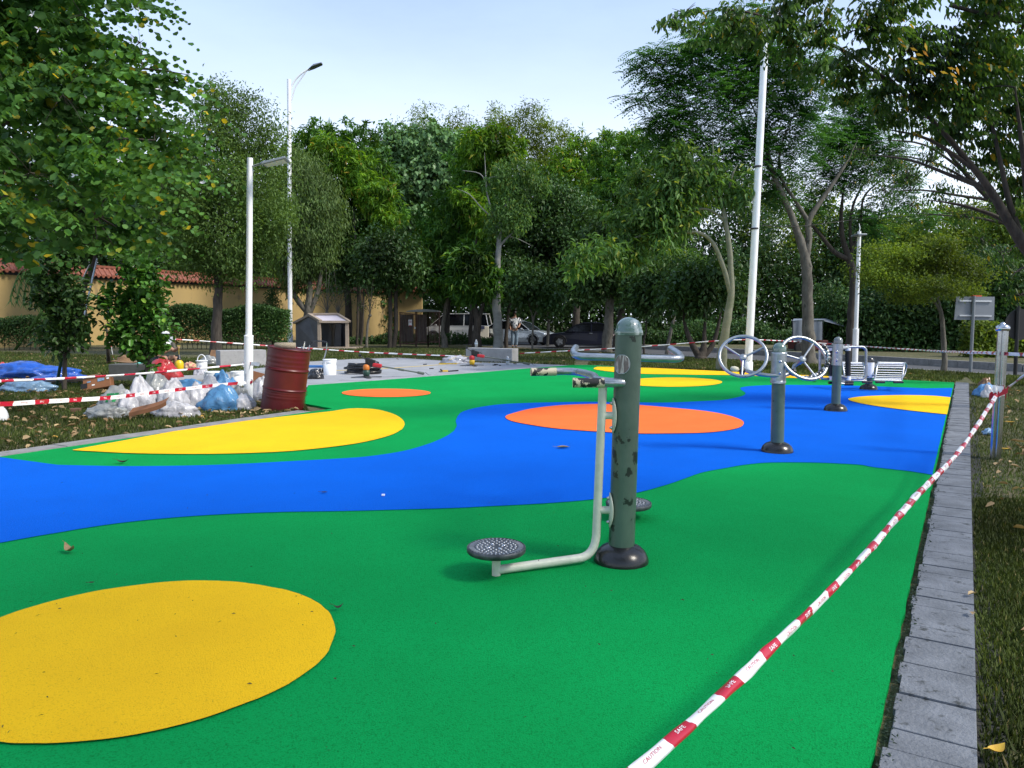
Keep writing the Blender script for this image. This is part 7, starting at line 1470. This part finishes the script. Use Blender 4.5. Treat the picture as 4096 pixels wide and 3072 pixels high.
lump('turquoise_towel', 'turquoise tray edge right of the young tree stem', 'cloth', 632, 1490, .22, .08, .12, mat('turquoise tray', (.05, .42, .36), .5), 44, 0, .1)
lump('cloth_bundle', 'patterned yellow and pink cloth bundle right of the yellow sprayer', 'cloth', 758, 1478, .20, .14, .14, mat('patterned cloth', (.55, .40, .22), .8, col2=(.45, .16, .14), scale=14, ramp=(.48, .56)), 45, .1, .4)
lump('cloth_bundle', 'white rag left of the yellow sprayer', 'cloth', 660, 1478, .18, .09, .1, B_W, 46, 0, .5)
b = MB(); q = P(682, 1362, 19.2); b.box(q, (.10, .03, .25), Matrix.Rotation(.7, 3, 'Y')); ph = b.build('white_nozzle', M_TW, smooth=False, bevel=.01); top(ph, 'white and blue bottle held up beside the worker at the tape', 'bottle')
# yellow-brown wrapped packs between lamp post and drum
carton('brown_pouch', 'brown packet with blue print lying between the lamp post and the red drum', 1035, 1535, .32, .22, .12, -.3, .2, M_CARD, False)
lump('yellow_scraps', 'yellow and green scraps of foil right of the lamp post', 'scraps', 1040, 1572, .16, .07, .10, mat('yellow green scrap', (.45, .38, .04), .5, col2=(.05, .10, .03), scale=14, ramp=(.48, .52)), 48, 0, .5)
# trolley
c = G(1240, 1498, .01); tr = thing('platform_trolley', 'blue platform trolley with folding chrome handle behind the red drum', 'trolley', tuple(c)); Yt = c.y + .25
p = P(1262, 1467, Yt); b = MB(); b.box(Vector((p.x - .12, Yt + .1, p.z)), (.62, .42, .035)); b.box(Vector((p.x - .12, Yt + .1, p.z + .02)), (.55, .36, .008)); b.build('platform', mat('trolley blue', (.03, .14, .38), .5), tr, smooth=False, bevel=.006)
hp = [P(1232, 1410, Yt + .1), P(1240, 1380, Yt + .1), P(1250, 1366, Yt + .1), P(1262, 1364, Yt), P(1298, 1366, Yt - .15), P(1308, 1372, Yt - .17), P(1306, 1400, Yt - .17), P(1291, 1455, Yt - .15)]
b = MB(); b.tube([hp[0]] + hp[1:2], .014, 8); b.tube([P(1228, 1428, Yt + .12), hp[0]], .014, 8); b.tube(hp[5:], .014, 8); hn = b.build('handle_tube', M_STEEL, tr)
b = MB(); b.tube([Vector(q) for q in cr_spline([tuple(q) for q in hp[1:6]], 4, False)], .017, 8); b.build('handle_grip', M_BLACKR, hn)
for dx, dy in ((-.36, -.05), (.14, -.05), (-.36, .26), (.14, .26)):
    b = MB(); b.lathe([(.02, -.018), (.05, -.018), (.05, .018), (.02, .018)], (p.x - .02 + dx, Yt + dy, .06), 14, (0, 1, 0)); b.box((p.x - .02 + dx, Yt + dy, .11), (.04, .05, .05)); b.build('castor', M_BLACKR, tr)
lump('black_bag', 'small black plastic bag beside the blue trolley wheels', 'plastic bag', 1262, 1518, .17, .17, .14, B_K, 51, .2, .3, 2.4)
# hoses, mixers, tools on the paving
def coil(label, px, py, rx, ry, n, seed):
    c = G(px, py, .02); rr = random.Random(seed); o = thing('hose_coil', label, 'hose', tuple(c)); b = MB()
    for k in range(n):
        s_ = 1 - .06 * (k % 4); dx, dy, z_ = rr.uniform(-.03, .03), rr.uniform(-.03, .03), .03 + .028 * k
        b.tube([c + Vector((math.cos(a) * rx * s_ + dx, math.sin(a) * ry * s_ + dy, z_ + .012 * math.sin(a * 2 + k))) for a in [2 * math.pi * j / 28 for j in range(28)]], .022, 6, closed=True)
    b.build('loops', M_BLACKR, o)['kind'] = 'stuff'; return o
coil('flattened coil of black hose on the paving behind the near mixer', 1455, 1494, .42, .32, 8, 1)
def mixer(label, hub, tip, body_c, scale=1.0):
    c = G(*hub, .02); e = G(*tip, .05); o = thing('power_float', label, 'power tool', tuple(c)); s = scale
    up_ = c + Vector((0, .08 * s, 0)); b = MB(); b.lathe([(.04 * s, .02), (.07 * s, .04), (.085 * s, .10), (.085 * s, .15), (.05 * s, .17)], c, 16); b.build('gearbox', mat('dark green casting', (.02, .06, .045), .45) if body_c == 'g' else mat('yellow casting', (.6, .38, .02), .45), o)
    b = MB(); b.lathe([(.07 * s, .17), (.08 * s, .19), (.08 * s, .26), (.04 * s, .29)], c, 14); b.build('collar', mat('orange collar', (.55, .16, .02), .5) if body_c == 'g' else mat('red collar', (.45, .02, .03), .5), o)
    b = MB(); b.box(c + Vector((.10 * s, .02, .36 * s)), (.20 * s, .12 * s, .16 * s), Matrix.Rotation(.3, 3, 'Y')); b.box(c + Vector((.03 * s, .02, .40 * s)), (.10 * s, .14 * s, .14 * s)); b.build('engine', M_BLACKM, o, smooth=False, bevel=.015)
    b = MB(); b.box(c + Vector((.26 * s, .0, .29 * s)), (.22 * s, .10 * s, .09 * s), Matrix.Rotation(.15, 3, 'Y')); b.build('red_cover', mat('red tool cover', (.5, .02, .03), .4), o, smooth=False, bevel=.02)
    a_ = c + Vector((.35 * s, 0, .27 * s)); b = MB(); b.tube([a_, a_.lerp(e, .5), e], .016, 8); b.tube([a_.lerp(e, .40), a_.lerp(e, .52)], .026, 8); b.tube([a_.lerp(e, .86), e], .03, 8); b.build('shaft', mat('grey green shaft', (.10, .12, .10), .4, .4), o)
    b = MB(); b.tube([c + Vector((.0, 0, .42 * s)), c + Vector((-.06, .0, .46 * s)), c + Vector((-.14 * s, 0, .52 * s))], .012, 6); b.lathe([(.02, -.03), (.035, 0), (.02, .03)], c + Vector((-.15 * s, 0, .53 * s)), 8, (1, 0, .3)); b.tube([c + Vector((.1, 0, .44 * s)), c + Vector((.3 * s, .02, .36 * s))], .009, 5); b.build('lever', M_BLACKR, o)
    for k in range(4):
        a = k * math.pi / 2 + .4; u = Vector((math.cos(a), math.sin(a), 0)); b = MB(); b.beam(c + u * .05 + Vector((0, 0, .03)), c + u * .36 * s + Vector((0, 0, .012)), .09 * s, .012); b.build('blade', M_DARKM, o, smooth=False)
    b = MB(); rr = random.Random(2); b.tube([e, e + Vector((.05, .03, .02)), e + Vector((.12, -.05, -.03)), e + Vector((.22, .05, -.04)), e + Vector((.34, -.02, -.04))], .006, 5); b.build('cable', M_BLACKR, o); return o
mixer('nearest power trowel with red cover and a long shaft pointing right', (1466, 1510), (1694, 1494), 'g', .92)
mixer('red and yellow power trowel in front of the long bench block', (1888, 1463), (2118, 1456), 'y', .95)
lump('white_sheet', 'crumpled white plastic sheet on the paving left of the bench block', 'sheet', 1822, 1454, .42, .17, .25, B_W, 61, .1, .5, 2.6)
b = MB(); b.beam(G(1756, 1454, .03), G(1828, 1455, .03), .05, .03); top(b.build('yellow_level', mat('yellow tool', (.65, .42, .02), .4), smooth=False), 'flat yellow spirit level lying at the foot of the white sheet', 'tool')
tl = thing('hand_tool', 'yellow and black hand tool lying on the paving right of the long shaft', 'tool', tuple(G(1795, 1484, .03)))
b = MB(); b.beam(G(1762, 1484, .035), G(1792, 1484, .035), .06, .045); b.build('yellow_body', mat('yellow tool', (.65, .42, .02), .4), tl, smooth=False, bevel=.008)
b = MB(); b.beam(G(1794, 1485, .03), G(1832, 1482, .035), .04, .03); b.beam(G(1762, 1478, .05), G(1768, 1484, .05), .03, .03); b.build('black_handle', M_BLACKR, tl, smooth=False)
b = MB()
for px, py in ((1985, 1457), (2000, 1461), (1978, 1460), (2060, 1455), (1700, 1457), (1726, 1474)): b.box(G(px, py, .03), (.12, .04, .02), Matrix.Rotation(random.random() * 3, 3, 'Z'))
top(b.build('paving_scraps', M_BLACKM, smooth=False), 'small dark scraps scattered on the paving around the bench block', 'scraps')['kind'] = 'stuff'
b = MB(); b.tube([P(1880, 1428, 23), P(1840, 1422, 22.5), P(1795, 1441, 21)], .006, 4); b.tube([Vector(q) for q in cr_spline([tuple(G(1340, 1482, .025)), tuple(G(1500, 1476, .025)), tuple(G(1700, 1463, .025)), tuple(G(1850, 1452, .025))], 4, False)], .006, 4); top(b.build('yellow_string', mat('yellow string', (.6, .45, .1), .7)), 'thin yellow chalk string stretched over the paving', 'string')
# rubbish by the stainless post
rb = lump('blue_packet', 'crumpled blue, white and brown packet on the grass left of the stainless post', 'packet', 3945, 1586, .19, .17, .16, B_B, 71, .3, .4, 2.4)
lump('brown_side', None, None, 3938, 1580, .12, .22, .10, mat('brown foil', (.2, .05, .03), .3), 72, .3, .5, 2.6, parent=rb)
lump('white_side', None, None, 3950, 1592, .10, .15, .07, B_W, 73, .3, .5, 2.6, parent=rb)
lump('clear_wrapper', 'small pale plastic wrapper in the grass left of the stainless post foot', 'wrapper', 3955, 1740, .07, .05, .05, B_LB, 75, .1, .5)
def gl(px, py, L, label, m, rz):
    o0 = len(bpy.data.objects); one_leaf(px, py, L, label, m, rz, .4); 
M_YLEAF = mat('yellow leaf', (.55, .36, .03), .6, col2=(.4, .2, .02), scale=20)
one_leaf(4020, 1798, .10, 'yellow leaf in the grass right of the stainless post foot', M_YLEAF, .1, .3)
one_leaf(3985, 3005, .07, 'orange-yellow leaf in the grass at the bottom right corner', M_YLEAF, .4, .5)
one_leaf(4040, 1690, .12, 'thin yellow leaf blade lying behind the stainless post', M_YLEAF, .0, .2)
# the near lawn edge: weeds along the kerb
